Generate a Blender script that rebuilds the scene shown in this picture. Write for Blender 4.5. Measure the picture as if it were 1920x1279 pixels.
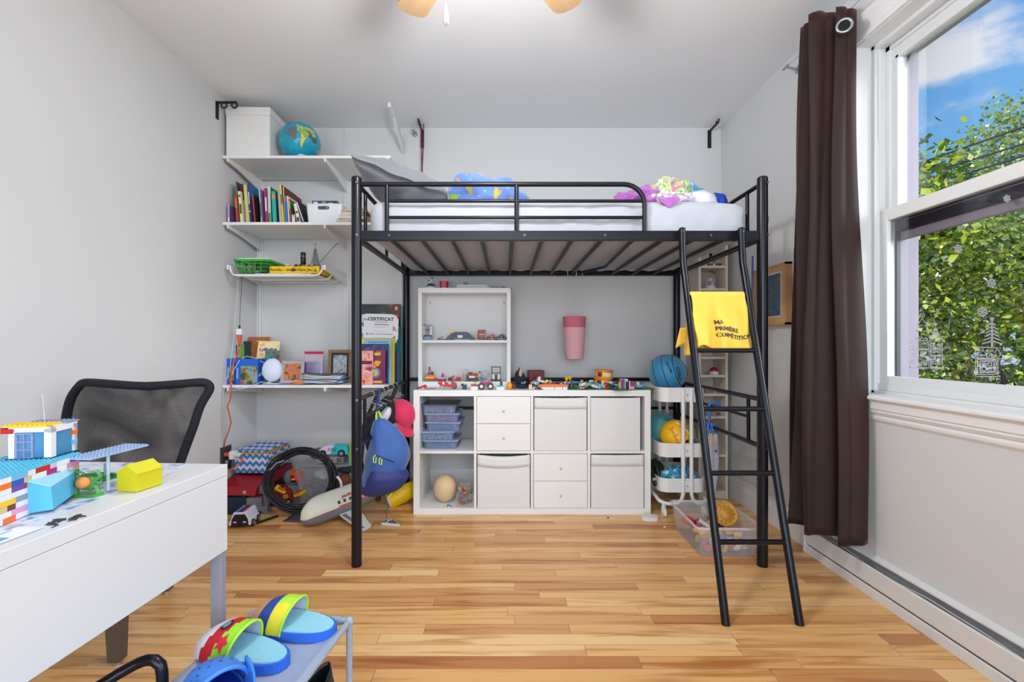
import bpy, math, random
from math import pi, sin, cos, radians as R
from mathutils import Vector, Matrix, Euler
for o in list(bpy.data.objects): bpy.data.objects.remove(o)
S = bpy.context.scene
COL = S.collection
random.seed(7)

# ---------------------------------------------------------------- camera
F = 853.0; CX = 948.0; CY = 647.0; HC = 1.05        # focal length in pixels of the 1920 x 1279 frame, vanishing point, eye height
cam_d = bpy.data.cameras.new('camera'); cam = bpy.data.objects.new('camera', cam_d); COL.objects.link(cam)
cam.location = (0, 0, HC); cam.rotation_euler = (pi/2, 0, 0)
cam_d.sensor_width = 36.0; cam_d.lens = 36.0*F/1920.0
cam_d.shift_x = (960-CX)/1920.0; cam_d.shift_y = (CY-639.5)/1920.0
cam_d.clip_start = 0.02; cam_d.clip_end = 300
S.camera = cam

# ---------------------------------------------------------------- colour management
S.view_settings.view_transform = 'Standard'; S.view_settings.look = 'None'
S.view_settings.gamma = 1.0; S.view_settings.use_curve_mapping = False
S.view_settings.exposure = 0.0

# ---------------------------------------------------------------- sky
def lin(c):
    c = c/255.0
    return c/12.92 if c <= 0.04045 else ((c+0.055)/1.055)**2.4
def L3(rgb): return tuple(lin(v) for v in rgb)+(1.0,)
world = bpy.data.worlds.new('sky'); S.world = world; world.use_nodes = True
wt = world.node_tree; wt.nodes.clear()
def wn(t, **k):
    n = wt.nodes.new(t)
    for a, b in k.items(): setattr(n, a, b)
    return n
tc = wn('ShaderNodeTexCoord'); sep = wn('ShaderNodeSeparateXYZ'); wt.links.new(tc.outputs['Generated'], sep.inputs[0])
ramp = wn('ShaderNodeValToRGB'); e = ramp.color_ramp.elements
e[0].position = 0.0; e[0].color = L3((190, 216, 240)); e[1].position = 0.62; e[1].color = L3((72, 156, 240))
m_ = ramp.color_ramp.elements.new(0.28); m_.color = L3((128, 190, 244))
wt.links.new(sep.outputs['Z'], ramp.inputs[0])
mp = wn('ShaderNodeMapping'); mp.inputs['Scale'].default_value = (1.0, 1.0, 2.2); mp.inputs['Location'].default_value = (0.35, 0.1, 0.0)
wt.links.new(tc.outputs['Generated'], mp.inputs[0])
nz = wn('ShaderNodeTexNoise'); nz.inputs['Scale'].default_value = 4.5; nz.inputs['Detail'].default_value = 8; nz.inputs['Roughness'].default_value = 0.56
wt.links.new(mp.outputs[0], nz.inputs['Vector'])
# a bank of cloud stands to the north-east, broken by noise; the noise alone makes the rest
dist = wn('ShaderNodeVectorMath', operation='DISTANCE'); dist.inputs[1].default_value = (0.606, 0.644, 0.385)
sc_ = wn('ShaderNodeVectorMath', operation='MULTIPLY'); sc_.inputs[1].default_value = (1, 1, 1.0)
wt.links.new(tc.outputs['Generated'], dist.inputs[0])
mr = wn('ShaderNodeMapRange'); mr.inputs['From Min'].default_value = 0.0; mr.inputs['From Max'].default_value = 0.16
mr.inputs['To Min'].default_value = 0.30; mr.inputs['To Max'].default_value = -0.14
wt.links.new(dist.outputs['Value'], mr.inputs['Value'])
ad = wn('ShaderNodeMath', operation='ADD'); wt.links.new(nz.outputs['Fac'], ad.inputs[0]); wt.links.new(mr.outputs[0], ad.inputs[1])
cr = wn('ShaderNodeMapRange', interpolation_type='SMOOTHSTEP'); cr.inputs['From Min'].default_value = 0.50; cr.inputs['From Max'].default_value = 0.66
wt.links.new(ad.outputs[0], cr.inputs['Value'])
mx = wn('ShaderNodeMix', data_type='RGBA'); wt.links.new(cr.outputs[0], mx.inputs[0]); wt.links.new(ramp.outputs[0], mx.inputs[6])
mx.inputs[7].default_value = L3((240, 244, 252))
bg = wn('ShaderNodeBackground'); bg.inputs['Strength'].default_value = 1.0
wt.links.new(mx.outputs[2], bg.inputs[0])
wo = wn('ShaderNodeOutputWorld'); wt.links.new(bg.outputs[0], wo.inputs[0])

# ---------------------------------------------------------------- daylight: soft hazy sun through the side windows, and a fill sun added behind the camera
def sun(name, d, energy, angle, color=(1, 1, 1)):
    l = bpy.data.lights.new(name, 'SUN'); l.energy = energy; l.angle = R(angle); l.color = color
    o = bpy.data.objects.new(name, l); COL.objects.link(o)
    o.rotation_euler = Vector(d).to_track_quat('-Z', 'Y').to_euler(); return o
sun('sunlight', (-1.0, 0.62, -0.40), 4.3, 46, (0.95, 0.98, 1.0))
sun('added_rear_fill', (0.05, 1.0, -0.06), 7.6, 80, (0.95, 0.975, 1.0))

sun('added_tree_sun', (1.0, -0.12, -1.05), 7.0, 2, (1.0, 0.96, 0.86))  # second sun, added to brighten the trees without entering the windows

# ---------------------------------------------------------------- materials
MATS = {}
def M(name, rgb, rough=0.5, metal=0.0, var=0.05, scale=30.0, bump=0.0, trans=0.0, alpha=1.0, coat=0.0, sheen=0.0, emit=0.0, spec=0.5, stretch=None, ior=1.45):
    key = name
    if key in MATS: return MATS[key]
    m = bpy.data.materials.new(name); m.use_nodes = True; MATS[key] = m
    t = m.node_tree; b = t.nodes['Principled BSDF']
    c = L3(rgb)
    tcn = t.nodes.new('ShaderNodeTexCoord'); n = t.nodes.new('ShaderNodeTexNoise')
    n.inputs['Scale'].default_value = scale; n.inputs['Detail'].default_value = 3
    if stretch:
        mpn = t.nodes.new('ShaderNodeMapping'); mpn.inputs['Scale'].default_value = stretch
        t.links.new(tcn.outputs['Object'], mpn.inputs[0]); t.links.new(mpn.outputs[0], n.inputs['Vector'])
    else: t.links.new(tcn.outputs['Object'], n.inputs['Vector'])
    mixn = t.nodes.new('ShaderNodeMix'); mixn.data_type = 'RGBA'
    mixn.inputs[6].default_value = (c[0]*(1-var), c[1]*(1-var), c[2]*(1-var), 1)
    mixn.inputs[7].default_value = (min(1, c[0]*(1+var)), min(1, c[1]*(1+var)), min(1, c[2]*(1+var)), 1)
    t.links.new(n.outputs['Fac'], mixn.inputs[0]); t.links.new(mixn.outputs[2], b.inputs['Base Color'])
    b.inputs['Roughness'].default_value = rough; b.inputs['Metallic'].default_value = metal
    b.inputs['Specular IOR Level'].default_value = spec; b.inputs['IOR'].default_value = ior
    b.inputs['Transmission Weight'].default_value = trans; b.inputs['Alpha'].default_value = alpha
    b.inputs['Coat Weight'].default_value = coat; b.inputs['Sheen Weight'].default_value = sheen
    if emit > 0:
        b.inputs['Emission Color'].default_value = c; b.inputs['Emission Strength'].default_value = emit
    if bump > 0:
        bn = t.nodes.new('ShaderNodeBump'); bn.inputs['Strength'].default_value = bump; bn.inputs['Distance'].default_value = 0.01
        t.links.new(n.outputs['Fac'], bn.inputs['Height']); t.links.new(bn.outputs[0], b.inputs['Normal'])
    return m
def P(rgb, rough=0.35):                      # toy plastic / print of one colour
    return M('plastic_%d_%d_%d' % tuple(rgb), rgb, rough, var=0.03, scale=12)
def PR(rgb):                                 # printed paper
    return M('print_%d_%d_%d' % tuple(rgb), rgb, 0.6, var=0.06, scale=60)

# ---------------------------------------------------------------- mesh builder
class MB:
    def __init__(s, m=None):
        s.v = []; s.f = []; s.fm = []; s.fs = []; s.mats = []; s.cur = 0; s.T = Matrix.Identity(4)
        if m: s.mat(m)
    def mat(s, m):
        if m not in s.mats: s.mats.append(m)
        s.cur = s.mats.index(m); return s
    def at(s, loc=(0, 0, 0), rot=(0, 0, 0), sc=1.0):
        s.T = Matrix.Translation(loc) @ Euler(rot).to_matrix().to_4x4() @ (Matrix.Scale(sc, 4) if not isinstance(sc, tuple) else Matrix.Diagonal(sc+(1,)))
        return s
    def add(s, vs, fs, smooth=False):
        k = len(s.v); T = s.T
        s.v += [tuple(T @ Vector(v)) for v in vs]
        for f in fs:
            s.f.append(tuple(i+k for i in f)); s.fm.append(s.cur); s.fs.append(smooth)
        return s
    def box(s, x0, x1, y0, y1, z0, z1):
        vs = [(x, y, z) for x in (x0, x1) for y in (y0, y1) for z in (z0, z1)]
        return s.add(vs, [(0, 1, 3, 2), (4, 6, 7, 5), (0, 4, 5, 1), (2, 3, 7, 6), (0, 2, 6, 4), (1, 5, 7, 3)])
    def cb(s, c, size, rot=(0, 0, 0)):
        old = s.T; s.T = old @ Matrix.Translation(c) @ Euler(rot).to_matrix().to_4x4()
        x, y, z = size[0]/2, size[1]/2, size[2]/2; s.box(-x, x, -y, y, -z, z); s.T = old; return s
    def cyl(s, p0, p1, r0, r1=None, n=14, cap=True):
        if r1 is None: r1 = r0
        p0 = Vector(p0); p1 = Vector(p1); d = (p1-p0).normalized(); q = d.to_track_quat('Z', 'Y')
        vs = []
        for p, r in ((p0, r0), (p1, r1)):
            for i in range(n): vs.append(p + q @ Vector((r*cos(2*pi*i/n), r*sin(2*pi*i/n), 0)))
        s.add(vs, [(i, (i+1) % n, n+(i+1) % n, n+i) for i in range(n)], True)
        if cap: s.add(vs, [tuple(reversed(range(n))), tuple(range(n, 2*n))])
        return s
    def tube(s, pts, r, n=10, closed=False, cap=True):
        P_ = [Vector(p) for p in pts]; m = len(P_); rr = r if isinstance(r, (list, tuple)) else [r]*m
        tg = []
        for i in range(m):
            if closed: d = (P_[(i+1) % m]-P_[i-1])
            else: d = P_[min(i+1, m-1)]-P_[max(i-1, 0)]
            tg.append(d.normalized() if d.length > 1e-9 else Vector((0, 0, 1)))
        a = tg[0].orthogonal().normalized(); vs = []
        for i in range(m):
            if i: a = (a - tg[i]*a.dot(tg[i])); a = a.normalized() if a.length > 1e-6 else tg[i].orthogonal().normalized()
            b = tg[i].cross(a)
            for k in range(n): vs.append(P_[i] + (a*cos(2*pi*k/n)+b*sin(2*pi*k/n))*rr[i])
        fs = []
        for i in range(m if closed else m-1):
            j = (i+1) % m
            for k in range(n): fs.append((i*n+k, i*n+(k+1) % n, j*n+(k+1) % n, j*n+k))
        s.add(vs, fs, True)
        if cap and not closed: s.add(vs[:n], [tuple(reversed(range(n)))]); s.add(vs[-n:], [tuple(range(n))])
        return s
    def lathe(s, prof, c=(0, 0, 0), n=24, axis='Z', smooth=True, arc=2*pi):
        vs = []; m = len(prof)
        for i in range(n):
            a = arc*i/n
            for r, h in prof:
                p = (r*cos(a), r*sin(a), h) if axis == 'Z' else ((r*cos(a), h, r*sin(a)) if axis == 'Y' else (h, r*cos(a), r*sin(a)))
                vs.append((p[0]+c[0], p[1]+c[1], p[2]+c[2]))
        fs = []
        for i in range(n):
            j = (i+1) % n
            for k in range(m-1): fs.append((i*m+k, j*m+k, j*m+k+1, i*m+k+1))
        return s.add(vs, fs, smooth)
    def ball(s, c, r, n=16, m=10):
        if not isinstance(r, (tuple, list)): r = (r, r, r)
        vs = [(c[0]+r[0]*sin(pi*j/m)*cos(2*pi*i/n), c[1]+r[1]*sin(pi*j/m)*sin(2*pi*i/n), c[2]+r[2]*cos(pi*j/m)) for j in range(m+1) for i in range(n)]
        fs = [(j*n+i, (j+1)*n+i, (j+1)*n+(i+1) % n, j*n+(i+1) % n) for j in range(m) for i in range(n)]
        return s.add(vs, fs, True)
    def prism(s, poly, axis, a0, a1, smooth=False):
        # poly: 2D outline; axis X: poly=(y,z); Y: (x,z); Z: (x,y)
        def w(p, a): return (a, p[0], p[1]) if axis == 'X' else ((p[0], a, p[1]) if axis == 'Y' else (p[0], p[1], a))
        n = len(poly); vs = [w(p, a0) for p in poly]+[w(p, a1) for p in poly]
        s.add(vs, [tuple(range(n)), tuple(reversed(range(n, 2*n)))])
        return s.add(vs, [(i, (i+1) % n, n+(i+1) % n, n+i) for i in range(n)], smooth)
    def sheet(s, fn, nu, nv, smooth=True):
        vs = [fn(i/nu, j/nv) for j in range(nv+1) for i in range(nu+1)]
        return s.add(vs, [(j*(nu+1)+i, j*(nu+1)+i+1, (j+1)*(nu+1)+i+1, (j+1)*(nu+1)+i) for j in range(nv) for i in range(nu)], smooth)
    def build(s, name, parent=None, bevel=0, seg=2, solid=0, sub=0, loc=None, rot=None, weld=False):
        me = bpy.data.meshes.new(name); me.from_pydata(s.v, [], s.f)
        for m in s.mats: me.materials.append(m)
        me.polygons.foreach_set('material_index', s.fm); me.polygons.foreach_set('use_smooth', s.fs); me.update()
        o = bpy.data.objects.new(name, me); COL.objects.link(o)
        if parent: o.parent = parent
        if loc: o.location = loc
        if rot: o.rotation_euler = rot
        if weld: w = o.modifiers.new('weld', 'WELD'); w.merge_threshold = 1e-5
        if solid: k = o.modifiers.new('solid', 'SOLIDIFY'); k.thickness = solid; k.offset = 0
        if sub: k = o.modifiers.new('sub', 'SUBSURF'); k.levels = sub; k.render_levels = sub
        if bevel:
            k = o.modifiers.new('bevel', 'BEVEL'); k.width = bevel; k.segments = seg; k.limit_method = 'ANGLE'; k.angle_limit = R(40)
        return o
def tag(o, label=None, cat=None, group=None, kind=None):
    if label: o['label'] = label
    if cat: o['category'] = cat
    if group: o['group'] = group
    if kind: o['kind'] = kind
    return o
def thing(name, label, cat, loc=(0, 0, 0), rot=(0, 0, 0), group=None):
    o = bpy.data.objects.new(name, None); COL.objects.link(o); o.location = loc
    o.rotation_euler = rot if hasattr(rot, '__len__') else (0, 0, rot); o.empty_display_size = 0.05
    return tag(o, label, cat, group)
def one(mb, name, label, cat, group=None, **k): return tag(mb.build(name, **k), label, cat, group)
def struct(mb, name, **k): return tag(mb.build(name, **k), kind='structure')
def copy_tree(o, parent=None, loc=None, rot=None, label=None):
    c = o.copy(); COL.objects.link(c)
    if parent: c.parent = parent
    if loc: c.location = loc
    if rot is not None: c.rotation_euler = rot if isinstance(rot, (tuple, list)) else (0, 0, rot)
    if label: c['label'] = label
    for ch in list(o.children): copy_tree(ch, c)
    return c
def W(px, py, Y): return ((px-CX)*Y/F, Y, HC+(CY-py)*Y/F)     # where the ray of a picture point meets the plane at depth Y
def text_mesh(txt, size, mat, name, parent=None, loc=(0, 0, 0), rot=(pi/2, 0, 0), depth=0.0004, bold=0.0, align='CENTER', spacing=1.0, shear=0.0):
    cu = bpy.data.curves.new(name, 'FONT'); cu.body = txt; cu.size = size; cu.extrude = depth; cu.offset = bold
    cu.align_x = align; cu.align_y = 'CENTER'; cu.space_character = spacing; cu.shear = shear; cu.resolution_u = 3
    t = bpy.data.objects.new(name, cu); COL.objects.link(t)
    dg = bpy.context.evaluated_depsgraph_get(); me = bpy.data.meshes.new_from_object(t.evaluated_get(dg))
    bpy.data.objects.remove(t); me.name = name; me.materials.clear(); me.materials.append(mat)
    o = bpy.data.objects.new(name, me); COL.objects.link(o)
    if parent: o.parent = parent
    o.location = loc; o.rotation_euler = rot
    return o
def arc(cx, cz, r, a0, a1, n): return [(cx+r*cos(a0+(a1-a0)*i/n), cz+r*sin(a0+(a1-a0)*i/n)) for i in range(n+1)]
def rrect(x0, x1, y0, y1, r, n=5):
    return arc(x1-r, y1-r, r, 0, pi/2, n)+arc(x0+r, y1-r, r, pi/2, pi, n)+arc(x0+r, y0+r, r, pi, 1.5*pi, n)+arc(x1-r, y0+r, r, 1.5*pi, 2*pi, n)

WHITE = M('white_lacquer', (232, 232, 232), 0.35, var=0.015, scale=4)
WALL = M('wall_paint', (212, 213, 215), 0.75, var=0.012, scale=3, bump=0.02)
CEIL = M('ceiling_paint', (240, 241, 243), 0.85, var=0.01, scale=2)
TRIM = M('trim_paint', (234, 234, 235), 0.35, var=0.012, scale=6)
BLACK = M('black_metal', (17, 19, 28), 0.30, metal=0.25, var=0.08, scale=40, spec=0.5)
WMETAL = M('white_metal', (228, 228, 228), 0.35, var=0.015, scale=8)
CHROME = M('brushed_metal', (180, 182, 186), 0.25, metal=0.95, var=0.05, scale=60)
DARK = M('dark_plastic', (22, 22, 26), 0.4, var=0.08)
# ================================================================ ROOM
XL = -1.815; XR = 1.571; YB = 3.317; YF = -1.5; ZC = 2.633
def wood_floor():
    m = bpy.data.materials.new('strip_floor'); m.use_nodes = True; t = m.node_tree; b = t.nodes['Principled BSDF']
    def N(ty, **k):
        n = t.nodes.new(ty)
        for a, v in k.items(): setattr(n, a, v)
        return n
    def mth(op, a, b_=None, c=None):
        n = N('ShaderNodeMath', operation=op)
        for i, v in enumerate((a, b_, c)):
            if v is None: continue
            if isinstance(v, (int, float)): n.inputs[i].default_value = v
            else: t.links.new(v, n.inputs[i])
        return n.outputs[0]
    tcn = N('ShaderNodeTexCoord'); sp = N('ShaderNodeSeparateXYZ'); t.links.new(tcn.outputs['Object'], sp.inputs[0])
    x, y = sp.outputs[0], sp.outputs[1]
    row = mth('FLOOR', mth('DIVIDE', y, 0.059)); fy = mth('FRACT', mth('DIVIDE', y, 0.059))
    wr = N('ShaderNodeTexWhiteNoise', noise_dimensions='1D'); t.links.new(row, wr.inputs['W'])
    xs = mth('ADD', mth('DIVIDE', x, 0.78), mth('MULTIPLY', wr.outputs['Value'], 17.3))
    # boards of unequal length: the running coordinate is warped by a slow wave
    xs = mth('ADD', xs, mth('MULTIPLY', mth('SINE', mth('MULTIPLY', xs, 2.1)), 0.32))
    idx = mth('FLOOR', xs); fx = mth('FRACT', xs)
    cmb = N('ShaderNodeCombineXYZ'); t.links.new(row, cmb.inputs[0]); t.links.new(idx, cmb.inputs[1])
    wc = N('ShaderNodeTexWhiteNoise', noise_dimensions='2D'); t.links.new(cmb.outputs[0], wc.inputs['Vector'])
    rp = N('ShaderNodeValToRGB'); el = rp.color_ramp.elements
    el[0].position = 0.0; el[0].color = L3((192, 130, 78)); el[1].position = 1.0; el[1].color = L3((244, 206, 148))
    for p, c in ((0.12, (208, 150, 94)), (0.35, (226, 174, 112)), (0.6, (238, 192, 128)), (0.8, (232, 182, 118))):
        q = rp.color_ramp.elements.new(p); q.color = L3(c)
    t.links.new(wc.outputs['Value'], rp.inputs[0])
    # grain
    cg = N('ShaderNodeCombineXYZ'); t.links.new(mth('ADD', mth('MULTIPLY', x, 1.3), mth('MULTIPLY', wc.outputs['Value'], 30)), cg.inputs[0])
    t.links.new(mth('MULTIPLY', y, 17.0), cg.inputs[1]); t.links.new(mth('MULTIPLY', wc.outputs['Value'], 11.0), cg.inputs[2])
    ng = N('ShaderNodeTexNoise'); ng.inputs['Scale'].default_value = 1.5; ng.inputs['Detail'].default_value = 5; ng.inputs['Distortion'].default_value = 0.8
    t.links.new(cg.outputs[0], ng.inputs['Vector'])
    gr = N('ShaderNodeMapRange'); gr.inputs['From Min'].default_value = 0.50; gr.inputs['From Max'].default_value = 0.70
    t.links.new(ng.outputs['Fac'], gr.inputs['Value'])
    cg2 = N('ShaderNodeCombineXYZ'); t.links.new(mth('MULTIPLY', x, 3.0), cg2.inputs[0]); t.links.new(mth('MULTIPLY', y, 160.0), cg2.inputs[1]); t.links.new(wc.outputs['Value'], cg2.inputs[2])
    n2 = N('ShaderNodeTexNoise'); n2.inputs['Scale'].default_value = 2.0; t.links.new(cg2.outputs[0], n2.inputs['Vector'])
    m1 = N('ShaderNodeMix', data_type='RGBA', blend_type='MULTIPLY'); t.links.new(mth('MULTIPLY', gr.outputs[0], 0.95), m1.inputs[0]); t.links.new(rp.outputs[0], m1.inputs[6])
    m1.inputs[7].default_value = (0.62, 0.42, 0.27, 1)
    m2 = N('ShaderNodeMix', data_type='RGBA', blend_type='MULTIPLY'); t.links.new(mth('MULTIPLY', n2.outputs['Fac'], 0.55), m2.inputs[0]); t.links.new(m1.outputs[2], m2.inputs[6])
    m2.inputs[7].default_value = (0.80, 0.70, 0.60, 1)
    # seams
    ey = mth('MINIMUM', fy, mth('SUBTRACT', 1.0, fy)); ex = mth('MINIMUM', fx, mth('SUBTRACT', 1.0, fx))
    seam = mth('MAXIMUM', mth('LESS_THAN', ey, 0.016), mth('LESS_THAN', ex, 0.0018))
    m3 = N('ShaderNodeMix', data_type='RGBA'); t.links.new(mth('MULTIPLY', seam, 0.55), m3.inputs[0]); t.links.new(m2.outputs[2], m3.inputs[6]); m3.inputs[7].default_value = L3((96, 58, 30))
    t.links.new(m3.outputs[2], b.inputs['Base Color'])
    b.inputs['Roughness'].default_value = 0.3; b.inputs['Specular IOR Level'].default_value = 0.45
    bn = N('ShaderNodeBump'); bn.inputs['Strength'].default_value = 0.15; bn.inputs['Distance'].default_value = 0.002
    t.links.new(mth('SUBTRACT', mth('MULTIPLY', ng.outputs['Fac'], 0.3), seam), bn.inputs['Height']); t.links.new(bn.outputs[0], b.inputs['Normal'])
    return m
FLOOR = wood_floor()
struct(MB(FLOOR).box(XL-.15, XR+.25, YF-.15, YB+.15, -.12, 0), 'floor')
struct(MB(CEIL).box(XL-.15, XR+.25, YF-.15, YB+.15, ZC, ZC+.12), 'ceiling')
struct(MB(WALL).box(XL-.15, XR+.25, YB, YB+.15, 0, ZC), 'wall_back')
struct(MB(WALL).box(XL-.15, XL, YF-.15, YB, 0, ZC), 'wall_left')
# right wall with two window openings (the second, beside and behind the camera, is added to let in light)
WZ0 = 0.83; WZ1 = 2.385; W1 = (0.70, 2.043); W2 = (-1.05, 0.35)
b = MB(WALL)
XO = 1.80
b.box(XR, XO, YF-.15, YB, 0, WZ0); b.box(XR, XO, YF-.15, YB, WZ1, ZC)
b.box(XR, XO, W1[1], YB, WZ0, WZ1); b.box(XR, XO, W2[1], W1[0], WZ0, WZ1); b.box(XR, XO, YF-.15, W2[0], WZ0, WZ1)
struct(b, 'wall_right')
b = MB(WALL); DX0, DX1, DZ0, DZ1 = -1.55, 1.40, 0.40, 2.45  # opening in the unseen rear wall, added for the fill light
b.box(XL, XR, YF-.15, YF, 0, DZ0).box(XL, XR, YF-.15, YF, DZ1, ZC).box(XL, DX0, YF-.15, YF, DZ0, DZ1).box(DX1, XR, YF-.15, YF, DZ0, DZ1)
struct(b, 'wall_front')
# baseboards: tall board with a moulded cap
def base_prof(d, h): return [(0, 0), (d, 0), (d, h*.70), (d*.72, h*.74), (d*.72, h*.84), (d*.4, h*.90), (d*.35, h*.97), (0, h)]
struct(MB(TRIM).prism([(YB-a, z) for a, z in base_prof(.018, .15)], 'X', XL, XR), 'baseboard_back')
struct(MB(TRIM).prism([(XR-a, z) for a, z in base_prof(.018, .15)], 'Y', 2.32, YB), 'baseboard_right')
struct(MB(TRIM).prism([(XL+a, z) for a, z in base_prof(.018, .15)], 'Y', YF, YB), 'baseboard_left')

GLASS = bpy.data.materials.new('window_glass'); GLASS.use_nodes = True
_t = GLASS.node_tree; _t.nodes.clear(); _o = _t.nodes.new('ShaderNodeOutputMaterial'); _a = _t.nodes.new('ShaderNodeBsdfTransparent'); _g = _t.nodes.new('ShaderNodeBsdfGlossy')
_g.inputs['Roughness'].default_value = 0.02; _m = _t.nodes.new('ShaderNodeMixShader'); _f = _t.nodes.new('ShaderNodeFresnel'); _f.inputs[0].default_value = 1.25
_n = _t.nodes.new('ShaderNodeTexNoise'); _n.inputs['Scale'].default_value = 2.0; _mm = _t.nodes.new('ShaderNodeMix'); _mm.data_type = 'RGBA'
_mm.inputs[6].default_value = (.96, .965, .97, 1); _mm.inputs[7].default_value = (.98, .985, .99, 1); _t.links.new(_n.outputs['Fac'], _mm.inputs[0]); _t.links.new(_mm.outputs[2], _a.inputs[0])
_t.links.new(_f.outputs[0], _m.inputs[0]); _t.links.new(_a.outputs[0], _m.inputs[1]); _t.links.new(_g.outputs[0], _m.inputs[2]); _t.links.new(_m.outputs[0], _o.inputs[0])
PINK = M('exterior_trim', (150, 140, 152), 0.6, var=0.05, scale=5)
SASHD = M('screen_frame', (36, 34, 44), 0.4, var=0.05)
VINYL = M('white_vinyl', (228, 230, 231), 0.3, var=0.01, scale=5)
GREYV = M('grey_vinyl', (196, 198, 197), 0.4, var=0.01, scale=5)
def window(n, y0, y1, detail=True):
    b = MB(VINYL)
    # head, jambs and sill of the box: stepped tracks
    for (xa, xb, ins) in ((XR, 1.640, .004), (1.640, 1.665, .020), (1.665, 1.70, .010), (1.70, 1.72, .030)):
        b.box(xa, xb, y1-ins, y1, WZ0, WZ1); b.box(xa, xb, y0, y0+ins, WZ0, WZ1); b.box(xa, xb, y0, y1, WZ1-ins, WZ1); b.box(xa, xb, y0, y1, WZ0, WZ0+ins)
    for yy in (y1-.012, y0+.002):
        b.box(1.655, 1.668, yy-.012, yy, 1.95, 2.36)
    w = struct(b, 'window_%d' % n, bevel=.0015)
    def frame(x0, x1, ya, yb, za, zb, sw, bot, top, mat, name):
        q = MB(mat); q.box(x0, x1, ya, ya+sw, za, zb).box(x0, x1, yb-sw, yb, za, zb).box(x0, x1, ya+sw, yb-sw, za, za+bot).box(x0, x1, ya+sw, yb-sw, zb-top, zb)
        return q.build(name, w, bevel=.003)
    lo = frame(1.665, 1.700, y0+.006, y1-.006, .845, 1.645, .052, .070, .052, VINYL, 'lower_sash')
    MB(VINYL).box(1.655, 1.665, y0+.006, y1-.006, .85, .88).build('sash_lip', lo, bevel=.002)
    MB(GLASS).box(1.680, 1.684, y0+.05, y1-.05, .90, 1.60).build('pane', lo)
    up = frame(1.705, 1.740, y0+.025, y1-.025, 1.60, 2.355, .048, .045, .055, VINYL, 'upper_sash')
    q = MB(VINYL); bx = .012
    q.box(1.700, 1.705, y0+.06, y0+.06+bx, 1.64, 2.31).box(1.700, 1.705, y1-.06-bx, y1-.06, 1.64, 2.31).box(1.700, 1.705, y0+.06, y1-.06, 2.300, 2.312)
    q.build('glazing_bead', up)
    MB(GLASS).box(1.720, 1.724, y0+.06, y1-.06, 1.63, 2.31).build('pane', up)
    # dark insect screen frame outside the lower sash, pale brick mould beyond
    q = MB(SASHD); sy0, sy1 = y0+.055, y1-.055
    q.box(1.700, 1.716, sy1-.012, sy1, .90, 1.60).box(1.700, 1.716, sy0, sy0+.012, .90, 1.60).box(1.700, 1.716, sy0, sy1, .90, .912).box(1.700, 1.725, sy0, sy1, 1.545, 1.60)
    q.build('screen_frame', w)
    q = MB(M('latch_steel', (170, 170, 180), .3, metal=.7)); q.box(1.699, 1.7005, sy0+.1, sy1-.05, 1.583, 1.586); q.build('screen_latch', w)
    q = MB(PINK)
    q.box(1.716, 1.80, y1-.062, y1, .86, WZ1).box(1.716, 1.80, y0, y0+.062, .86, WZ1).box(1.74, 1.80, y0, y1, 2.325, WZ1).box(1.716, 1.83, y0, y1, WZ0, .90)
    q.box(1.717, 1.742, y0+.055, y1-.055, 1.508, 1.545)
    q.build('brick_mould', w, bevel=.003)
    return w
win1 = window(1, *W1)
win2 = window(2, *W2)  # added window out of view, for more side light
q = MB(GLASS).box(DX0, DX1, YF-.09, YF-.084, DZ0, DZ1)
w3 = MB(VINYL)
for xx in (DX0, -.10, DX1-.06): w3.box(xx, xx+.06, YF-.12, YF-.05, DZ0, DZ1)
w3.box(DX0, DX1, YF-.12, YF-.05, DZ0, DZ0+.06).box(DX0, DX1, YF-.12, YF-.05, DZ1-.06, DZ1)
w3 = struct(w3, 'window_3'); q.build('pane', w3)  # rear window added out of view, to go with the fill sun

# moulded casing round the openings, stool and apron under them
def casing(n, y0, y1):
    q = MB(TRIM); x = XR
    prof = [(0, 0), (.014, 0), (.020, .012), (.014, .026), (.014, .075), (.024, .090), (.024, .108), (.010, .118), (0, .118)]
    q.prism([(x-a, WZ1+h) for a, h in prof], 'Y', y0-.115, y1+.115)
    for (yy, sg) in ((y1, 1), (y0, -1)):
        q.prism([(x-a, yy+sg*h) for a, h in prof], 'Z', WZ0, WZ1+.11)
    struct(q, 'trim_%d' % n)
    q = MB(TRIM)
    q.prism([(x+.07, WZ0+.008), (x-.036, WZ0+.008), (x-.044, WZ0+.002), (x-.044, WZ0-.006), (x-.036, WZ0-.012), (x+.0, WZ0-.012)], 'Y', y0-.13, y1+.13)
    q.prism([(x, WZ0-.012), (x-.026, WZ0-.012), (x-.026, WZ0-.048), (x-.018, WZ0-.052), (x-.022, WZ0-.060), (x-.016, WZ0-.070), (x-.009, WZ0-.076),
             (x-.013, WZ0-.084), (x-.011, WZ0-.094), (x-.003, WZ0-.104), (x, WZ0-.106)], 'Y', y0-.13, y1+.13)
    struct(q, 'trim_%d' % (n+1))
casing(1, *W1); casing(3, *W2)

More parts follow.
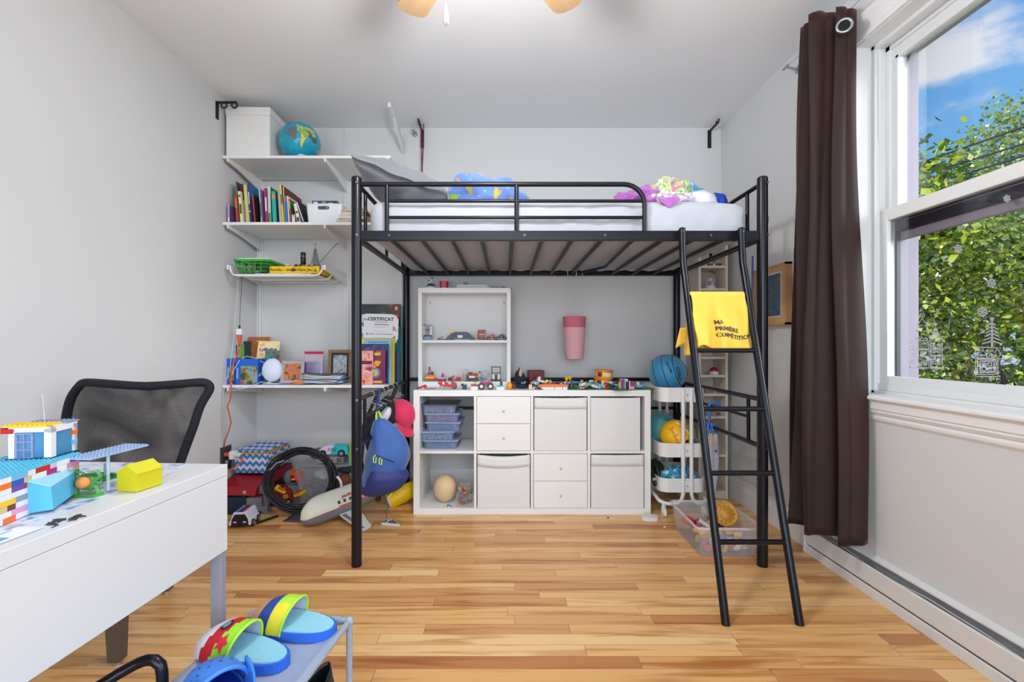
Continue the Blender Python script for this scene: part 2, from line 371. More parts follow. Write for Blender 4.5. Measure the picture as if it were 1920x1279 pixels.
# ================================================================ OUTSIDE
def leaf_mat(name, c1, c2, c3):
    m = bpy.data.materials.new(name); m.use_nodes = True; t = m.node_tree; t.nodes.clear()
    g = t.nodes.new('ShaderNodeNewGeometry'); rp = t.nodes.new('ShaderNodeValToRGB'); el = rp.color_ramp.elements
    el[0].color = L3(c1); el[1].color = L3(c3); q = el.new(.55); q.color = L3(c2)
    t.links.new(g.outputs['Random Per Island'], rp.inputs[0])
    d = t.nodes.new('ShaderNodeBsdfDiffuse'); tr = t.nodes.new('ShaderNodeBsdfTranslucent'); gl = t.nodes.new('ShaderNodeBsdfGlossy'); gl.inputs['Roughness'].default_value = .35
    mx1 = t.nodes.new('ShaderNodeMixShader'); mx1.inputs[0].default_value = .45; mx2 = t.nodes.new('ShaderNodeMixShader'); mx2.inputs[0].default_value = .07
    t.links.new(rp.outputs[0], d.inputs[0]); t.links.new(rp.outputs[0], tr.inputs[0])
    t.links.new(d.outputs[0], mx1.inputs[1]); t.links.new(tr.outputs[0], mx1.inputs[2]); t.links.new(mx1.outputs[0], mx2.inputs[1]); t.links.new(gl.outputs[0], mx2.inputs[2])
    o = t.nodes.new('ShaderNodeOutputMaterial'); t.links.new(mx2.outputs[0], o.inputs[0]); return m
LEAF_A = leaf_mat('leaf_fresh', (26, 46, 12), (84, 112, 24), (190, 194, 56))  # darkest tones put in to stand for shade in the crown
LEAF_B = leaf_mat('leaf_yellow_green', (58, 84, 24), (112, 138, 44), (156, 168, 76))
LEAF_C = leaf_mat('leaf_mid', (36, 66, 24), (76, 106, 40), (120, 144, 62))
BARK = M('bark', (84, 72, 66), .9, var=.3, scale=14, bump=.4)
def leaves_mesh(name, mat, blobs, n, size, parent, seed, shell=.55):
    rng = random.Random(seed); vs = []; fs = []
    vol = [a[3]*a[4]*a[5] for a in blobs]; tot = sum(vol)
    for bl, vv in zip(blobs, vol):
        cx, cy, cz, rx, ry, rz = bl
        # small clumps inside each crown lobe make light and dark drifts
        k = max(10, int(n*vv/tot)); nc = max(4, k//22)
        for _ in range(nc):
            u = rng.uniform(-1, 1); a = rng.uniform(0, 2*pi); r_ = rng.uniform(shell, 1)
            s_ = math.sqrt(1-u*u); ccx, ccy, ccz = cx+rx*r_*s_*cos(a), cy+ry*r_*s_*sin(a), cz+rz*r_*u
            for __ in range(k//nc):
                p = Vector((rng.gauss(ccx, size*1.9), rng.gauss(ccy, size*1.9), rng.gauss(ccz, size*1.3)))
                nrm = Vector((rng.gauss(0, .7), rng.gauss(0, .7), rng.gauss(.7, .5))).normalized()
                t1 = nrm.orthogonal().normalized(); t1.rotate(Matrix.Rotation(rng.uniform(0, 6.28), 3, nrm)); t2 = nrm.cross(t1)
                s = size*rng.uniform(.6, 1.25); i = len(vs)
                vs += [p-t1*s*.5, p+t2*s*.36-t1*s*.08, p+t1*s*.55+nrm*s*.08, p-t2*s*.36-t1*s*.08]
                fs.append((i, i+1, i+2, i+3))
    me = bpy.data.meshes.new(name); me.from_pydata([tuple(v) for v in vs], [], fs); me.materials.append(mat); me.update()
    o = bpy.data.objects.new(name, me); COL.objects.link(o); o.parent = parent; return o
def branchy(b, p, d, ln, r, depth, rng):
    q = [Vector(p)]; dd = Vector(d).normalized()
    for i in range(4):
        dd = (dd+Vector((rng.gauss(0, .13), rng.gauss(0, .13), rng.gauss(-.03, .07)))).normalized(); q.append(q[-1]+dd*ln/4)
    b.tube(q, [r*(1-.12*i) for i in range(5)], 6)
    if depth > 0:
        for k in range(3):
            i = rng.choice((2, 3, 4)); nd = (dd+Vector((rng.gauss(0, .6), rng.gauss(0, .6), rng.gauss(.15, .4)))).normalized()
            branchy(b, q[i], nd, ln*.68, r*.5, depth-1, rng)
def tree(label, base, trunk_h, r, blobs, mat, n, size, seed):
    t = thing('tree', label, 'tree', base); rng = random.Random(seed)
    b = MB(BARK); b.tube([(0, 0, 0), (.05, 0, trunk_h*.5), (0, .08, trunk_h)], [r, r*.85, r*.7], 8)
    for bl in (blobs[:6] if r > .06 else []):
        d = Vector((bl[0], bl[1], bl[2]-trunk_h*.8)); branchy(b, (0, 0, trunk_h*.85), d, d.length*.62, r*.4, 2, rng)
    b.build('trunk', t); leaves_mesh('foliage', mat, blobs, n, size, t, seed+1); return t
GZ = -3.6
one(MB(M('street_ground', (88, 100, 70), .95, var=.3, scale=2)).box(1.9, 60, -40, 70, GZ-.1, GZ), 'lawn', 'green ground below the window under the trees', 'lawn')['kind'] = 'structure'
# broad tree right outside the window, its crown fills the lower sash
tree('broad leafy tree right outside the window, filling the lower pane', (6.9, 6.6, GZ), 3.2, .16,
     [(0, 0, 4.4, 2.2, 2.2, 1.8), (-1.6, .9, 3.3, 1.5, 1.5, 1.6), (1.3, -1.4, 4.0, 1.6, 1.6, 1.8), (-.3, -.2, 2.6, 2.2, 2.2, 1.3), (-1.9, 1.6, 5.2, .9, .9, .9), (1.0, .6, 5.6, 1.6, 1.5, 1.1), (.9, -1.9, 5.4, 1.2, 1.1, 1.1), (-.9, .5, 5.9, 1.3, 1.2, .85), (.3, -.6, 6.1, 1.3, 1.3, .8)], LEAF_A, 50000, .078, 3)
tree('dense dark tree behind the broad one, low behind the lower pane', (10.5, 10.0, GZ), 2.5, .2,
     [(0, 0, 3.6, 3.4, 3.4, 3.0), (-2.0, 2.0, 3.6, 2.2, 2.2, 2.8), (2.2, -2.2, 3.8, 2.2, 2.2, 2.8)], LEAF_C, 12000, .2, 13)
tree('tall airy tree at the right edge of the upper pane', (13.0, 11.2, GZ), 5.0, .22,
     [(.0, .2, 8.9, 1.6, 1.6, 2.1), (-.6, .3, 7.0, 1.5, 1.5, 1.2), (.9, -.6, 10.3, 1.2, 1.2, 1.1), (.8, -1.0, 8.0, 1.6, 1.6, 1.9)], LEAF_B, 17000, .11, 23)
tree('rounded tree with small leaves behind the power lines', (14.3, 14.3, GZ), 4.0, .22,
     [(.2, .0, 9.4, 1.9, 1.9, 1.3), (1.4, -1.0, 9.2, 1.6, 1.6, 1.4), (-1.2, 1.2, 8.8, 1.2, 1.2, 1.0), (.5, -.2, 7.6, 2.8, 2.8, 1.8)], LEAF_C, 15000, .13, 33)
tree('leafy twigs of a small tree at the left edge of the upper pane', (5.40, 5.95, GZ), 5.2, .03,
     [(.05, -.02, 6.9, .20, .20, .45), (-.05, 0, 6.2, .32, .32, .5)], LEAF_A, 900, .12, 43)
for A_, B_, lb in (((10.96, 12, 5.86), (10.26, 9, 5.365), 'uppermost of the three power lines across the upper pane'), ((11.14, 12, 5.58), (10.26, 9, 5.03), 'middle one of the three power lines across the upper pane'), ((11.6, 12, 5.40), (10.26, 9, 4.795), 'lowest of the three power lines across the upper pane')):
    A_ = Vector(A_); B_ = Vector(B_); pts = [A_+(B_-A_)*(-2.0+i*.5)+Vector((0, 0, .02*((i-5)**2)*.2)) for i in range(12)]
    one(MB(M('cable_black', (30, 32, 40), .6)).tube(pts, .021, 6), 'power_line', lb, 'power line', 'power lines outside the window')
# ================================================================ HEATER on the right wall
t = thing('baseboard_heater', 'long white electric baseboard heater low on the wall under the window', 'heater', (XR, 0, 0))
HW = M('heater_enamel', (222, 222, 222), .35, var=.012, scale=5)
b = MB(HW); y0, y1 = .15, 2.31
b.prism([(-.046, .045), (-.050, .050), (-.050, .118), (-.046, .124), (-.042, .118), (-.042, .050)], 'Y', y0, y1)      # front cover
b.build('front_cover', t)
MB(HW).prism([(0, .158), (-.026, .150), (-.026, .144), (0, .149)], 'Y', y0, y1).build('top_lip', t)
MB(HW).prism([(0, 0), (-.052, 0), (-.052, .036), (-.046, .040), (-.046, .006), (0, .006)], 'Y', y0, y1).build('bottom_tray', t)
b = MB(M('heater_inside', (176, 176, 178), .6, metal=.3)); b.box(-.004, 0, y0, y1, .006, .149); b.box(-.042, -.004, y0, y1, .028, .034)
for i in range(24): b.cyl((-.024, y0+.05+i*.09, .075), (-.024, y0+.054+i*.09, .075), .02, n=8)
b.cyl((-.024, y0, .075), (-.024, y1, .075), .006, n=6); b.build('heating_element', t)
for ya, yb in ((y1, y1+.012), (y0-.012, y0)):
    MB(HW).prism([(0, 0), (-.054, 0), (-.054, .128), (-.022, .160), (0, .160)], 'Y', ya, yb).build('end_cap', t, bevel=.003)
MB(M('cable_white', (200, 200, 200), .5)).tube([(-.030, 2.26-.2*i, .118+.012*sin(i*2.3)) for i in range(11)], .0025, 6).build('cable', t)

# ================================================================ LOFT BED
bx0, bx1, byf, byb = -.709, 1.222, 2.165, 3.250
bed = thing('loft_bed', 'black metal loft bed with slats, guard rail and slanted ladder', 'bed', (0, 0, 0))
for x in (bx0, bx1):
    for y in (byf, byb):
        p = MB(BLACK); p.cyl((x, y, 0), (x, y, 1.842), .024, n=20); p.ball((x, y, 1.842), (.024, .024, .012), 20, 6); p.build('post', bed)
for y in (byf, byb):
    s = -1 if y == byf else 1
    MB(BLACK).box(bx0+.02, bx1-.02, y-.012, y+.012, 1.545, 1.592).build('side_rail', bed, bevel=.003)
BOLT = M('bolt_steel', (96, 98, 108), .3, metal=.8)
for x in (-.55, .09, .47, .97): MB(BOLT).cyl((x, byf-.012, 1.569), (x, byf-.017, 1.569), .006, n=10).build('bolt', bed)
for x in (bx0, bx1):
    for z in (1.815, 1.568, .79, .56): MB(BOLT).cyl((x+.008, byf-.022, z), (x+.010, byf-.029, z), .006, n=10).build('bolt', bed)
# end frames
for x in (bx0, bx1):
    b = MB(BLACK); b.cyl((x, byf, 1.82), (x, byb, 1.82), .011); b.cyl((x, byf, 1.56), (x, byb, 1.56), .016)
    for y in (2.30, 2.71, 3.12): b.cyl((x, y, 1.56), (x, y, 1.82), .009)
    b.build('upper_end_frame', bed)
    b = MB(BLACK); b.cyl((x, byf, .79), (x, byb, .79), .0115); b.cyl((x, byf, .565), (x, byb, .565), .0115); b.cyl((x, 2.29, .69), (x, 3.13, .69), .008)
    for y in (2.29, 3.13): b.cyl((x, y, .565), (x, y, .79), .009)
    b.build('lower_end_frame', bed)
MB(BLACK).cyl((bx0, byb, .805), (bx1, byb, .805), .0125).cyl((bx0, byb, .60), (bx1, byb, .60), .010).build('back_rail', bed)
# guard rail with its rounded free end
g = MB(BLACK); gx = (1213-CX)*byf/F; zt = 1.815
pts = [(bx0, byf, zt), (gx-.11, byf, zt)]+[(gx-.11+.099*sin(a), byf, zt-.099+.099*cos(a)) for a in [pi/2*i/7 for i in range(1, 8)]]+[(gx-.011, byf, 1.59)]
g.tube(pts, .0115, 12)
for z in (1.735, 1.657): g.cyl((-.56, byf, z), (gx-.012, byf, z), .008)
for x in (-.565, .052): g.cyl((x, byf, 1.59), (x, byf, zt), .0105)
g.build('guard_rail', bed)
SL = M('slat_black', (30, 29, 32), .45, metal=.2, var=.08)
for i in range(12):
    x = -.55+i*.1452
    if i == 8: pts = [(x, byf, 1.556), (x+.01, 2.5, 1.55), (x+.02, 2.88, 1.545), (x-.02, 2.97, 1.545), (x-.13, byb-.06, 1.548), (x-.25, byb, 1.552)]
    else: pts = [(x, byf, 1.556), (x, byb, 1.556)]
    MB(SL).tube(pts, .0095, 10).build('slat', bed)
# ladder leaning against the front rail
lad = MB(BLACK); lx0, lx1 = .826, 1.103; lyb, lyt = 1.706, 2.118
def ly(z): return lyb+(lyt-lyb)*min(z, 1.44)/1.44
for x in (lx0, lx1):
    pts = [(x, lyb, 0), (x, ly(.5), .5), (x, ly(1.0), 1.0), (x, ly(1.36), 1.36), (x, ly(1.42)+.004, 1.43), (x, lyt+.006, 1.50), (x, lyt+.010, 1.593)]
    lad.tube(pts, .0155, 14)
    lad.ball((x, lyt+.010, 1.593), (.0155, .0155, .008), 14, 6)
lad.box(lx0-.012, lx0+.012, lyt+.012, byf-.01, 1.545, 1.592); lad.box(lx1-.012, lx1+.012, lyt+.012, byf-.01, 1.545, 1.592)
lad = lad.build('ladder', bed)
for z in (1.28, 1.026, .779, .527, .277):
    MB(BLACK).cyl((lx0, ly(z), z), (lx1, ly(z), z), .0105, n=14).build('rung', lad)
for x in (lx0, lx1): MB(BOLT).cyl((x, lyt-.004, 1.577), (x, lyt-.010, 1.577), .006, n=10).build('bolt', lad)

# ================================================================ MATTRESS with fitted sheet
SHEET = M('cotton_sheet', (176, 179, 188), .9, var=.03, scale=5, sheen=.3)
SHEETU = M('sheet_underside', (172, 179, 194), .9, var=.05, scale=12)
mx0, mx1, my0, my1, mz0, mz1 = -.665, 1.180, 2.195, 3.215, 1.572, 1.752
rng = random.Random(5)
def sheetfold(u, v):
    # small creases that run slantwise over the sides near the foot end
    a = sin(u*34+v*9)*.5+sin(u*61-v*13+1.3)*.3
    return .0032*a*(0.25+max(0, (u-.45))*1.9)
mat_ = thing('mattress', 'mattress in a pale grey fitted sheet on the black loft bed', 'mattress', (0, 0, 0))
b = MB(SHEET)
def mside(u, v):
    # wraps the front face: bottom edge, face, rounded top
    x = mx0+(mx1-mx0)*u
    if v < .2: y, z = my0+.012+(.03*(1-v/.2)), mz0+.012*(v/.2)
    elif v < .75: k = (v-.2)/.55; y = my0-.006*sin(pi*k); z = mz0+.012+(mz1-.035-mz0-.012)*k
    else: k = (v-.75)/.25*pi/2; y = my0+.035*(1-cos(k)); z = mz1-.035+.035*sin(k)
    y -= sheetfold(u, v)*(1 if v > .15 else .3)
    return (x, y, z)
def loopxy(t, inset=0.0):
    # rounded rectangle outline of the mattress, t in 0..1, starting at the front left corner
    r = .07; x0, x1, y0_, y1_ = mx0+inset, mx1-inset, my0+inset, my1-inset
    L = [x1-x0-2*r, pi*r/2, y1_-y0_-2*r, pi*r/2]*1; L = [L[0], L[1], L[2], L[1], L[0], L[1], L[2], L[1]]; tot = sum(L); s = t*tot
    segs = [((x0+r, y0_), (1, 0)), ((x1-r, y0_+r), -pi/2), ((x1, y0_+r), (0, 1)), ((x1-r, y1_-r), 0), ((x1-r, y1_), (-1, 0)), ((x0+r, y1_-r), pi/2), ((x0, y1_-r), (0, -1)), ((x0+r, y0_+r), pi)]
    for l, (p, d) in zip(L, segs):
        if s <= l+1e-9:
            if isinstance(d, tuple): return p[0]+d[0]*s, p[1]+d[1]*s, (d[1], -d[0])
            a = d+s/r; return p[0]+r*cos(a), p[1]+r*sin(a), (cos(a), sin(a))
        s -= l
    return x0+r, y0_, (0, -1)
prof = [(-.10, .001), (-.05, -.003), (-.018, .0), (-.004, .008), (0, .02), (.004, .06), (.005, .10), (.003, .14), (-.008, .162), (-.022, .174), (-.045, .180), (-.09, .181)]
nu = 240; vs = []
for j, (o_, h) in enumerate(prof):
    for i in range(nu):
        t_ = i/nu; x, y, n_ = loopxy(t_)
        w = (.0035*sin(x*30+h*75)+.0025*sin(x*63+h*110+1)+.002*sin(x*17+h*40)) * (.4+min(.7, max(0, (x-.1)))*2.2) * (1 if x < 1.12 else .35) * (1 if .01 < h < .17 else .15)
        if h < .012: w += .006*sin(i*1.9)*rng.uniform(.4, 1)
        sag = -.018*max(0, 1-abs(h-.18)/.1)*max(0, (x-1.0)/.2) if x > 1.0 else 0
        vs.append((x+n_[0]*(o_+w), y+n_[1]*(o_+w), mz0+h+sag+(.004*sin(i*1.3) if h < .005 else 0)))
fs = [(j*nu+i, j*nu+(i+1) % nu, (j+1)*nu+(i+1) % nu, (j+1)*nu+i) for j in range(len(prof)-1) for i in range(nu)]
b.add(vs, fs, True); b.add(vs[-nu:], [tuple(range(nu))])
b.build('fitted_sheet', mat_)
b = MB(SHEETU); b.box(mx0+.09, mx1-.09, my0+.09, my1-.09, mz0+.003, mz0+.01); b.build('mattress_base', mat_)
# the padded underside sags between the slats
b = MB(SHEETU)
b.sheet(lambda u, v: (mx0+.05+(mx1-mx0-.10)*u, my0+.04+(my1-my0-.08)*v, mz0+.0015-.010*abs(sin(pi*(mx0+.05+(mx1-mx0-.10)*u+.55)/.1452))*min(1, 6*min(v, 1-v))), 130, 6)
b.build('underside', mat_)

# ================================================================ CUBE SHELF (four by two)
kx, ky, kz = -.571, 2.817, 0
kw, kd, kh, th, ti = 1.47, .385, .77, .038, .016
cellw = (kw-2*th-3*ti)/4; cellh = (kh-2*th-ti)/2
KAL = thing('cube_shelf', 'wide white cube shelf of four by two cells under the loft bed', 'shelf', (kx, ky, 0))
b = MB(WHITE); b.box(0, th, 0, kd, 0, kh).box(kw-th, kw, 0, kd, 0, kh).box(th, kw-th, 0, kd, 0, th).box(th, kw-th, 0, kd, kh-th, kh)
for i in range(3): x = th+cellw*(i+1)+ti*i; b.box(x, x+ti, 0.001, kd, th, kh-th)
zc = th+cellh; b.box(th, kw-th, 0.002, kd-.001, zc, zc+ti); b.build('carcass', KAL, bevel=.001)
def cell(c, r):                # r 0 = bottom; returns x0, z0
    return th+c*(cellw+ti), th+r*(cellh+ti)
def drawers(c, r):
    x, z = cell(c, r); g_ = .0025; h = (cellh-3*g_)/2
    for k in range(2):
        zz = z+g_+k*(h+g_)
        q = MB(WHITE); q.box(x+g_, x+cellw-g_, -.001, .016, zz, zz+h); q.box(x+.012, x+cellw-.012, .016, kd-.02, zz+.01, zz+h-.03)
        d = q.build('drawer', KAL, bevel=.0012)
        q = MB(M('knob_metal', (190, 190, 194), .3, metal=.3)); q.cyl((x+cellw/2, -.001, zz+h*.48), (x+cellw/2, -.014, zz+h*.48), .003, n=10); q.lathe([(0, -.022), (.005, -.022), (.007, -.019), (.007, -.015), (.004, -.013), (0, -.013)], (x+cellw/2, 0, zz+h*.48), 14, 'Y')
        q.build('knob', d)
drawers(1, 1); drawers(2, 0)
FAB = M('white_felt', (224, 224, 226), .95, var=.02, scale=80, bump=.03, sheen=.2)
def fabric_bin(name, label, c, r, dx=.006, w=None, drop=0.0, sag=.008, flap=True, yaw=0, inset=.004):
    x, z = cell(c, r); w = w or cellw-2*dx; h = cellh-.010-drop
    t = thing(name, label, 'storage box', (kx+x+dx+w/2, ky+inset, z+.0015), yaw)
    q = MB(FAB); n = 16
    def top(u): return h-sag*sin(pi*u)
    q.sheet(lambda u, v: (-w/2+w*u, -.003*sin(pi*u)*sin(pi*v)*2, (top(u))*v if v < 1 else top(u)), n, 8)
    q.sheet(lambda u, v: (-w/2+w*u+0*v, .014-.003, top(u)*v), n, 8)
    q.sheet(lambda u, v: (-w/2+w*u, -.001+.012*v, top(u)), n, 1)
    for sx in (-1, 1): q.box(sx*(w/2-.004)-.004, sx*(w/2-.004)+.004, .001, kd-.02, 0, h)
    q.box(-w/2, w/2, kd-.03, kd-.022, 0, h); q.box(-w/2, w/2, .002, kd-.022, 0, .006)
    q.build('body', t)
    if flap:
        q = MB(FAB); q.sheet(lambda u, v: (-w/2*1.002+w*1.004*u, -.0048-.001*sin(pi*u), top(u)+.0015-.068*v-sag*.3*sin(pi*u)*v), n, 3); q.build('rim_flap', t, solid=.004)
    return t
fabric_bin('fabric_bin', 'white fabric bin with sagging rim, left of the lower drawers of the cube shelf', 1, 0, sag=.012)
fabric_bin('fabric_bin', 'white fabric bin in the upper row right of the upper drawers', 2, 1, sag=.003)
fabric_bin('fabric_bin', 'plain white fabric bin without rim, in the top right cell of the cube shelf', 3, 1, dx=.003, w=cellw-.030, sag=.002, flap=False)
fabric_bin('fabric_bin', 'white fabric bin in the bottom right cell of the cube shelf beside the trolley', 3, 0, sag=.002)

# upper shelf unit standing on it
ux0, ux1, uy0, uy1, uz0, uz1 = -.592+.005, .034, 3.050, 3.222, kh, 1.434
t = thing('shelf_unit', 'small open white shelf unit standing on the left of the cube shelf', 'shelf', (ux0, uy0, uz0)); w_, d_, h_ = ux1-ux0, uy1-uy0, uz1-uz0
b = MB(WHITE); b.box(0, .026, 0, d_, 0, h_).box(w_-.026, w_, 0, d_, 0, h_).box(.026, w_-.026, 0, d_, 0, .034).box(.026, w_-.026, 0, d_, h_-.034, h_)
b.build('carcass', t, bevel=.001)
MB(WHITE).box(.026, w_-.026, .006, d_-.008, .295, .313).build('shelf_board', t, bevel=.001)
MB(M('back_panel', (222, 222, 224), .5, var=.01)).box(.02, w_-.02, d_-.007, d_-.001, .02, h_-.02).build('back_panel', t)
for x in (.055, w_-.045): MB(M('hole_dark', (70, 70, 74), .6)).cyl((x, d_-.009, h_-.087), (x, d_-.007, h_-.087), .004, n=10).build('screw', t)

# narrow tall bookcase in the corner
BIR = M('cream_foil', (214, 205, 192), .5, var=.02, scale=10)
t = thing('narrow_bookcase', 'tall narrow cream bookcase in the right back corner behind the ladder', 'bookcase', (1.317, 3.105, 0)); w_ = .201
b = MB(BIR); b.box(0, .017, 0, .195, 0, 1.88).box(w_-.017, w_, 0, .195, 0, 1.88).box(.017, w_-.017, 0, .195, 1.862, 1.88).box(.017, w_-.017, .01, .195, 0, .05); b.build('carcass', t, bevel=.001)
MB(M('cream_back', (206, 200, 190), .6, var=.01)).box(.01, w_-.01, .188, .194, 0, 1.88).build('back_panel', t)
BOOKZ = [.30, .562, .717, .845, .97, 1.13, 1.29, 1.438, 1.593]
for z in BOOKZ: MB(BIR).box(.017, w_-.017, .004, .188, z-.016, z).build('shelf_board', t, bevel=.0008)

# ================================================================ WALL SHELVES on slotted rails, left
RX = (-1.775, -1.155, -.75)
for i, (x, zb_, zt_, lb) in enumerate(((RX[0], .72, 2.24, 'white slotted wall rail in the left corner, behind the books'), (RX[1], .72, 2.625, 'white slotted wall rail in the middle of the wall shelves, reaching the ceiling'), (RX[2], .72, 2.60, 'white slotted wall rail right of the shelves behind the bed'))):
    q = MB(WMETAL); q.box(x-.013, x+.013, YB-.010, YB, zb_, zt_); q.box(x-.013, x-.007, YB-.016, YB-.010, zb_, zt_); q.box(x+.007, x+.013, YB-.016, YB-.010, zb_, zt_)
    o = one(q, 'wall_rail', lb, 'shelf rail', 'slotted wall rails')
    MB(M('rail_groove', (188, 188, 190), .6)).box(x-.0022, x+.0022, YB-.0108, YB-.010, zb_+.02, zt_-.02).build('groove', o)
def bracket(x, z, depth=.395, hw=.09, hf=.022, rise=0.0, w=.012):
    q = MB(WMETAL); y0 = YB-.014; y1 = y0-depth
    q.prism([(y0, z), (y1, z+rise), (y1-.004, z+rise-hf*.5), (y1, z+rise-hf), (y1+.12, z+rise-hf-.012), (y0-.03, z-hw+.01), (y0, z-hw)], 'X', x-w/2, x+w/2)
    return q
def shelf(name, label, x0, x1, z, rails, hw=.09, nm='wall_shelf'):
    t = thing(nm, label, 'shelf', (0, 0, 0))
    MB(WHITE).box(x0, x1, 2.908, YB-.016, z-.018, z).build('shelf_board', t, bevel=.0015)
    for x in rails: bracket(x, z-.018, hw=hw).build('bracket', t)
    MB(WHITE).box(-1.168, -1.142, 2.9065, 2.93, z-.019, z+.0005).build('joint_clip', t, bevel=.001)
    return t
Z1, Z2, Z4 = 2.262, 1.836, .794
shelf('', 'top white wall shelf, with the white box and globe', XL+.004, -.735, Z1, RX)
shelf('', 'second white wall shelf, with the row of standing books', XL+.004, -.735, Z2, RX)
shelf('', 'lowest white wall shelf, with photo frames and magazines', XL+.004, -.742, Z4, RX, hw=.075)
# suspended tray on two arms: third level
t = thing('hanging_tray_shelf', 'white metal tray shelf with tube rim, with the green basket', 'shelf', (0, 0, 0)); zt = 1.562
for x in (RX[0]+.0, RX[1]):
    bracket(x, zt, hw=.085, hf=.03, w=.014).build('bracket', t)
b = MB(WMETAL)
yf, yr = 2.905, 3.27
for y in (yf, yf+.17, yr-.05):
    b.tube([(RX[0]+.015, y, zt-.005), (RX[0]+.018, y, zt-.035), (RX[0]+.035, y, zt-.062), (RX[0]+.07, y, zt-.070), (RX[1]-.075, y, zt-.070), (RX[1]-.035, y, zt-.060), (RX[1]-.014, y, zt-.03), (RX[1]-.012, y, zt-.005)], .006, 8)
b.build('tube_rim', t)
MB(WHITE).box(RX[0]+.05, RX[1]-.05, yf-.002, yr, zt-.064, zt-.060).build('tray_board', t)
ZT = zt-.060
# the loose bracket above the shelves
b = bracket(-.742, 2.515, depth=.40, hw=.075, hf=.03, rise=.085, w=.018)
one(b, 'shelf_bracket', 'empty white shelf bracket sticking out near the ceiling, right of the globe shelf', 'bracket')

# ================================================================ DESK
DA = R(-3.6)
desk = thing('desk', 'white desk with deep side panel and grey metal leg at left', 'desk', (-.7008, 1.1475, 0), DA)
DW, DL = .66, 1.25
DESKW = M('desk_white', (210, 211, 214), .28, var=.01, scale=3)
MB(DESKW).box(-DW, 0, -DL, 0, .722, .750).build('tabletop', desk, bevel=.0015)
b = MB(DESKW); b.box(-.018, -.0005, -DL, -.0005, .535, .7215); b.box(-DW+.0005, -DW+.018, -DL, -.0005, .535, .7215); b.box(-DW+.018, -.018, -.02, -.001, .60, .7215); b.build('side_panel', desk, bevel=.001)
GREYM = M('grey_leg_metal', (150, 156, 172), .4, metal=.25, var=.03)
for (x, y) in ((-.030, -.022), (-DW+.004, -.022), (-.030, -DL+.002), (-DW+.004, -DL+.002)):
    MB(GREYM).box(x, x+.0275, y, y+.0200, 0, .60).build('leg', desk, bevel=.0015)
DM = Matrix.Translation((-.7008, 1.1475, 0)) @ Euler((0, 0, DA)).to_matrix().to_4x4()

# ================================================================ MESH-BACK CHAIR behind the desk
MESH = bpy.data.materials.new('black_mesh'); MESH.use_nodes = True
_t = MESH.node_tree; _b = _t.nodes['Principled BSDF']; _b.inputs['Base Color'].default_value = L3((20, 20, 26)); _b.inputs['Roughness'].default_value = .7
_c = _t.nodes.new('ShaderNodeTexCoord'); _s = _t.nodes.new('ShaderNodeSeparateXYZ'); _t.links.new(_c.outputs['UV'], _s.inputs[0]); _t.links.new(_c.outputs['Object'], _s.inputs[0])
def _mt(op, a, v=None, l=None):
    n = _t.nodes.new('ShaderNodeMath'); n.operation = op; _t.links.new(a, n.inputs[0])
    if v is not None: n.inputs[1].default_value = v
    if l is not None: _t.links.new(l, n.inputs[1])
    return n.outputs[0]
_rz = _mt('MULTIPLY', _s.outputs['Z'], 1900.0); _rx = _mt('MULTIPLY', _s.outputs['X'], 1500.0)
_al = _mt('ADD', _mt('SINE', _rx), l=_mt('SINE', _rz)); 
_nw = _t.nodes.new('ShaderNodeTexNoise'); _nw.inputs['Scale'].default_value = 3.2; _nw.inputs['Detail'].default_value = 1; _nw.inputs['Distortion'].default_value = 2.2; _t.links.new(_c.outputs['Object'], _nw.inputs['Vector'])
_al = _mt('ADD', _al, l=_mt('MULTIPLY', _nw.outputs['Fac'], -2.6)); _al = _mt('LESS_THAN', _al, -.05)
_t.links.new(_al, _b.inputs['Alpha'])
ch = thing('mesh_chair', 'black mesh-back chair with wooden legs behind the desk', 'chair', (-1.50, 1.62, 0))
PADF = M('black_fabric', (18, 20, 30), .85, var=.1, scale=60, bump=.1)
YC = 1.75
ol = [(118, 800), (121, 778), (136, 745), (160, 722), (178, 716), (230, 718), (290, 722), (345, 719), (376, 717), (386, 722), (387, 733), (374, 762), (364, 800), (352, 840), (340, 880), (326, 915), (140, 915), (122, 880), (115, 840)]
pts = []
for (px, py) in ol:
    x, y, z = W(px, py, YC); u = (px-250)/140; pts.append((x+1.50, .13-.06*(1-u*u)*1.2+.02, z))
def smooth_loop(p, k=3):
    q = []
    n = len(p)
    for i in range(n):
        a, b_, c, d = (Vector(p[(i+j-1) % n]) for j in range(4))
        for s in range(k):
            u = s/k; q.append(.5*((2*b_)+(-a+c)*u+(2*a-5*b_+4*c-d)*u*u+(-a+3*b_-3*c+d)*u**3))
    return q
lp = smooth_loop(pts, 3)
MB(PADF).tube(lp, .0155, 10, closed=True).build('backrest_frame', ch)
cen = sum((Vector(p) for p in lp), Vector())/len(lp)
b = MB(MESH); n = len(lp); rings = 8; vs = []
for j in range(rings+1):
    k = j/rings
    for p in lp:
        v = cen.lerp(p, k); vs.append((v.x, v.y+.03*(1-k*k), v.z))
b.add(vs, [(j*n+i, j*n+(i+1) % n, (j+1)*n+(i+1) % n, (j+1)*n+i) for j in range(rings) for i in range(n)], True); b.build('mesh_back', ch)
b = MB(PADF); b.prism(rrect(-.24, .24, -.23, .23, .07), 'Z', .43, .48); b.build('seat', ch, bevel=.015)
MB(BLACK).tube([(0, .10, .42), (0, .18, .45), (0, .17, .585)], .018, 10).tube([(-.2, .17, .575), (.2, .17, .575)], .012, 8).build('back_support', ch)
WOODL = M('worn_wood', (92, 80, 70), .6, var=.25, scale=18, stretch=(1, 1, .2))
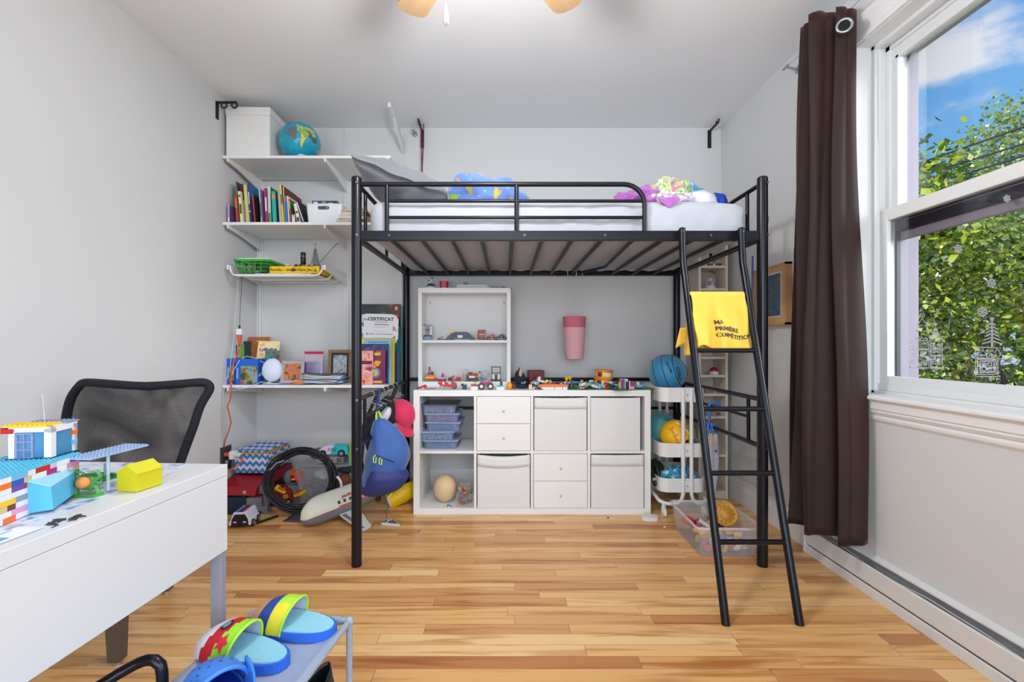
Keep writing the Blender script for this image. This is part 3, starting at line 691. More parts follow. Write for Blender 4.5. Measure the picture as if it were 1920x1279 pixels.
for (x, y) in ((.22, -.12), (.06, .31), (-.22, -.26), (-.26, .20)):
    q = MB(WOODL); a, c = .027, .019
    vs = [(x-a+.012*(-1 if x > 0 else 1), y-a, .43), (x+a, y-a, .43), (x+a, y+a, .43), (x-a, y+a, .43), (x-c, y-c, .012), (x+c, y-c, .012), (x+c, y+c, .012), (x-c, y+c, .012)]
    q.add(vs, [(0, 1, 2, 3), (7, 6, 5, 4), (0, 4, 5, 1), (1, 5, 6, 2), (2, 6, 7, 3), (3, 7, 4, 0)]); q = q.build('leg', ch, bevel=.003)
    MB(CHROME).cyl((x, y, 0), (x, y, .012), .014, n=12).build('glide', q)

# ================================================================ CEILING FAN (blade tips reach into the picture)
fan = thing('ceiling_fan', 'ceiling fan with pale wooden blades and white pull chain', 'ceiling fan', (-.08, 1.35, 2.36))
FW = M('white_fan_metal', (230, 230, 230), .3)
b = MB(FW); b.cyl((0, 0, .10), (0, 0, .273), .012); b.lathe([(0, .273), (.07, .273), (.06, .23), (.02, .22)], n=24); b.lathe([(0, .11), (.06, .11), (.11, .08), (.12, .04), (.11, .0), (.07, -.03), (.04, -.05), (0, -.05)], n=28); b.build('motor', fan)
BLW = M('blade_wood', (176, 146, 110), .45, var=.16, scale=3, stretch=(1, 14, 1))
a0 = math.atan2(.45, -.30)
for k in range(5):
    a = a0-k*2*pi/5; q = MB(BLW)
    prof_ = [(.12, -.032), (.20, -.046), (.40, -.056), (.505, -.060), (.525, -.054), (.536, -.035), (.542, 0), (.536, .035), (.525, .054), (.505, .060), (.40, .056), (.20, .046), (.12, .032)]
    q.prism(prof_, 'Z', -.003, .003); q = q.build('blade', fan, rot=(R(8)*0, 0, a), bevel=.001)
    MB(FW).box(.09, .19, -.015, .015, .003, .009).build('blade_iron', q)
c_ = W(836, 20, 1.30)
b = MB(M('pull_cord', (200, 200, 202), .4)); b.tube([(c_[0]+.08, -.05, -.03), (c_[0]+.08, -.05, c_[2]-2.36+.015)], .0012, 6); q = b.build('pull_chain', fan)
b = MB(FW); b.lathe([(0, .018), (.003, .017), (.006, -.005), (.0085, -.025), (.008, -.036), (.003, -.042), (0, -.042)], (c_[0]+.08, -.05, c_[2]-2.36-.0), 14); b.build('pull_knob', q)
GLO = M('opal_glass', (250, 248, 244), .3, emit=1.2); b = MB(GLO); b.ball((0, 0, -.085), (.085, .085, .05), 24, 12); b.build('added_lamp_globe', fan)  # glowing globe added below the motor, out of view
_l = bpy.data.lights.new('added_fan_lamp', 'POINT'); _l.energy = 43; _l.shadow_soft_size = .09; _l.color = (1.0, .985, .97)  # lamp added under the fan, out of view, to brighten the ceiling
_o = bpy.data.objects.new('added_fan_lamp', _l); COL.objects.link(_o); _o.location = (-.08, 1.35, 2.15)

# ================================================================ CURTAIN, its wire and the wall fittings
VEL = M('brown_velvet', (40, 21, 17), .7, var=.35, scale=7, sheen=.55, stretch=(1, 1, .15), bump=.05)  # vertical streaks in the colour imitate light and shade of the folds
VEL.node_tree.nodes['Principled BSDF'].inputs['Sheen Tint'].default_value = L3((190, 130, 118)); VEL.node_tree.nodes['Principled BSDF'].inputs['Sheen Roughness'].default_value = .35
cur = thing('curtain', 'long dark brown velvet curtain bunched left of the window', 'curtain', (0, 0, 0))
ctrl = [(2.30, 1.50), (2.285, 1.43), (2.25, 1.405), (2.225, 1.47), (2.215, 1.53), (2.19, 1.48), (2.175, 1.39), (2.14, 1.355), (2.105, 1.40), (2.09, 1.50), (2.075, 1.54), (2.055, 1.45), (2.035, 1.37), (2.0, 1.35), (1.98, 1.42), (1.968, 1.52), (1.945, 1.53), (1.93, 1.45), (1.91, 1.425), (1.89, 1.47), (1.885, 1.52)]
def cr1(p, u):
    n = len(p)-1; s = min(u*n, n-1e-6); i = int(s); f = s-i; g_ = lambda k: p[max(0, min(n, k))]
    a, b_, c, d = g_(i-1), g_(i), g_(i+1), g_(i+2)
    return [.5*(2*b_[k]+(c[k]-a[k])*f+(2*a[k]-5*b_[k]+4*c[k]-d[k])*f*f+(3*b_[k]-a[k]-3*c[k]+d[k])*f**3) for k in range(2)]
def curt(u, v):
    y, x = cr1(ctrl, u); zt_ = 2.555-.055*max(0, (u-.35))-.02*abs(sin(u*14)); zb_ = .205
    z = zt_+(zb_-zt_)*v; k = .86+.14*min(1, v*1.2)+.06*sin(v*5+u*3)*.3
    yc = 2.08; y = yc+(y-yc)*(k*(.68+.20*v)); x = 1.47+(x-1.47)*(.8+.35*v)+.008*sin(v*7+u*9)+.006*sin(u*95+v*3)+.004*sin(u*57-v*8); y += .004*sin(u*120+v*2)
    return (x, y, z+.012*sin(u*20)*(v > .98))
MB(VEL).sheet(curt, 200, 60).build('cloth', cur, solid=.003)
def torus(b, c, R_, r, axis, n=28, m=10, sc=(1, 1)):
    ax = Vector(axis).normalized(); a = ax.orthogonal().normalized(); d = ax.cross(a)
    b.tube([Vector(c)+a*R_*cos(2*pi*i/n)+d*R_*sin(2*pi*i/n) for i in range(n)], r, m, closed=True); return b
gc = Vector(W(1583, 48, 1.925)); 
b = torus(MB(CHROME), gc, .026, .006, (-.55, -1, -.1)); b.build('grommet', cur)
b = MB(M('grommet_hole', (20, 14, 14), .8)); ax = Vector((-.55, -1, -.1)).normalized(); b.cyl(gc+ax*.002, gc-ax*.002, .024, n=20); b.build('grommet_hole', cur)
wire = thing('curtain_wire', 'thin steel curtain wire with round wall holder above the window', 'curtain wire', (0, 0, 0))
MB(CHROME).tube([(1.49, 2.41, 2.528), (1.49, 2.2, 2.512), (1.487, 2.0, 2.498), (1.487, 1.9, 2.50), (1.49, 1.2, 2.52), (1.49, .5, 2.56)], .0014, 6).build('wire', wire)
b = MB(CHROME); b.cyl((XR, 2.43, 2.522), (XR-.012, 2.43, 2.522), .021, n=24); b.cyl((XR-.012, 2.43, 2.522), (XR-.085, 2.415, 2.527), .006, n=12); b.cyl((1.49, 2.44, 2.527), (1.49, 2.40, 2.527), .007, n=12); b.build('wall_holder', wire)
# round holder and wire on the back wall
c_ = W(777, 250, 3.30)
t = thing('wire_holder', 'round grey steel wire holder on the back wall near the ceiling', 'wall fitting', (c_[0], YB, c_[2]))
b = MB(CHROME); b.cyl((0, 0, 0), (0, -.012, 0), .021, n=24); b.cyl((0, -.012, 0), (-.004, -.07, .008), .006, n=12); b.cyl((-.018, -.07, .0), (.012, -.072, .014), .007, n=12); b.build('holder', t)
BLK = M('matt_black_iron', (38, 38, 40), .5, metal=.4)
t = thing('rod_bracket', 'black curtain rod bracket with two rings high on the left wall', 'bracket', (XL, 2.86, 2.54))
b = MB(BLK); b.box(0, .004, -.014, .014, -.07, .04); b.box(0, .125, -.007, .007, .030, .040); b.build('arm', t)
b = MB(BLK)
for x in (.045, .11): b.tube([(x+.017*cos(a), 0, .018+.018*sin(a)) for a in [pi*.85+i*pi*1.3/12 for i in range(13)]], .005, 8)
b.build('ring', t)
for px, lb in ((792, 'dark rod bracket on the back wall with a dark red cord hanging from it'), (1330, 'dark rod bracket at the ceiling in the right back corner')):
    x = (px-CX)*YB/F
    t = thing('rod_bracket', lb, 'bracket', (x, YB, 2.57)); b = MB(BLK); s_ = 1 if px > 1000 else -1
    b.box(-.013, .013, -.004, 0, -.085, .045); b.box(-.006, .006, -.14, 0, .032, .042); b.build('arm', t)
    MB(BLK).tube([(0, -.13+.017*cos(a), .052+.017*sin(a)) for a in [-pi-.3+i*(pi+.6)/12 for i in range(13)]], .006, 8).build('ring', t)
x = (791-CX)*3.19/F
b = MB(M('dark_red_cord', (108, 52, 56), .8))
for s_ in (-1, 1): b.sheet(lambda u, v: (x+s_*.010*(1-v)+.006*u+.002*sin(v*5), 3.185+.004*u, 2.60-.37*v), 1, 12)
one(b, 'cord', 'dark red flat cord looped over the dark bracket above the pillow', 'cord', solid=.002)

# picture in a deep wooden frame on the right wall
t = thing('framed_picture', 'wooden framed colourful picture on the right wall beside the bed post', 'picture', (XR-.002, 2.655, 1.335), (0, 0, 0))
FR = M('oak_frame', (190, 148, 102), .5, var=.08, scale=12, stretch=(1, 1, .3))
b = MB(FR); w_, h_ = .165, .172
for (ya, yb, za, zb) in ((-w_, w_, h_-.012, h_), (-w_, w_, -h_, -h_+.012), (-w_, -w_+.012, -h_, h_), (w_-.012, w_, -h_, h_)): b.box(-.034, 0, ya, yb, za, zb)
b.box(-.030, -.002, -w_+.01, w_-.01, -h_+.01, h_-.01); o = b.build('frame', t)
MB(M('mat_board', (198, 158, 112), .8)).box(-.0315, -.030, -w_+.012, w_-.012, -h_+.012, h_-.012).build('mat_board', t)
MB(PR((206, 208, 214))).box(-.0325, -.0315, -w_+.045, w_-.045, -h_+.045, h_-.045).build('inner_border', t)
PIC = bpy.data.materials.new('swirl_print'); PIC.use_nodes = True; _t = PIC.node_tree; _b = _t.nodes['Principled BSDF']
_n = _t.nodes.new('ShaderNodeTexNoise'); _n.inputs['Scale'].default_value = 9; _n.inputs['Distortion'].default_value = 1.6; _c = _t.nodes.new('ShaderNodeTexCoord'); _t.links.new(_c.outputs['Object'], _n.inputs['Vector'])
_r = _t.nodes.new('ShaderNodeValToRGB'); _t.links.new(_n.outputs['Fac'], _r.inputs[0]); _e = _r.color_ramp.elements; _e[0].position = .3; _e[0].color = L3((46, 62, 108)); _e[1].position = .75; _e[1].color = L3((96, 60, 66))
for p_, c_ in ((.42, (62, 92, 140)), (.5, (70, 106, 96)), (.56, (124, 84, 60)), (.63, (58, 80, 130))): _q = _e.new(p_); _q.color = L3(c_)
_t.links.new(_r.outputs[0], _b.inputs['Base Color']); _b.inputs['Roughness'].default_value = .25
MB(PIC).box(-.0335, -.0325, -w_+.053, w_-.053, -h_+.053, h_-.053).build('print', t)
# ================================================================ small builders
PAGE = M('paper_pages', (226, 220, 204), .8, var=.06, scale=200)
PAPER = M('white_paper', (226, 228, 232), .7, var=.02, scale=20)
def book(label, px0, px1, pyt, spine, cover, Yf=2.955, depth=.21, lean=0.0, z0=Z2, deco=None, cat='book', group='books standing on the second wall shelf', name='book', flat=False):
    # px0..px1: spine at its foot, pyt: top of the spine in the picture; lean in pixels the top stands left of the foot
    s = Yf/F; x = (px0-CX)*s; w = max(.004, (px1-px0)*s); base = CY+(HC-z0)*F/Yf; dx = lean*s; hh = (base-pyt)*s
    h = math.hypot(hh, dx); a = -math.atan2(dx, hh)
    t = thing(name, label, cat, (x+(w if False else 0), Yf, z0+abs(sin(a))*0), (0, a, 0), group)
    cm = PR(cover); sm = PR(spine)
    b = MB(sm); b.box(0, w, 0, .002, 0, h); b.mat(cm); b.box(0, .0016, .0015, depth, 0, h); b.box(w-.0016, w, .0015, depth, 0, h); b.build('cover', t)
    MB(PAGE).box(.0016, w-.0016, .003, depth-.004, .003, h-.003).build('pages', t)
    if deco:
        q = MB(PR(deco[0]))
        for (a0_, a1_) in deco[1]: q.box(w*.15, w*.85, -.0005, .0, h*a0_, h*a1_)
        q.build('spine_print', t)
    if lean and dx > 0: t.location.x += 0
    return t
BK = [  # px0, px1, top, lean, spine, cover, label, deco
 (427, 430.5, 384.5, 0.5, (172, 166, 200), (112, 84, 146), 'small purple book at the far left end of the row', ((240, 240, 240), [(.1, .3)])),
 (443.3, 447.6, 366, 4, (196, 60, 32), (60, 130, 150), 'short red and orange spined book next to the small purple one', ((226, 120, 40), [(.55, .9)])),
 (448.2, 450.2, 340, 7.5, (42, 156, 152), (120, 56, 46), 'tall teal spined book with dark red cover, tallest at the left', None),
 (451.2, 456, 358.5, 5.5, (226, 220, 176), (214, 206, 160), 'thin cream book leaning before the tall teal one', ((90, 70, 50), [(.82, .88), (.3, .6)])),
 (456.6, 459.6, 345, 6, (96, 44, 38), (88, 40, 36), 'dark brown book between cream spines', ((190, 80, 50), [(.2, .7)])),
 (462, 468, 347, 6, (204, 198, 138), (190, 186, 120), 'olive cream spined book left of the blue sea picture book', None),
 (468.6, 471.4, 345, 5, (98, 42, 116), (24, 112, 168), 'tall picture book with purple spine and blue sea cover', ((210, 200, 230), [(.3, .34), (.5, .8)])),
 (477, 479.4, 365, 4.6, (190, 52, 62), (40, 34, 30), 'thin red book standing before the blue sea cover', None),
 (489.8, 491.6, 353, 5, (210, 212, 214), (150, 142, 182), 'lilac patterned comic book with pale spine', ((70, 60, 120), [(.2, .6)])),
 (498, 502.4, 353, 3, (182, 24, 112), (96, 20, 84), 'magenta spined book in the middle of the row', ((240, 200, 220), [(.35, .75)])),
 (503.4, 508.8, 350, 2, (190, 222, 206), (40, 120, 60), 'pale green spined book with dark green cover', ((60, 160, 70), [(.05, .3)])),
 (511.6, 519, 359, 3, (38, 172, 164), (30, 60, 50), 'thick turquoise book with an orange badge on its spine', ((232, 128, 40), [(.78, .9)])),
 (524.4, 529.2, 360, 4, (192, 182, 192), (170, 164, 176), 'greyish pink spined book left of the yellow one', None),
 (530, 533, 346, 6, (230, 212, 40), (60, 60, 50), 'tall bright yellow spined book', ((90, 80, 30), [(.5, .75)])),
 (534.2, 535.6, 350, 4, (226, 222, 220), (112, 52, 50), 'large thin book with brown and orange cover right of the yellow one', None),
 (536.4, 540.4, 367.5, 3, (52, 116, 188), (40, 80, 150), 'blue book with red top, right of the yellow one', ((214, 80, 60), [(.82, .99)])),
 (541, 542.8, 367.5, 3, (232, 232, 236), (220, 220, 224), 'very thin white book beside the blue one', None),
 (544, 546.2, 373, 3, (200, 70, 40), (40, 120, 60), 'thin book with red, yellow and green spine', ((220, 210, 60), [(.6, .9)])),
 (547.6, 553, 402.5, 0.4, (202, 218, 222), (150, 150, 150), 'very short pale blue book in front of darker ones', ((170, 140, 70), [(.8, .95)])),
 (557.6, 563, 382, 7.4, (222, 216, 204), (190, 186, 176), 'off-white book with a dark dot on the spine, leaning left', ((50, 44, 44), [(.5, .6), (.08, .3)])),
 (569, 571.4, 375, 15, (44, 46, 52), (24, 26, 30), 'black book leaning strongly against the others at the right end of the row', ((220, 220, 220), [(.1, .9)])),
]
for i, (a, c, tp, ln, sp, cv, lb, dc) in enumerate(BK):
    dep = (.13, .17, .24, .15, .2, .2, .25, .15, .22, .2, .21, .2, .2, .22, .26, .16, .17, .15, .1, .18, .2)[i]
    Yf = (2.945, 2.95, 2.96, 2.94, 2.965, 2.955, 2.96, 2.94, 2.955, 2.95, 2.96, 2.94, 2.96, 2.95, 2.96, 2.94, 2.945, 2.94, 2.935, 2.935, 2.945)[i]
    book(lb, a, c, tp, sp, cv, Yf=Yf, depth=dep, lean=ln, deco=dc)

# ---- top shelf: box, globe, papers
t = thing('storage_box', 'large white lidded cardboard box on the top wall shelf', 'storage box', (-1.655, 3.10, Z1), R(1.5))
BX = M('white_board', (228, 228, 228), .6, var=.01)
MB(BX).box(-.138, .138, -.185, .185, 0, .262).build('body', t, bevel=.002)
MB(BX).box(-.142, .142, -.189, .189, .262, .312).build('lid', t, bevel=.002)
GL = bpy.data.materials.new('globe_print'); GL.use_nodes = True; _t = GL.node_tree; _b = _t.nodes['Principled BSDF']
_c = _t.nodes.new('ShaderNodeTexCoord'); _n = _t.nodes.new('ShaderNodeTexNoise'); _n.inputs['Scale'].default_value = 7.5; _n.inputs['Detail'].default_value = 6; _n.inputs['Roughness'].default_value = .6
_t.links.new(_c.outputs['Object'], _n.inputs['Vector']); _r = _t.nodes.new('ShaderNodeValToRGB'); _r.color_ramp.interpolation = 'CONSTANT'; _t.links.new(_n.outputs['Fac'], _r.inputs[0])
_e = _r.color_ramp.elements; _e[0].position = 0; _e[0].color = L3((20, 152, 186)); _e[1].position = .575; _e[1].color = L3((230, 206, 66))
for p_, c_ in ((.45, (28, 160, 192)), (.6, (134, 182, 92)), (.64, (110, 104, 112)), (.68, (216, 130, 80))): _q = _e.new(p_); _q.color = L3(c_)
_t.links.new(_r.outputs[0], _b.inputs['Base Color']); _b.inputs['Roughness'].default_value = .22
c_ = W(562.5, 262, 3.02); gr_ = .1285
t = thing('globe', 'blue inflatable-looking world globe ball on the top wall shelf', 'globe', (c_[0], 3.02, Z1+gr_), (R(25), R(-20), R(30)))
MB(GL).ball((0, 0, 0), gr_, 40, 24).build('globe_ball', t)
def patch(name, mat, pts, r, parent, dirn, up=(0, 0, 1)):
    # a thin printed patch lying on a ball: pts are small angles (right, up) around the direction dirn
    d = Vector(dirn).normalized(); rt = Vector(up).cross(d).normalized(); uu = d.cross(rt).normalized()
    b = MB(mat); ctr = sum((Vector(p) for p in pts), Vector((0, 0)))/len(pts) if False else None
    cx_ = sum(p[0] for p in pts)/len(pts); cy_ = sum(p[1] for p in pts)/len(pts); rings = 4; vs = []
    for k in range(1, rings+1):
        for p in pts:
            a = cx_+(p[0]-cx_)*k/rings; e_ = cy_+(p[1]-cy_)*k/rings
            v = (d+rt*math.tan(a)+uu*math.tan(e_)).normalized()*r; vs.append(v)
    v0 = (d+rt*math.tan(cx_)+uu*math.tan(cy_)).normalized()*r; n = len(pts); i0 = len(vs); vs.append(v0)
    fs = [(i0, i, (i+1) % n) for i in range(n)]
    for k in range(rings-1): fs += [(k*n+i, (k+1)*n+i, (k+1)*n+(i+1) % n, k*n+(i+1) % n) for i in range(n)]
    b.add(vs, fs, True); return b.build(name, parent)
t.rotation_euler = (0, 0, 0)
vd = Vector((-c_[0], -3.02, HC-c_[2])).normalized()
patch('dark_land', PR((112, 108, 116)), [(-.75, .75), (-.55, .95), (-.2, .8), (-.1, .55), (-.15, .25), (-.25, .1), (-.4, .2), (-.6, .35), (-.85, .4)], gr_*1.004, t, vd)
patch('green_land', PR((132, 184, 84)), [(-.12, .85), (.1, .8), (.38, .6), (.42, .4), (.3, .25), (.15, .3), (.02, .45), (0, .62)], gr_*1.006, t, vd)
patch('yellow_land', PR((234, 204, 58)), [(.05, .5), (.16, .45), (.26, .25), (.16, .1), (.1, -.1), (.05, -.22), (.02, .05)], gr_*1.008, t, vd)
patch('grey_land', PR((96, 96, 100)), [(.4, .75), (.62, .7), (.95, .45), (.9, .2), (.68, .12), (.6, .28), (.45, .4)], gr_*1.006, t, vd)
patch('ice_land', PR((214, 220, 224)), [(-.15, -.6), (.02, -.5), (.2, -.52), (.42, -.62), (.45, -.85), (.2, -.9), (0, -.82), (-.12, -.75)], gr_*1.004, t, vd)
patch('pole_cap', PR((18, 18, 20)), [(.03+.1*cos(i*.6), -.84+.1*sin(i*.6)) for i in range(10)], gr_*1.010, t, vd)
for i, (x, y, w_, d_, a, c, lb) in enumerate(((-1.21, 3.03, .20, .16, 6, (62, 62, 70), 'dark flat magazine lying beside the globe'), (-1.05, 3.00, .22, .15, -4, (176, 142, 110), 'brown flat booklet at the right of the top wall shelf'), (-1.03, 3.02, .21, .15, 5, (86, 104, 124), 'blue grey flat booklet on the brown one'))):
    b = MB(PR(c)); b.box(-w_/2, w_/2, -d_/2, d_/2, 0, .003); b.mat(PAPER).box(-w_/2+.002, w_/2-.002, -d_/2+.002, d_/2-.002, .003, .006); b.mat(PR(c)).box(-w_/2, w_/2, -d_/2, d_/2, .006, .0075)
    one(b, 'magazine', lb, 'magazine', 'flat magazines on the top wall shelf', loc=(x, y, Z1+(.0085 if i == 2 else .0003)), rot=(0, 0, R(a)))

# ---- second shelf: white tub with game box, small book pile
c_ = W(606, 400, 2.96)
t = thing('plastic_tub', 'white plastic tub with an oval handle hole on the second wall shelf', 'tub', (c_[0], 3.05, Z2))
TUB = M('white_plastic', (226, 229, 234), .35, var=.01)
def tapered_tub(w0, w1, d0, d1, h, mat, th=.003, hole=None, rim=.006):
    b = MB(mat)
    o0, o1 = rrect(-w0/2, w0/2, -d0/2, d0/2, .015), rrect(-w1/2, w1/2, -d1/2, d1/2, .02); n = len(o0)
    i0, i1 = rrect(-w0/2+th, w0/2-th, -d0/2+th, d0/2-th, .013), rrect(-w1/2+th, w1/2-th, -d1/2+th, d1/2-th, .018)
    r1 = rrect(-w1/2-rim, w1/2+rim, -d1/2-rim, d1/2+rim, .022)
    L = [(o0, 0), (o1, h-.006), (r1, h-.006), (r1, h), (i1, h), (i0, th)]; vs = [(p[0], p[1], z) for o_, z in L for p in o_]
    fs = [(k*n+i, k*n+(i+1) % n, (k+1)*n+(i+1) % n, (k+1)*n+i) for k in range(len(L)-1) for i in range(n)]
    fs += [tuple(reversed(range(n))), tuple(range((len(L)-1)*n, len(L)*n))]
    return b.add(vs, fs)
tapered_tub(.215, .238, .15, .17, .135, TUB, rim=.003).build('body', t)
b = MB(M('tub_hole', (40, 90, 92), .6)); b.prism(rrect(-.037, .037, .098, .120, .0105), 'Y', -.0865, -.0825); o = b.build('handle_hole', t)
MB(PR((180, 120, 110))).prism(rrect(.018, .030, .101, .117, .005), 'Y', -.0872, -.0866).build('print_seen_through_hole', o)
t = thing('game_box', 'dark blue board game box standing in the white tub', 'game box', (c_[0]-.012, 3.04, Z2+.004))
MB(PR((24, 74, 116))).box(-.083, .083, -.03, .03, 0, .165).build('box', t, bevel=.001)
b = MB(PR((214, 218, 226))); b.box(-.073, -.045, -.0305, -.030, .138, .158); b.mat(PR((214, 178, 60))); b.box(-.015, .008, -.0305, -.030, .150, .158); b.prism([(.022, .148), (.042, .154), (.062, .148), (.042, .142)], 'Y', -.0308, -.030); b.build('print', t)
pile = [(-1.085, .15, .020, (150, 24, 60), 'dark red book at the bottom of the small pile behind the bed post'), (-1.075, .16, .016, (60, 130, 140), 'teal book second from the bottom of the small pile'), (-1.07, .165, .022, (222, 168, 168), 'pink white book in the small pile behind the bed post'), (-1.055, .14, .024, (232, 134, 100), 'orange topped book on the small pile behind the bed post'), (-1.04, .13, .012, (120, 110, 40), 'olive booklet lying on the orange book of the small pile'), (-1.03, .12, .008, (214, 210, 150), 'pale yellow booklet on top of the small pile')]
z = Z2
for i, (x, w_, h, c, lb) in enumerate(pile):
    t = thing('book', lb, 'book', (x+.06, 3.06, z+.0003), R((3, -6, 4, -3, 9, -12)[i]), 'small pile of books behind the bed post')
    b = MB(PR(c)); b.box(-w_/2, w_/2, -.10, .10, 0, .0015).box(-w_/2, w_/2, -.10, .10, h-.0015, h).box(w_/2-.002, w_/2, -.10, .10, 0, h); b.build('cover', t)
    MB(PAGE).box(-w_/2+.002, w_/2-.002, -.098, .098, .0016, h-.0016).build('pages', t); z += h

# ---- tray shelf: basket, game box, figures
c_ = W(478, 500, 2.95)
GRN = M('green_plastic', (42, 168, 40), .4, var=.04)
t = thing('basket', 'bright green plastic lattice basket on the tray shelf', 'basket', (c_[0], 3.06, ZT))
def lattice_side(b, xa0, xb0, xa1, xb1, y0, y1, z0, z1, nx, nz, w=.004):
    # a front or back side, tapered; bars
    for i in range(nx+1):
        u = i/nx; b.tube([(xa0+(xb0-xa0)*u, y0, z0), (xa1+(xb1-xa1)*u, y1, z1)], w*.7, 6)
    for j in range(nz+1):
        v = j/nz; b.tube([(xa0+(xa1-xa0)*v, y0+(y1-y0)*v, z0+(z1-z0)*v), (xb0+(xb1-xb0)*v, y0+(y1-y0)*v, z0+(z1-z0)*v)], w*.7, 6)
b = MB(GRN); h = .095; wb, wt_ = .080, .108; db, dt = .13, .155
for s_ in (-1, 1): lattice_side(b, -wb, wb, -wt_, wt_, s_*db, s_*dt, 0, h, 5, 4)
for s_ in (-1, 1):
    for i in range(9):
        u = -1+2*i/8; b.tube([(s_*wb, u*db, 0), (s_*wt_, u*dt, h)], .0028, 6)
    for j in range(4):
        v = j/4; b.tube([(s_*(wb+(wt_-wb)*v), -db-(dt-db)*v, h*v), (s_*(wb+(wt_-wb)*v), db+(dt-db)*v, h*v)], .0028, 6)
b.box(-wb, wb, -db, db, 0, .003); b.build('lattice', t)
b = MB(GRN); o0 = rrect(-wt_, wt_, -dt, dt, .012); n = len(o0); o1 = rrect(-wt_-.007, wt_+.007, -dt-.007, dt+.007, .016)
vs = [(p[0], p[1], h-.012) for p in o1]+[(p[0], p[1], h+.002) for p in o1]+[(p[0], p[1], h+.002) for p in o0]+[(p[0], p[1], h-.012) for p in o0]
b.add(vs, [(k*n+i, k*n+(i+1) % n, ((k+1) % 4)*n+(i+1) % n, ((k+1) % 4)*n+i) for k in range(4) for i in range(n)]); b.build('rim', t)
one(MB(TUB).prism(rrect(-.108, .108, -.152, .152, .02), 'Z', 0, .006), 'tray', 'flat white lid lying on the green basket', 'lid', loc=(c_[0]+.004, 3.062, ZT+h+.003), rot=(R(.0), 0, R(1)))
rng = random.Random(3)
b = MB(PR((120, 110, 90)))
for i in range(14): b.mat(PR(rng.choice([(120, 96, 70), (60, 110, 60), (150, 150, 150), (80, 70, 70)]))); b.cb((rng.uniform(-.06, .06), rng.uniform(-.1, .1), .02+rng.uniform(0, .04)), (.03, .04, .025), (rng.random(), rng.random(), rng.random()))
one(b, 'toy_bits', 'mixed small bits inside the green basket', 'toy bits', loc=(c_[0], 3.06, ZT+.003))['kind'] = 'stuff'
# flat white game boxes below, the yellow one above
one(MB(PAPER).box(-.18, .18, -.12, .12, 0, .009).mat(PR((200, 120, 140))).box(.12, .165, -.1203, -.12, .003, .006).mat(PR((60, 60, 66))).box(-.03, .0, -.1203, -.12, .003, .006), 'flat_box', 'thin white game box under the yellow game box', 'game box', loc=(W(530, 0, 2.93)[0], 3.06-.007, ZT+.0003))
xg = W(551.5, 0, 2.925)[0]
t = thing('game_box', 'long yellow board game box with handwritten title on its edge', 'game box', (xg, 3.05, ZT+.0098))
YL = PR((238, 194, 20)); MB(YL).box(-.160, .160, -.122, .13, 0, .045).build('box', t, bevel=.001)
INK = PR((44, 40, 30))
text_mesh('Chombu - tmack', .028, INK, 'title_print', t, (-.082, -.1225, .023), bold=.0004, shear=.3)
text_mesh('Hunt Jeu', .028, INK, 'title_print', t, (.065, -.1225, .023), bold=.0004, shear=.3)
MB(PR((120, 50, 70))).cyl((-.008, -.1225, .023), (-.008, -.1218, .023), .0125, n=16).mat(PR((90, 110, 190))).cyl((-.008, -.1228, .023), (-.008, -.1222, .023), .007, n=12).build('round_badge', t)
MB(PR((110, 140, 80))).prism([(.120, .008), (.150, .008), (.135, .034)], 'Y', -.1228, -.122).build('tree_print', t)
zt_ = ZT+.0098+.045
c_ = W(566, 0, 3.0)
t = thing('black_bottle', 'black cylindrical bottle with a grey band standing on the yellow game box', 'bottle', (c_[0], 3.02, zt_)); b = MB(DARK); b.lathe([(0, 0), (.0165, 0), (.0165, .06), (.0165, .102), (.015, .107), (0, .107)], n=20); b.build('body', t); MB(M('grey_band', (130, 130, 134), .3)).lathe([(.0168, .078), (.0168, .082)], n=20).build('band', t)
c_ = W(590, 0, 3.02); GY = M('grey_brick', (118, 124, 134), .4)
t = thing('toy_tower', 'grey lattice tower model with tapering legs on the yellow game box', 'toy', (c_[0], 3.03, zt_))
b = MB(GY)
for sx in (-1, 1):
    for sy in (-1, 1): b.tube([(sx*.027, sy*.027, 0), (sx*.018, sy*.018, .035), (sx*.010, sy*.010, .075), (sx*.004, sy*.004, .135)], [.006, .005, .004, .003], 6)
b.box(-.024, .024, -.024, .024, .026, .032).box(-.014, .014, -.014, .014, .062, .067).box(-.006, .006, -.006, .006, .128, .133)
for k in range(8):
    z = .035+k*.011; w_ = .018-.00135*k*1.2; b.box(-w_, w_, -w_, -w_+.002, z, z+.003).box(-w_, w_, w_-.002, w_, z, z+.003)
b.cyl((0, 0, .13), (0, 0, .17), .002, n=6); b.build('tower', t)
b = MB(P((170, 50, 50))); b.box(-.005, -.001, -.002, .002, .160, .166).box(.004, .007, -.002, .002, .162, .168); b.build('top_flags', t)
t = thing('toy_set', 'tan and black little brick base around the grey tower and black bottle', 'toy', (W(578, 0, 3)[0], 3.0, zt_)); rng = random.Random(8)
for col in ((176, 158, 110), (40, 38, 40), (120, 100, 70)):
    b = MB(P(col))
    for i in range(9): b.cb((rng.uniform(-.06, .06), rng.uniform(-.085, -.05), .005), (.014, .012, .010))
    b.build('bricks', t)
t = thing('pot', 'small white plastic pot beside the yellow game box lid edge', 'pot', (W(541, 0, 3)[0], 2.985, zt_)); MB(TUB).lathe([(0, 0), (.013, 0), (.016, .018), (.021, .019), (.021, .022), (.0, .022)], n=16).build('body', t); MB(DARK).box(-.003, .001, -.0165, -.0150, .002, .010).build('slot', t)
one(MB(M('thin_black_cord', (50, 50, 54), .6)).tube([W(601, 492, 3.2), W(612, 478, 3.22), W(625, 464, 3.25), W(634, 455, 3.27)], .0018, 6), 'cord', 'thin dark cord running up from the tray shelf to the shelf above', 'cord')
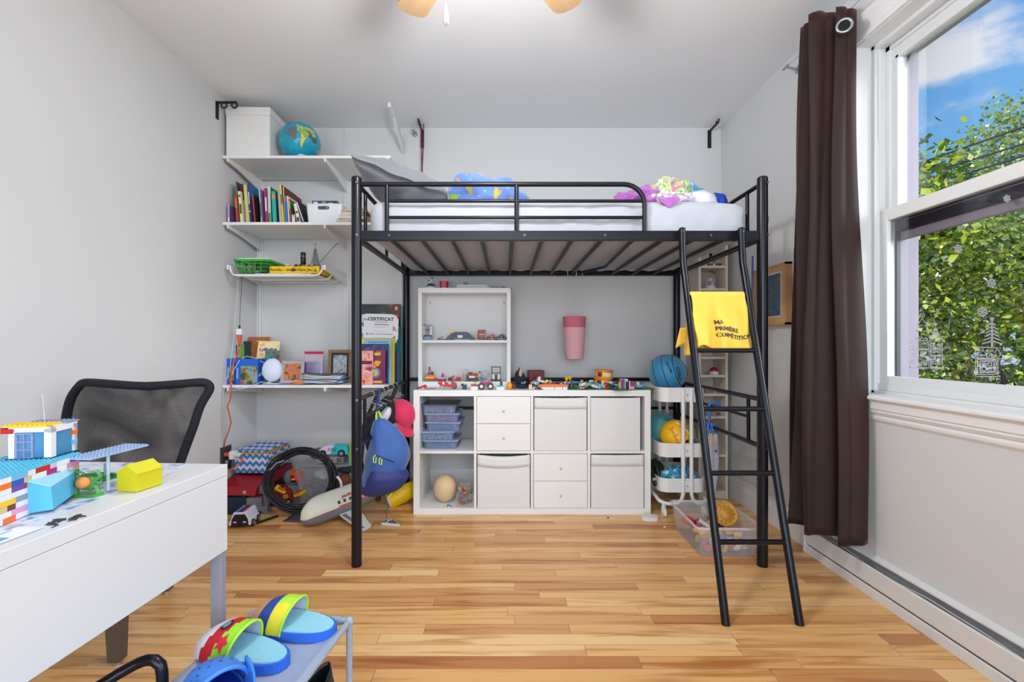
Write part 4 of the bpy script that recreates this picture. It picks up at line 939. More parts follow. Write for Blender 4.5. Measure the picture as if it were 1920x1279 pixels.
# hanging plug, connector and extension cord
t = thing('hanging_cable', 'thin black cable with white plug hanging from the tray shelf', 'cable', (0, 0, 0))
MB(M('thin_black_cord', (50, 50, 54), .6)).tube([W(453, 520, 2.98), W(453, 540, 2.97), W(451, 570, 2.96), W(449.5, 600, 2.96), W(449, 614, 2.96)], .0017, 6).build('cord', t)
b = MB(DARK); b.cyl(W(449, 610, 2.96), W(449, 617, 2.96), .006, n=10); b.build('strain_relief', t)
b = MB(TUB); p0 = W(449, 616.5, 2.96); b.cb((p0[0], 2.96, p0[2]-.020), (.034, .024, .040)); b.build('plug', t, bevel=.004)
ORG = M('orange_rubber', (206, 84, 48), .55, var=.06)
t = thing('extension_cord', 'orange extension cord from the wall outlet up over the lowest shelf', 'cord', (0, 0, 0))
b = MB(ORG); b.lathe([(0, 0), (.015, 0), (.016, -.012), (.013, -.035), (.007, -.055), (.0055, -.075), (0, -.075)], (p0[0], 2.96, p0[2]-.0405), 14); b.build('connector', t)
pts = [W(449, 655, 2.94), W(447, 662, 2.92), W(440, 674, 2.895), W(434, 695, 2.89), W(433, 718, 2.885), W(434, 735, 2.885), W(431, 752, 2.89), W(426, 762, 2.90), W(430, 776, 2.90), W(433, 792, 2.90), W(429, 808, 2.90), W(422, 826, 2.92), W(419, 845, 2.93), W(419, 880, 2.93)]
MB(ORG).tube(smooth_loop(pts, 4)[:-12] if False else pts, .0042, 8).build('cable', t)
t = thing('adapter', 'white cube adapter with orange plug in the dark wall outlet', 'adapter', W(438, 853, 2.90))
b = MB(TUB); b.cb((0, 0, 0), (.045, .04, .05), (.1, 0, .2)); b.cyl((.015, -.01, 0), (.045, -.02, .006), .014, n=12); b.build('body', t, bevel=.005)
b = MB(ORG); b.cyl((-.055, .0, .002), (-.022, 0, .002), .013, n=12); b.build('orange_plug', t)
b = MB(ORG); o_ = Vector(W(438, 853, 2.90)); b.tube([Vector(W(452, 853, 2.88))-o_, Vector(W(455, 862, 2.86))-o_, Vector(W(450, 870, 2.85))-o_, Vector(W(438, 878, 2.84))-o_, Vector(W(425, 888, 2.83))-o_], .0045, 8); b.build('orange_cable', t)
t = thing('wall_outlet', 'dark outlet plate low on the left wall', 'outlet', (XL, 2.945, .335))
MB(M('outlet_dark', (58, 58, 66), .4)).box(0, .008, -.055, .055, -.095, .06).build('plate', t, bevel=.002)
MB(M('outlet_face', (200, 202, 206), .4)).cyl((.008, .0, -.045), (.010, .0, -.045), .016, n=16).build('socket', t)
one(MB(M('cable_white', (200, 200, 200), .5)).tube([W(447, 525, 2.95), W(442, 580, 2.95), W(438, 640, 2.94), W(431, 690, 2.93), W(419, 735, 2.91), W(416, 770, 2.90), W(418, 800, 2.90), W(416, 830, 2.91), W(419, 860, 2.93)], .0022, 6), 'cable', 'thin grey white cable running down the left wall past the shelves', 'cable')

# ---- lowest shelf
def box_on(name, label, cat, x0, x1, y0, y1, z0, z1, col, rot=0, group=None, bevel=.001):
    cx_, cy_ = (x0+x1)/2, (y0+y1)/2
    t = thing(name, label, cat, (cx_, cy_, z0), rot if isinstance(rot, tuple) else (0, 0, rot), group)
    MB(PR(col) if isinstance(col, tuple) else col).box(x0-cx_, x1-cx_, y0-cy_, y1-cy_, 0, z1-z0).build('body', t, bevel=bevel); return t
def photo_mat(name, cols, scale=14, seed=0):
    m = bpy.data.materials.new(name); m.use_nodes = True; t = m.node_tree; b = t.nodes['Principled BSDF']
    c = t.nodes.new('ShaderNodeTexCoord'); mp = t.nodes.new('ShaderNodeMapping'); mp.inputs['Location'].default_value = (seed, seed*.7, seed*.3); t.links.new(c.outputs['Object'], mp.inputs[0])
    n = t.nodes.new('ShaderNodeTexNoise'); n.inputs['Scale'].default_value = scale; n.inputs['Detail'].default_value = 3; n.inputs['Distortion'].default_value = .6; t.links.new(mp.outputs[0], n.inputs['Vector'])
    r = t.nodes.new('ShaderNodeValToRGB'); t.links.new(n.outputs['Fac'], r.inputs[0]); e = r.color_ramp.elements
    e[0].position = .3; e[0].color = L3(cols[0]); e[1].position = .7; e[1].color = L3(cols[-1])
    for i, cc in enumerate(cols[1:-1]): q = e.new(.3+.4*(i+1)/(len(cols)-1)); q.color = L3(cc)
    t.links.new(r.outputs[0], b.inputs['Base Color']); b.inputs['Roughness'].default_value = .3; return m
zz = Z4
BLU = (28, 98, 200)
LAND = photo_mat('landscape_print', [(40, 40, 44), (90, 92, 70), (160, 150, 60), (120, 160, 210), (60, 100, 170)], 22, 1)
for i, (pa, pb, Yf, lb) in enumerate(((424, 440, 2.96, 'blue cardboard box half hidden at the left end of the lowest shelf'), (441, 483, 2.93, 'blue cardboard box with landscape picture on the lowest shelf'))):
    xa, xb = W(pa, 0, Yf)[0], W(pb, 0, Yf)[0]
    t = box_on('toy_box', lb, 'box', xa, xb, Yf, Yf+.13, zz+.0003, zz+(.165 if i else .168), BLU)
    w_ = (xb-xa)/2
    MB(LAND).box(-w_+(.036 if i else .022), w_-.002, -.0665, -.065, .005, .120).build('picture', t)
    MB(PR((220, 40, 60))).cyl((-w_+(.046 if i else .030), -.0675, .014), (-w_+(.046 if i else .030), -.0665, .014), .010, n=14).build('badge', t)
    MB(PR((190, 210, 236))).box(-w_+.010, -w_+.013, -.0658, -.065, .04, .11).box(-w_+.016, -w_+.018, -.0658, -.065, .04, .11).build('small_print', t)
one(MB(M('grey_panel', (84, 88, 98), .5)).box(-.002, .002, 0, .12, 0, .168), 'grey_card', 'dark grey card standing between the left wall and the blue boxes', 'card', loc=(W(423, 0, 2.95)[0]-.007, 2.945, zz+.0003))
# books standing behind
for (pa, pb, pt, Yf, sp, cv, dep, lb) in ((439, 443, 647, 3.06, (176, 34, 50), (176, 40, 50), .12, 'red spined thin book behind the blue boxes'), (443.5, 450, 646, 3.07, (120, 180, 150), (150, 190, 90), .11, 'small green and yellow book behind the blue boxes'), (457, 465, 640, 3.12, (40, 60, 60), (50, 80, 70), .12, 'dark green book behind the blue boxes')):
    book(lb, pa, pb, pt, sp, cv, Yf=Yf, depth=dep, z0=zz, group='books standing on the lowest shelf')
def front_book(label, px0, px1, pyt, Yf, cover, side, deco=None, th=.012, tilt=8, z0=Z4, name='book', group='books standing on the lowest shelf', cat='book', yaw=0):
    s = Yf/F; xa, xb = (px0-CX)*s, (px1-CX)*s; base = CY+(HC-z0)*F/Yf; h = (base-pyt)*s/cos(R(tilt))
    t = thing(name, label, cat, ((xa+xb)/2, Yf+h*sin(R(tilt))*0, z0+.0005), (R(-tilt), 0, yaw), group); w_ = (xb-xa)/2
    b = MB(cover if not isinstance(cover, tuple) else PR(cover)); b.box(-w_, w_, 0, .0012, 0, h).box(-w_, w_, th-.0012, th, 0, h); b.mat(PR(side)); b.box(-w_, -w_+.0015, 0, th, 0, h); b.build('cover', t)
    MB(PAGE).box(-w_+.0015, w_-.0015, .0013, th-.0013, .002, h-.002).build('pages', t)
    return t, w_, h
t, w_, h = front_book('tall brown book with turquoise spine behind the cream comic', 463, 504, 632, 3.15, (168, 98, 58), (30, 150, 180), tilt=3, th=.02)
MB(PR((222, 190, 150))).box(-w_*.25, w_*.6, -.0006, 0, h*.90, h*.915).build('title_print', t)
CRM = photo_mat('comic_print', [(90, 50, 40), (232, 200, 120), (238, 226, 164), (238, 226, 164), (226, 150, 70)], 16, 4)
t, w_, h = front_book('cream comic album with purple scrawled title on the lowest shelf', 474, 515, 640, 3.06, CRM, (122, 50, 150), tilt=14, th=.01)
text_mesh('Lollirabot', .030, PR((110, 60, 160)), 'title_print', t, (0, -.0006, h*.80), bold=.0012)
t, w_, h = front_book('teal and dark small comic book leaning on the cream comic', 491, 519, 658, 3.00, photo_mat('teal_print', [(20, 60, 70), (30, 150, 140), (120, 60, 50), (40, 90, 110)], 18, 6), (20, 90, 110), tilt=12, th=.01)
# round white lamp
c_ = W(510.5, 694, 2.955)
t = thing('round_lamp', 'round white dome night lamp standing on the lowest shelf', 'lamp', (c_[0], 2.955, zz))
LMP = M('lamp_dome', (206, 214, 236), .25, var=.02)
b = MB(LMP); b.at((0, 0, c_[2]-zz), (R(-8), 0, R(16)), (1, 1, 1)); b.lathe([(0, -.022), (.020, -.021), (.042, -.017), (.058, -.008), (.062, 0), (.062, .006), (.056, .010), (0, .010)], n=32, axis='Y'); 
b.T = b.T @ Matrix.Diagonal((1, 1, 1.28, 1)) if False else b.T; o = b.build('dome', t); o.scale = (1.0, 1, 1.24); o.location = (0, 0, -(c_[2]-zz)*.24)
MB(TUB).tube([(-.03, .01, .006), (-.02, .035, .05), (0, .03, .09)], .008, 8).box(-.05, .05, -.03, .06, 0, .008).build('stand', t, bevel=.002)
MB(M('lamp_vents', (90, 96, 140), .5)).box(.010, .012, -.0175, -.015, .018, .026).box(.020, .022, -.0165, -.014, .018, .026).build('vents', t)
MB(TUB).tube([W(495, 681, 2.96), W(478, 671, 2.97), W(462, 668, 2.96), W(449, 676, 2.93), W(438, 694, 2.90), W(432, 712, 2.888), W(436, 724, 2.885), W(450, 730, 2.885), W(468, 726, 2.89), W(490, 716, 2.905), W(510, 718, 2.91)], .002, 6).build('cable', t).location = (-c_[0], -2.955, -zz)
one(MB(M('tablet_back', (198, 202, 208), .3, metal=.2)).box(-.050, .050, 0, .09, -.002, .002), 'tablet', 'slanted pale grey panel between the blue box and the round lamp', 'tablet', loc=(W(479, 0, 2.93)[0], 2.935, zz+.040), rot=(0, R(-46), 0))
one(MB(PR((40, 110, 196))).prism(rrect(-.115, .115, -.05, .05, .02), 'Z', 0, .004), 'blue_tray', 'flat blue sheet lying under the photo frame', 'mat', loc=(W(522, 0, 2.97)[0], 2.975, zz+.0003))
# silver photo frame
c_ = W(549, 0, 3.0)
SILV = M('silver_ornament', (176, 172, 172), .35, metal=.5, var=.35, scale=160, bump=.6)
def photo_frame(label, c, w_, h, fw, mat, pic, tilt, yaw, name='photo_frame', matte=None):
    t = thing(name, label, 'photo frame', c, (R(-tilt), 0, R(yaw)))
    b = MB(mat); b.box(-w_, w_, 0, .012, 0, fw).box(-w_, w_, 0, .012, h-fw, h).box(-w_, -w_+fw, 0, .012, fw, h-fw).box(w_-fw, w_, 0, .012, fw, h-fw); b.build('frame', t, bevel=.002)
    if matte: MB(matte).box(-w_+fw, w_-fw, .004, .010, fw, h-fw).build('matte', t)
    m_ = .014 if matte else 0; MB(pic).box(-w_+fw+m_, w_-fw-m_, .003, .009, fw+m_, h-fw-m_).build('photo', t)
    MB(mat).box(-.012, .012, .012, .015, h*.2, h*.75).build('back_support', t)
    return t
photo_frame('silver ornamental photo frame leaning on the lowest shelf', (W(547, 0, 2.97)[0], 2.965, zz+.005), .072, .152, .022, SILV, photo_mat('photo_warm', [(30, 26, 24), (60, 56, 46), (200, 120, 50), (190, 110, 110), (60, 50, 46)], 24, 9), 14, 8)
photo_frame('brown wooden photo frame standing on the lowest shelf behind the bed post', (W(638, 0, 3.12)[0], 3.10, zz), .082, .225, .022, M('brown_frame', (140, 108, 78), .5, var=.1), photo_mat('photo_cool', [(40, 40, 50), (120, 130, 140), (190, 200, 206), (90, 80, 90)], 16, 12), 5, 0, matte=DARK)
t = thing('stuffed_pouch', 'crumpled tan fabric pouch behind the silver photo frame', 'pouch', (W(535, 0, 3.1)[0], 3.10, zz)); b = MB(M('tan_fabric', (176, 146, 106), .9, var=.15, bump=.2)); b.ball((0, 0, .055), (.055, .04, .058), 18, 12); b.ball((.03, .0, .045), (.05, .035, .048), 16, 10); b.build('body', t)
t = thing('toy_animal', 'small brown furry toy on top of the books', 'soft toy', (W(519, 0, 3.06)[0]+.02, 3.08, zz+.105)); b = MB(M('brown_fur', (110, 76, 56), .95, var=.3, scale=90, bump=.6)); b.ball((0, 0, .02), (.025, .025, .02), 14, 10); b.build('body', t)
one(MB(P((236, 118, 28))).cyl((0, 0, 0), (0, 0, .010), .052, n=28).mat(P((240, 160, 60))).cyl((0, 0, .010), (0, 0, .012), .040, n=24), 'flying_disc', 'orange plastic disc lying before the silver photo frame', 'disc', loc=(W(559, 0, 2.95)[0], 2.97, zz+.0045))
# zip bag
BAG = M('clear_bag', (214, 196, 220), .2, alpha=.38, var=.05); c_ = W(586, 0, 3.05)
t = thing('zip_bag', 'clear zip bag with red closure holding blue cards', 'bag', (c_[0], 3.06, zz+.035), (R(-5), 0, 0))
b = MB(BAG); b.sheet(lambda u, v: ((u-.5)*.125*(1-.06*sin(pi*v)), -.016*sin(pi*u)*sin(pi*min(1, v*1.15))-.001, .175*v), 10, 10).sheet(lambda u, v: ((u-.5)*.125*(1-.06*sin(pi*v)), .016*sin(pi*u)*sin(pi*min(1, v*1.15))+.001, .175*v), 10, 10); b.build('film', t)
MB(M('bag_zip_red', (190, 30, 70), .4)).box(-.063, .063, -.003, .003, .160, .178).build('zip_closure', t)
for (x, a, c) in ((.012, 4, (40, 80, 160)), (-.03, -8, (120, 70, 150))): MB(PR(c)).cb((x, .0, .06), (.062, .010, .095), (0, R(a), 0)).build('cards', t)
# pile of papers in a blue folder
t = thing('paper_pile', 'pile of papers and magazines in a blue folder on the lowest shelf', 'papers', (W(608, 0, 3.0)[0], 3.03, zz+.0003)); rng = random.Random(2)
b = MB(P((30, 110, 196), .25)); b.sheet(lambda u, v: ((u-.5)*.27, (v-.5)*.2, .004+.004*sin(u*9)+.035*max(0, u-.86)*7), 24, 4); b.build('folder', t, solid=.002)
for i in range(9):
    w_ = rng.uniform(.22, .25); z0 = .010+i*.0062; a = rng.uniform(-.08, .08); c = rng.choice([(228, 230, 234), (228, 230, 234), (214, 216, 220), (150, 196, 224), (96, 96, 102)])
    q = MB(PR(c)); ph = rng.random()*3; q.sheet(lambda u, v: ((u-.5)*w_*cos(a)-(v-.5)*.17*sin(a)-.012*(i > 6), (v-.5)*.17*cos(a)+(u-.5)*w_*sin(a), z0+.003*sin(u*7+ph)+.001*i*(1-u)), 12, 3); q.build('paper', t, solid=.003)
one(MB(PR((70, 78, 84))).box(-.075, .075, -.05, .05, 0, .008), 'booklet', 'dark flat booklet under the blue folder', 'booklet', loc=(W(615, 0, 2.94)[0], 2.965, zz+.0003-.0), rot=(0, 0, R(3)))

# ---- magazines and certificate standing at the right end of the lowest shelf
G = 'magazines standing at the right end of the lowest shelf'
t, w_, h = front_book('tall dark album with brown top edge behind the certificate', 669, 750, 570, 3.22, photo_mat('album_print', [(26, 34, 40), (30, 50, 60), (60, 52, 50), (176, 110, 60)], 9, 20), (30, 30, 34), tilt=2, th=.012, group=G)
MB(PR((200, 60, 50))).box(w_-.045, w_-.015, -.0006, 0, h-.05, h-.01).mat(PAPER).box(w_-.037, w_-.024, -.0009, 0, h-.04, h-.02).build('red_badge', t)
t, w_, h = front_book('thin turquoise book sticking out right of the certificate', 690, 752, 612, 3.20, (30, 128, 140), (20, 100, 110), tilt=1, th=.006, group=G)
for (pa, pb, pt, Y_, cc, lb) in ((690, 748, 660, 3.13, photo_mat('navy_print', [(14, 22, 50), (24, 60, 120), (20, 30, 60)], 14, 22), 'dark navy picture book right of the yellow edged books'), (672, 739, 634, 3.08, (226, 196, 40), 'book with a bright yellow edge behind the pale blue magazine')):
    front_book(lb, pa, pb, pt, Y_, cc, (40, 80, 40), tilt=2, th=.012, group=G)
t, w_, h = front_book('pale blue magazine with a yellow corner under the certificate', 668, 733, 636, 3.04, (150, 194, 214), (200, 214, 220), tilt=2, th=.01, group=G)
MB(PR((232, 206, 50))).box(-w_, -w_+.05, -.0006, 0, h-.045, h-.004).build('yellow_corner', t); MB(PR((60, 110, 160))).box(-.04, w_-.02, -.0006, 0, h-.022, h-.017).build('title_print', t)
t, w_, h = front_book('dark blue toy magazine with a small red square logo', 668, 728, 645, 3.00, photo_mat('space_print', [(20, 24, 60), (26, 60, 120), (40, 30, 90), (60, 120, 190)], 12, 24), (20, 30, 70), tilt=2, th=.008, group=G)
MB(PR((206, 40, 44))).box(-w_+.002, -w_+.030, -.0006, 0, h-.032, h-.010).build('red_logo', t); text_mesh('LEGO', .012, PAPER, 'logo_text', t, (-w_+.016, -.0012, h-.021), bold=.0006)
t, w_, h = front_book('maroon comic with yellow title letters and yellow drawing', 684, 722, 656, 2.965, photo_mat('maroon_print', [(112, 30, 62), (120, 34, 66), (110, 40, 110), (118, 32, 64)], 6, 26), (140, 40, 70), tilt=2, th=.006, group=G)
text_mesh('eld', .034, PR((240, 206, 50)), 'title_print', t, (.014, -.0006, h-.026), bold=.0015)
b = MB(PR((238, 168, 40))); b.cyl((.01, -.001, h*.60), (.01, 0, h*.60), .020, n=14).cyl((-.012, -.001, h*.53), (-.012, 0, h*.53), .018, n=14).cyl((.030, -.001, h*.64), (.030, 0, h*.64), .008, n=10); b.mat(PR((120, 110, 190))).cyl((.0, -.0012, h*.33), (.0, 0, h*.33), .034, n=20).mat(PR((180, 196, 96))).cyl((.0, -.0016, h*.33), (.0, 0, h*.33), .022, n=12).mat(PR((240, 176, 60))).box(-.04, .045, -.001, 0, .008, .022); b.build('cover_drawing', t)
t, w_, h = front_book('pink and orange patterned comic in front of the other magazines', 668, 699, 658, 2.945, photo_mat('pink_print', [(120, 40, 90), (236, 140, 150), (240, 180, 170), (230, 120, 90), (150, 200, 190)], 26, 28), (230, 170, 170), tilt=2, th=.006, group=G)
b = MB(PR((104, 36, 82))); b.box(-w_+.004, w_-.006, -.0006, 0, h*.60, h*.70).mat(PR((200, 60, 60))).cyl((-.005, -.001, .02), (-.005, 0, .02), .010, n=12); b.build('cover_bands', t)
# certificate
c_ = W(709, 0, 3.10); hc_ = (CY-0)
t = thing('certificate', 'white certificate sheet with red and green corners, stood among the magazines', 'certificate', (c_[0], 3.105, W(0, 645, 3.10)[2]), (0, R(1.5), 0)); w_ = .134; h = .205
MB(PAPER).box(-w_, w_, -.0008, 0, 0, h).build('sheet', t)
GR_ = PR((40, 110, 96)); RD_ = PR((190, 50, 56)); BK_ = PR((34, 34, 38))
MB(GR_).prism([(-w_, h), (-w_+.05, h), (-w_+.02, h-.008), (-w_+.006, h-.030), (-w_, h-.035)], 'Y', -.0014, -.0008).prism([(w_, .0), (w_-.04, .0), (w_-.015, .012), (w_-.003, .034), (w_, .04)], 'Y', -.0014, -.0008).build('green_corners', t)
MB(RD_).prism([(w_, h), (w_-.05, h), (w_-.02, h-.008), (w_-.006, h-.030), (w_, h-.035)], 'Y', -.0014, -.0008).build('red_corner', t)
text_mesh('CERTIFICAT', .033, BK_, 'heading', t, (.012, -.0012, h-.036), bold=.0009)
text_mesh('Jeux', .026, BK_, 'event_mark', t, (-.088, -.0012, h-.038), shear=.3)
text_mesh('de participation', .013, RD_, 'subheading', t, (.012, -.0012, h-.056), shear=.2)
text_mesh('4e', .016, RD_, 'edition_number', t, (-.078, -.0012, .068), shear=.3, bold=.0005); text_mesh('édition des Jeux de Montréal', .0135, BK_, 'edition_line', t, (.016, -.0012, .068), shear=.2)
b = MB(PR((150, 160, 180)))
for z in (.150, .112, .085, .040): b.box(-.04, .05, -.0012, -.0008, z, z+.002)
b.mat(PR((90, 100, 120))).box(-.03, .07, -.0012, -.0008, .130, .135); b.build('small_print', t)
def runner(parent, x, z, s, mat, flip=1):
    b = MB(mat)
    def L(a, c, w=.10): b.tube([(x+flip*a[0]*s, -.0012, z+a[1]*s), (x+flip*c[0]*s, -.0012, z+c[1]*s)], w*s, 5)
    b.cyl((x+flip*.2*s, -.0018, z+1.0*s), (x+flip*.2*s, -.0008, z+1.0*s), .16*s, n=10)
    L((.1, .8), (-.05, .35), .13); L((-.05, .35), (.35, .15)); L((.35, .15), (.25, -.2)); L((-.05, .35), (-.35, .0)); L((-.35, 0), (-.7, .05)); L((.1, .75), (.5, .6), .07); L((.1, .75), (-.4, .6), .07)
    return b.build('runner_drawing', parent)
runner(t, -w_+.022, .120, .024, BK_); runner(t, -w_+.020, .040, .026, GR_); runner(t, w_-.028, .095, .026, RD_, -1); runner(t, w_-.030, .028, .026, BK_)
from mathutils import noise as NZ
def n3(x, y, z, s=1.0): return NZ.noise(Vector((x, y, z))*s)
# ================================================================ BEDDING
GREYC = M('grey_cotton', (120, 122, 132), .9, var=.06, scale=6, sheen=.3)
t = thing('pillow', 'grey pillow leaning on the left end rail of the loft bed', 'pillow', (-.525, 2.53, 1.872), (R(0), R(22), R(2)))
b = MB(GREYC); pw, pd, ph = .250, .33, .105
def pil(s):
    def f(u, v):
        a, c = 2*u-1, 2*v-1; e = max(0, (1-abs(a)**2.6))**.5*max(0, (1-abs(c)**2.6))**.5
        x = a*pw*(1-.06*(1-abs(c))**1), a; xx = a*pw*(1-.07*(1-c*c)*abs(a)); yy = c*pd*(1-.05*(1-a*a)*abs(c))
        w = (.010*n3(a*2.2+c*4.2, c*1.3-a*1.2, 3.1, 1.3)+.006*n3(a*3+c*8, c*2, 7.7))*min(1, e*2)
        return (xx, yy, s*(ph*e+abs(w)*0+w)+.004*sin(a*9)*(1-e))
    return f
b.sheet(pil(1), 56, 56).sheet(pil(-1), 56, 56); b.build('pillow_case', t, weld=True)
def lump(name, label, cat, c, r, mat, amp=.25, seed=0, fl=.0, freq=2.2, rot=0, crease=.0, group=None, n=48, part='cloth'):
    t = thing(name, label, cat, c, rot, group); b = MB(mat); m = n//2; vs = []
    for j in range(m+1):
        for i in range(n):
            a = 2*pi*i/n; th_ = pi*j/m; d = Vector((sin(th_)*cos(a), sin(th_)*sin(a), cos(th_)))
            k = 1+amp*NZ.noise(d*freq+Vector((seed, seed*2.1, 0)))+crease*abs(NZ.noise(d*freq*2.7+Vector((seed*3, 1, 5))))*-1+amp*.35*NZ.noise(d*freq*3.1+Vector((0, seed, 2)))
            z = d.z*r[2]*k+r[2]*.55; vs.append((d.x*r[0]*k, d.y*r[1]*k, max(z, fl)))
    b.add(vs, [(j*n+i, (j+1)*n+i, (j+1)*n+(i+1) % n, j*n+(i+1) % n) for j in range(m) for i in range(n)], True); b.build(part, t); return t
def patchy(name, stops, scale=8, rough=.9, seed=0, dist=.4, bump=.3):
    m = bpy.data.materials.new(name); m.use_nodes = True; t = m.node_tree; b = t.nodes['Principled BSDF']
    c = t.nodes.new('ShaderNodeTexCoord'); mp = t.nodes.new('ShaderNodeMapping'); mp.inputs['Location'].default_value = (seed, seed*.7, seed*1.3); t.links.new(c.outputs['Object'], mp.inputs[0])
    n = t.nodes.new('ShaderNodeTexNoise'); n.inputs['Scale'].default_value = scale; n.inputs['Detail'].default_value = 1.5; n.inputs['Distortion'].default_value = dist; t.links.new(mp.outputs[0], n.inputs['Vector'])
    r = t.nodes.new('ShaderNodeValToRGB'); r.color_ramp.interpolation = 'CONSTANT'; t.links.new(n.outputs['Fac'], r.inputs[0]); e = r.color_ramp.elements
    e[0].position = 0; e[0].color = L3(stops[0][1]); e[1].position = stops[1][0]; e[1].color = L3(stops[1][1])
    for p, cc in stops[2:]: q = e.new(p); q.color = L3(cc)
    t.links.new(r.outputs[0], b.inputs['Base Color']); b.inputs['Roughness'].default_value = rough; b.inputs['Sheen Weight'].default_value = .4
    f = t.nodes.new('ShaderNodeTexNoise'); f.inputs['Scale'].default_value = 220; t.links.new(c.outputs['Object'], f.inputs['Vector']); bn = t.nodes.new('ShaderNodeBump'); bn.inputs['Strength'].default_value = bump; bn.inputs['Distance'].default_value = .004
    t.links.new(f.outputs['Fac'], bn.inputs['Height']); t.links.new(bn.outputs[0], b.inputs['Normal']); return m
PLUSH = patchy('blue_plush', [(0, (150, 190, 70)), (.34, (98, 134, 208)), (.60, (222, 142, 84)), (.65, (150, 196, 80))], 13, seed=3.3, bump=.6)
t = lump('blanket', 'blue plush blanket with orange and green pattern bunched beside the pillow', 'blanket', (-.120, 2.49, mz1), (.225, .22, .135), PLUSH, amp=.28, seed=2.4, freq=1.8)
for k, (p, c) in enumerate((((-.12, -.17, .17), (150, 196, 70)), ((.11, -.20, .16), (226, 146, 92)), ((.09, -.215, .10), (226, 146, 92)))): pass
lump('towel', 'blue and white striped cloth end behind the guard rail beside the plush blanket', 'towel', (.085, 2.50, mz1), (.06, .12, .04), patchy('blue_stripe', [(0, (30, 80, 190)), (.48, (220, 226, 240)), (.55, (40, 96, 200))], 26, seed=1, dist=2), amp=.2, seed=5)
PUR = M('purple_cotton', (168, 98, 178), .85, var=.12, scale=8, sheen=.3)
lump('purple_cloth', 'purple cloth bunched at the left of the clothes pile on the mattress', 'clothes', (.70, 2.40, mz1), (.125, .14, .075), PUR, amp=.35, seed=7.1, crease=.25, n=64)
b = MB(PUR); b.sheet(lambda u, v: (.72+.10*u+.02*v, 2.212-.026*min(1, v*3)-.004*sin(u*9), mz1+.016-.062*v*(1-abs(u-.45)*1.2)), 10, 10); one(b, 'purple_sleeve', 'purple sleeve hanging over the mattress edge', 'clothes', solid=.004)
TIE = patchy('tie_dye', [(0, (228, 120, 170)), (.36, (236, 232, 140)), (.44, (120, 190, 90)), (.50, (226, 230, 226)), (.56, (170, 210, 110)), (.62, (230, 130, 180)), (.68, (70, 160, 90))], 12, seed=9, dist=1.0, bump=.1)
lump('tie_dye_shirt', 'green, yellow and pink tie-dye cloth on the mattress right of the purple cloth', 'clothes', (.885, 2.50, mz1), (.145, .18, .135), TIE, amp=.22, seed=1.7, crease=.2, n=64)
FLW = patchy('floral_print', [(0, (200, 150, 190)), (.4, (214, 208, 222)), (.52, (220, 214, 226)), (.6, (120, 160, 90)), (.66, (216, 150, 190))], 26, seed=4, dist=.6, bump=.1)
lump('flowered_cloth', 'pale flowered cloth lying in front of the tie-dye cloth', 'clothes', (.83, 2.33, mz1), (.12, .10, .045), FLW, amp=.3, seed=3.1, crease=.2)
lump('aqua_cloth', 'light blue and turquoise cloth in the clothes pile on the mattress', 'clothes', (1.00, 2.54, mz1), (.11, .15, .125), patchy('aqua_print', [(0, (60, 160, 210)), (.5, (150, 206, 226)), (.6, (40, 130, 200))], 14, seed=6, bump=.1), amp=.2, seed=8)
lump('striped_cloth', 'white and pale grey striped cloth folded at the right of the clothes pile', 'clothes', (1.000, 2.37, mz1), (.095, .10, .060), M('white_stripe_cotton', (214, 216, 226), .9, var=.08, scale=3, stretch=(1, 14, 1)), amp=.12, seed=6.5)
lump('royal_blue_cloth', 'royal blue cloth at the right end of the clothes pile', 'clothes', (1.112, 2.46, mz1-.004), (.068, .13, .072), M('royal_blue_cotton', (30, 66, 176), .85, var=.08), amp=.15, seed=9.5)

# ================================================================ YELLOW SHIRT on the ladder rung
YEL = M('yellow_cotton', (234, 190, 72), .85, var=.05, scale=5, sheen=.2)
zr = 1.28; yr_ = ly(zr)
def shirt(u, v):                # front layer: over the rung and down
    w = .80*u+.10; xl = .834+.012*v; xr = 1.080+.030*v; x = xl+(xr-xl)*u
    if v < .08: a = v/.08*pi/2; return (x, yr_-.0125*sin(a), zr+.0125*cos(a))
    k = (v-.08)/.92; f = k**.8
    fold = (.012*sin(u*16+.6)+.008*sin(u*27+2)+.005*sin(u*9-k*5))*f
    return (x+.004*sin(k*9+u*4), yr_-.0145-.030*k-fold-.004, zr-.248*k+.012*sin(u*5+.8)*k+.006*sin(u*14)*k)
def shirt_b(u, v):
    xl = .834-.012*max(0, v-.3); xr = 1.078-.11*max(0, v-.5); x = xl+(xr-xl)*u
    if v < .08: a = v/.08*pi/2; return (x, yr_+.0125*sin(a), zr+.0125*cos(a))
    k = (v-.08)/.92; fold = (.010*sin(u*13+1)+.006*sin(u*29))*k
    return (x, yr_+.0145+.006*k+abs(fold), zr-(.262+.016*sin(u*6+1))*k)
t = thing('shirt', 'yellow T-shirt hung over the second ladder rung from the top', 'shirt', (0, 0, 0))
MB(YEL).sheet(shirt, 70, 40).sheet(shirt_b, 50, 30).build('cloth', t, solid=.0022)
b = MB(YEL); b.sheet(lambda u, v: (.812+.04*u-.022*v*(1-u), yr_+.045, 1.13-.095*v*(1-.3*u)), 6, 6); b.build('sleeve', t, solid=.002)
def cloth_text(txt, size, u0, v0, uw, name):
    o = text_mesh(txt, size, PR((62, 56, 46)), name, t, (0, 0, 0), (0, 0, 0), depth=0, bold=.0010, align='LEFT')
    for v in o.data.vertices:
        uu = u0+v.co.x/.250; vv = v0-v.co.y/.262
        p = shirt(min(1, max(0, uu)), min(1, max(0, vv))); v.co = (p[0], p[1]-.0022, p[2])
    return o
cloth_text('MA', .0235, .36, .56, 0, 'print_line'); cloth_text('PREMIÈRE', .0235, .36, .665, 0, 'print_line'); cloth_text('COMPÉTITION', .0235, .36, .77, 0, 'print_line')

